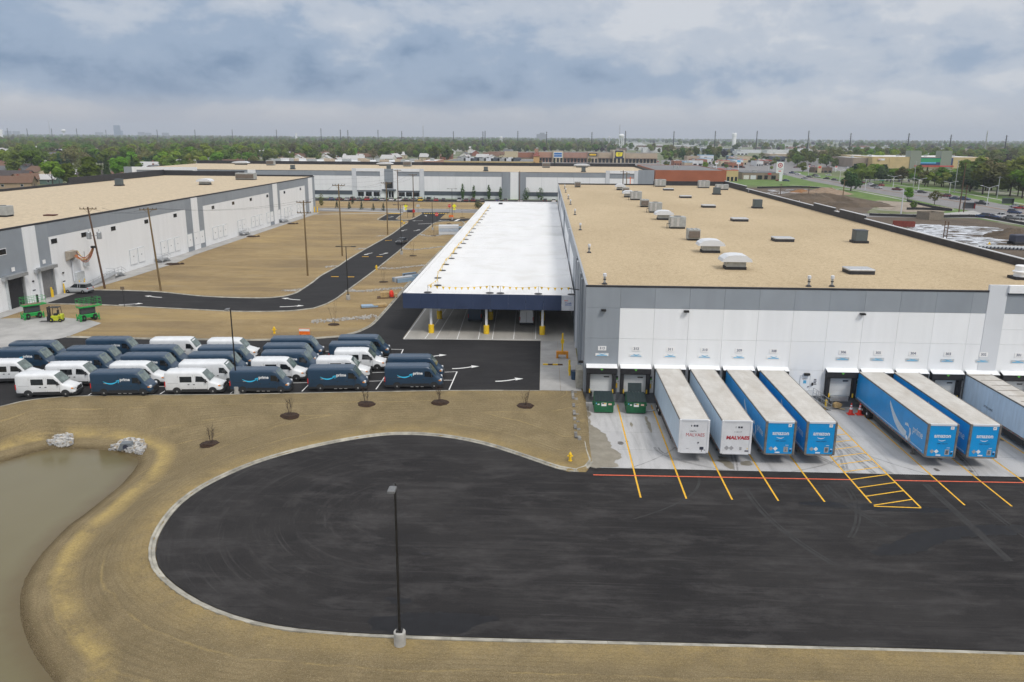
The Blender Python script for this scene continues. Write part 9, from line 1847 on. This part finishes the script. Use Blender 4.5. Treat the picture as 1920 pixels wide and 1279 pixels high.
# traffic
NEARW = {0: 'far lane', 1: 'near lane'}
for k, (x, y, c_, kd, rz, lab) in enumerate(((1840, 383.5, 'black', 'pickup', -0.35, 'black pick-up below the last twin lamp standard'), (1789, 374, 'blue', 'sedan', -0.33, 'dark blue car in the near lane under the wires'), (1809, 375.5, 'blue', 'suv', -0.33, 'dark blue car in the far lane behind two dark poles'), (1773, 369.5, 'maroon', 'suv', -0.35, 'maroon car beside a white utility box'), (1729, 362, 'black', 'sedan', -0.3, 'black car by the second twin lamp standard'), (1719, 361, 'white', 'sedan', -0.3, 'white car close behind a black one under a lamp'), (1682, 357, 'maroon', 'pickup', -0.28, 'maroon pick-up at the green street sign'), (1650.5, 349, 'red', 'sedan', -0.3, 'red car in the far lane at the junction'), (1646, 353.5, 'silver', 'sedan', -0.3, 'silver car waiting at the junction in front'), (1639, 350.5, 'black', 'suv', -0.3, 'dark car in the middle of the junction queue'), (1633, 347.5, 'white', 'suv', -0.3, 'white car at the back of the junction queue'), (1615, 344, 'maroon', 'sedan', -0.3, 'dark red car passing behind the dark bushy tree'), (1565, 338.5, 'black', 'sedan', -0.35, 'black car just left of the dark bushy tree'), (1549.5, 336, 'black', 'sedan', -0.35, 'black car in the middle lane before the bend'), (1532, 332.5, 'silver', 'suv', -0.4, 'pale blue car in the far lane before the bend'), (1527, 330.5, 'black', 'suv', -0.4, 'black car beyond the pale blue one'), (1518, 333, 'black', 'sedan', -0.4, 'small black car in the near lane at the bend'), (1508, 335.5, 'silver', 'sedan', -0.4, 'silver car in the near lane at the bend'), (1496, 328, 'white', 'suv', -0.45, 'white car ahead of the bend'), (1471, 328, 'white', 'sedan', -0.45, 'white car at the foot of the tall pylon'), (1485, 325.5, 'blue', 'pickup', -0.45, 'blue pick-up by the tall pylon'), (1553, 330, 'white', 'sedan', -0.4, 'white car on the side lane of the drive-in'), (1902, 400.5, 'blue', 'suv', -0.3, 'dark blue car nearest the edge of the picture in the near lane'), (1912, 392, 'red', 'sedan', -0.3, 'red car in the far lane at the edge of the picture'), (1905, 389.5, 'silver', 'sedan', -0.3, 'silver car right behind the red one at the edge of the picture'), (1461, 339.5, 'red', 'sedan', 0.1, 'bright red car parked at the stone tyre shop'), (1474, 340, 'blue', 'sedan', 0.1, 'dark blue car parked at the stone tyre shop'), (1842, 408, 'blue', 'suv', -0.1, 'dark blue car parked at the site lane, leftmost'), (1862, 409, 'blue', 'sedan', -0.1, 'blue car parked at the site lane behind a fence'), (1877, 408, 'white', 'pickup', -0.2, 'white pick-up parked at the site lane'), (1896, 411, 'grey', 'sedan', -0.3, 'grey car parked at the site lane'), (1910, 411.5, 'silver', 'suv', -0.4, 'silver car parked at the site lane, rightmost'))):
 p_ = at(x, y, 1.17); car(kd, c_, (p_.x, p_.y, 1.17), rz - 0.65 + (3.14 if k % 2 else 0), lab, 'cars on and beside the boulevard')
for k in range(90):
 if k < 45: x, y = rg.uniform(1015, 1235), rg.choice((301, 302.5, 304)) + rg.uniform(-.3, .3); g_ = 'cars in the strip mall lot'
 elif k < 70: x, y = rg.uniform(1235, 1440), rg.uniform(300, 316); g_ = 'cars among the shops'
 else: x, y = rg.uniform(1470, 1600), rg.uniform(300, 316); g_ = 'cars before the works halls'
 p_ = at(x, y, 1.15); c_ = rg.choice(('silver', 'white', 'black', 'grey', 'blue', 'red', 'maroon', 'white')); car(rg.choice(('sedan', 'suv')), c_, (p_.x, p_.y, 1.17), rg.choice((0.1, 1.67)), f'small {CN[c_]} car in {g_[8:] if g_.startswith("cars in") else g_[5:]}'.replace('car in among', 'car among').replace('car in before', 'car before'), g_ + ' ' + c_)
struct(MB().sheet(A([(1005, 311), (1240, 314), (1235, 300), (1010, 298.5)], 1.15), 1.164).build('car_park', ROADG)); struct(MB().sheet(A([(1240, 318), (1380, 322), (1470, 322), (1600, 320), (1600, 300), (1240, 300)], 1.15), 1.160).build('car_park', ROADG))
# ------------------------------------------------------------------ things on the skyline
for k, (x, t_, Y) in enumerate(((13, 240, 2600), (50, 241, 2600), (96, 241, 2600), (143, 241, 2600), (198, 243.5, 3000), (294, 243, 2600), (365, 243, 2600), (435, 243, 2600), (518, 243, 2500), (601.5, 240.5, 2300), (638, 243, 2100), (652, 244, 2100), (708.5, 243.5, 2300), (753, 246, 2300), (850, 246, 2200), (905.5, 246.5, 2000), (909.5, 245.5, 2000), (971, 245.5, 2100), (1025, 247, 2000), (1110, 247.5, 2000), (1173, 245.5, 1800), (1264, 246, 1800), (1341.7, 245.5, 1800), (1420, 245.5, 1800), (1517, 245, 1700), (1596, 249.5, 1700), (1705, 250, 1500), (1784, 252.5, 1500), (1888, 253.5, 1400))):
 X, z1 = ony(x, t_, Y); o = empty('transmission_pole', (X, Y, 1.15), 0, 'tall dark single post power pole standing against the horizon', 'power pole', 'power poles along the horizon'); MB().tube((0, 0, 0), (0, 0, z1 - 1.15), 1.1, 7, 0.75).build('mast', BRONZE, o); t = MB()
 for j in range(3): t.tube((-3, 0, z1 - 4 - j * 4), (3, 0, z1 - 3.4 - j * 4), 0.18, 4)
 t.build('arm', BRONZE, o)
def lattice(x, t_, Y, label, r=2.2):
 X, z1 = ony(x, t_, Y); o = empty('radio_mast', (X, Y, 1.15), 0, label, 'mast', 'masts on the skyline'); b = MB(); H_ = z1 - 1.15
 for a in (0, 2.1, 4.2): b.tube((r * math.cos(a), r * math.sin(a), 0), (0.3 * math.cos(a), 0.3 * math.sin(a), H_), 0.35, 4)
 for j in range(8): f_ = 1 - j / 8; b.tube((r * f_, 0, H_ * j / 8), (-r * f_ * .5, r * f_ * .86, H_ * (j + 1) / 8), 0.2, 4)
 b.build('lattice', UGREY, o); MB().tube((0, 0, H_ * 0.93), (0, 0, H_), 1.1, 8).build('antenna', LGREY_P, o); return o
lattice(793, 234.5, 2300, 'lattice radio mast with a pale head above the yellow store'); lattice(1162.5, 233, 2600, 'tall thin mast behind the white water tower'); lattice(90.5, 226, 4200, 'very tall thin mast on the west skyline'); o = lattice(1852, 245, 1350, 'cell mast with a cream hut above the roadside grove', 1.4); MB().box(-6, -4, 0, 5, 4, 11).build('hut', HW['cream'], o)
lattice(1518, 258, 1400, 'dark lamp like mast among the works halls', 1.0)
def wtower(x, t_, b_, wpx, Y, label, kind):
 X, z1 = ony(x, t_, Y); r = wpx / FOC * Y / 2; o = empty('water_tower', (X, Y, 1.15), 0, label, 'water tower', 'water towers'); H_ = z1 - 1.15
 if kind == 'legs':
  MB().lathe([(r * 0.3, H_ - r * 1.5), (r * 0.8, H_ - r * 1.25), (r, H_ - r * 0.8), (r, H_ - r * 0.5), (r * 0.75, H_ - r * 0.15), (0.3, H_)], 18).build('tank', WHITE_P, o); t = MB()
  for k in range(8): a = 6.283 * k / 8; t.tube((r * 0.9 * math.cos(a), r * 0.9 * math.sin(a), 0), (r * 0.85 * math.cos(a), r * 0.85 * math.sin(a), H_ - r), 0.5, 6)
  t.tube((0, 0, 0), (0, 0, H_ - r), 1.0, 8); t.build('leg', WHITE_P, o)
 elif kind == 'pipe': MB().lathe([(r, 0), (r, H_ * 0.8), (r * 1.15, H_ * 0.82), (r * 1.15, H_ * 0.97), (r * 0.9, H_)], 18).build('tank', WHITE_P, o); MB().lathe([(r * 0.15, H_), (r * 0.15, H_ + 2)], 8).build('vent', UGREY, o)
 else: MB().lathe([(r * 0.25, 0), (r * 0.22, H_ - r * 1.6), (r * 0.9, H_ - r * 0.9), (r, H_ - r * 0.5), (r * 0.7, H_ - r * 0.1), (0.2, H_)], 18).build('tank', WHITE_P, o); MB().lathe([(r * 0.5, 0), (r * 0.26, H_ * 0.1)], 12).build('foot', WHITE_P, o)
wtower(1165.5, 251, 271, 10, 2200, 'white water tower on many legs in front of a tall mast', 'legs'); wtower(1377.5, 249.5, 272, 7, 1900, 'tall plain white standpipe among the works halls', 'pipe'); wtower(118.5, 242.5, 253, 8, 3600, 'white bulb topped water tower on the west skyline', 'bulb'); wtower(555, 250, 260, 3.5, 3400, 'small white standpipe on the skyline above the north warehouse', 'pipe'); wtower(939.5, 256, 268, 5, 2400, 'squat pale tank tower above the yellow store', 'legs'); wtower(1142.5, 256, 265, 4, 3000, 'small bulb topped water tower left of the large one', 'bulb'); wtower(0.5, 243, 258, 6, 2500, 'white water tower cut by the edge of the picture', 'pipe')
HZB = mat('glass_tower_blue', (0.10, 0.17, 0.25), 0.3, var=0.1, scale=0.03); HZG = mat('block_grey', (0.25, 0.27, 0.30), 0.7, var=0.1, scale=0.03)
for x0, x1, t_, Y, m_, lab in ((212, 222, 235, 7600, HZB, 'tall rounded glass tower on the west skyline'), (222, 227, 245, 7600, HZB, 'low wing beside the tall glass tower'), (8, 17, 245.5, 7000, HZG, 'domed block on the far west skyline'), (23, 33, 246, 7000, HZG, 'wide flat block on the far west skyline'), (178, 190, 248, 6800, HZG, 'pale flat block left of the tall glass tower'), (258, 268, 247.5, 7000, HZG, 'pale stepped block right of the tall glass tower'), (272, 281, 249, 7200, HZG, 'low block right of the stepped one'), (303, 314, 248.8, 7200, HZG, 'low bluish block between two power poles'), (1006, 1024, 251.5, 4600, HZG, 'pale hotel block on the skyline above the strip mall'), (1012, 1021, 249, 4640, HZG, 'top of the pale hotel block on the skyline')):
 X0, z1 = ony(x0, t_, Y); X1 = ony(x1, t_, Y)[0]; w = X1 - X0; H_ = z1 - 1.15; o = empty('high_rise', (X0, Y, 1.15), 0, lab, 'tower block', 'blocks on the skyline'); nf = max(3, int(H_ / 12))
 MB().box(0.5, 0.5, 0, w - 0.5, 30, H_ - 0.5).build('core', m_, o)
 for j in range(nf): MB().box(0 + (w * 0.18 if (x0 == 212 and j == nf - 1) else 0), 0, H_ * j / nf + 0.8, w, 30.5, H_ * (j + 1) / nf).build('storey', m_, o)
# ------------------------------------------------------------------ haze
hm = bpy.data.materials.new('haze'); hm.use_nodes = True; hn = hm.node_tree; hn.nodes.clear(); pv = hn.nodes.new('ShaderNodeVolumePrincipled'); pv.inputs['Color'].default_value = (0.80, 0.88, 1.0, 1); pv.inputs['Density'].default_value = HAZE_D; pv.inputs['Anisotropy'].default_value = 0.0
ho = hn.nodes.new('ShaderNodeOutputMaterial'); hn.links.new(pv.outputs[0], ho.inputs['Volume'])
b = MB().box(-13000, -2500, -4.5, 13000, 13500, 190); o = b.build('haze', hm); o['kind'] = 'stuff'
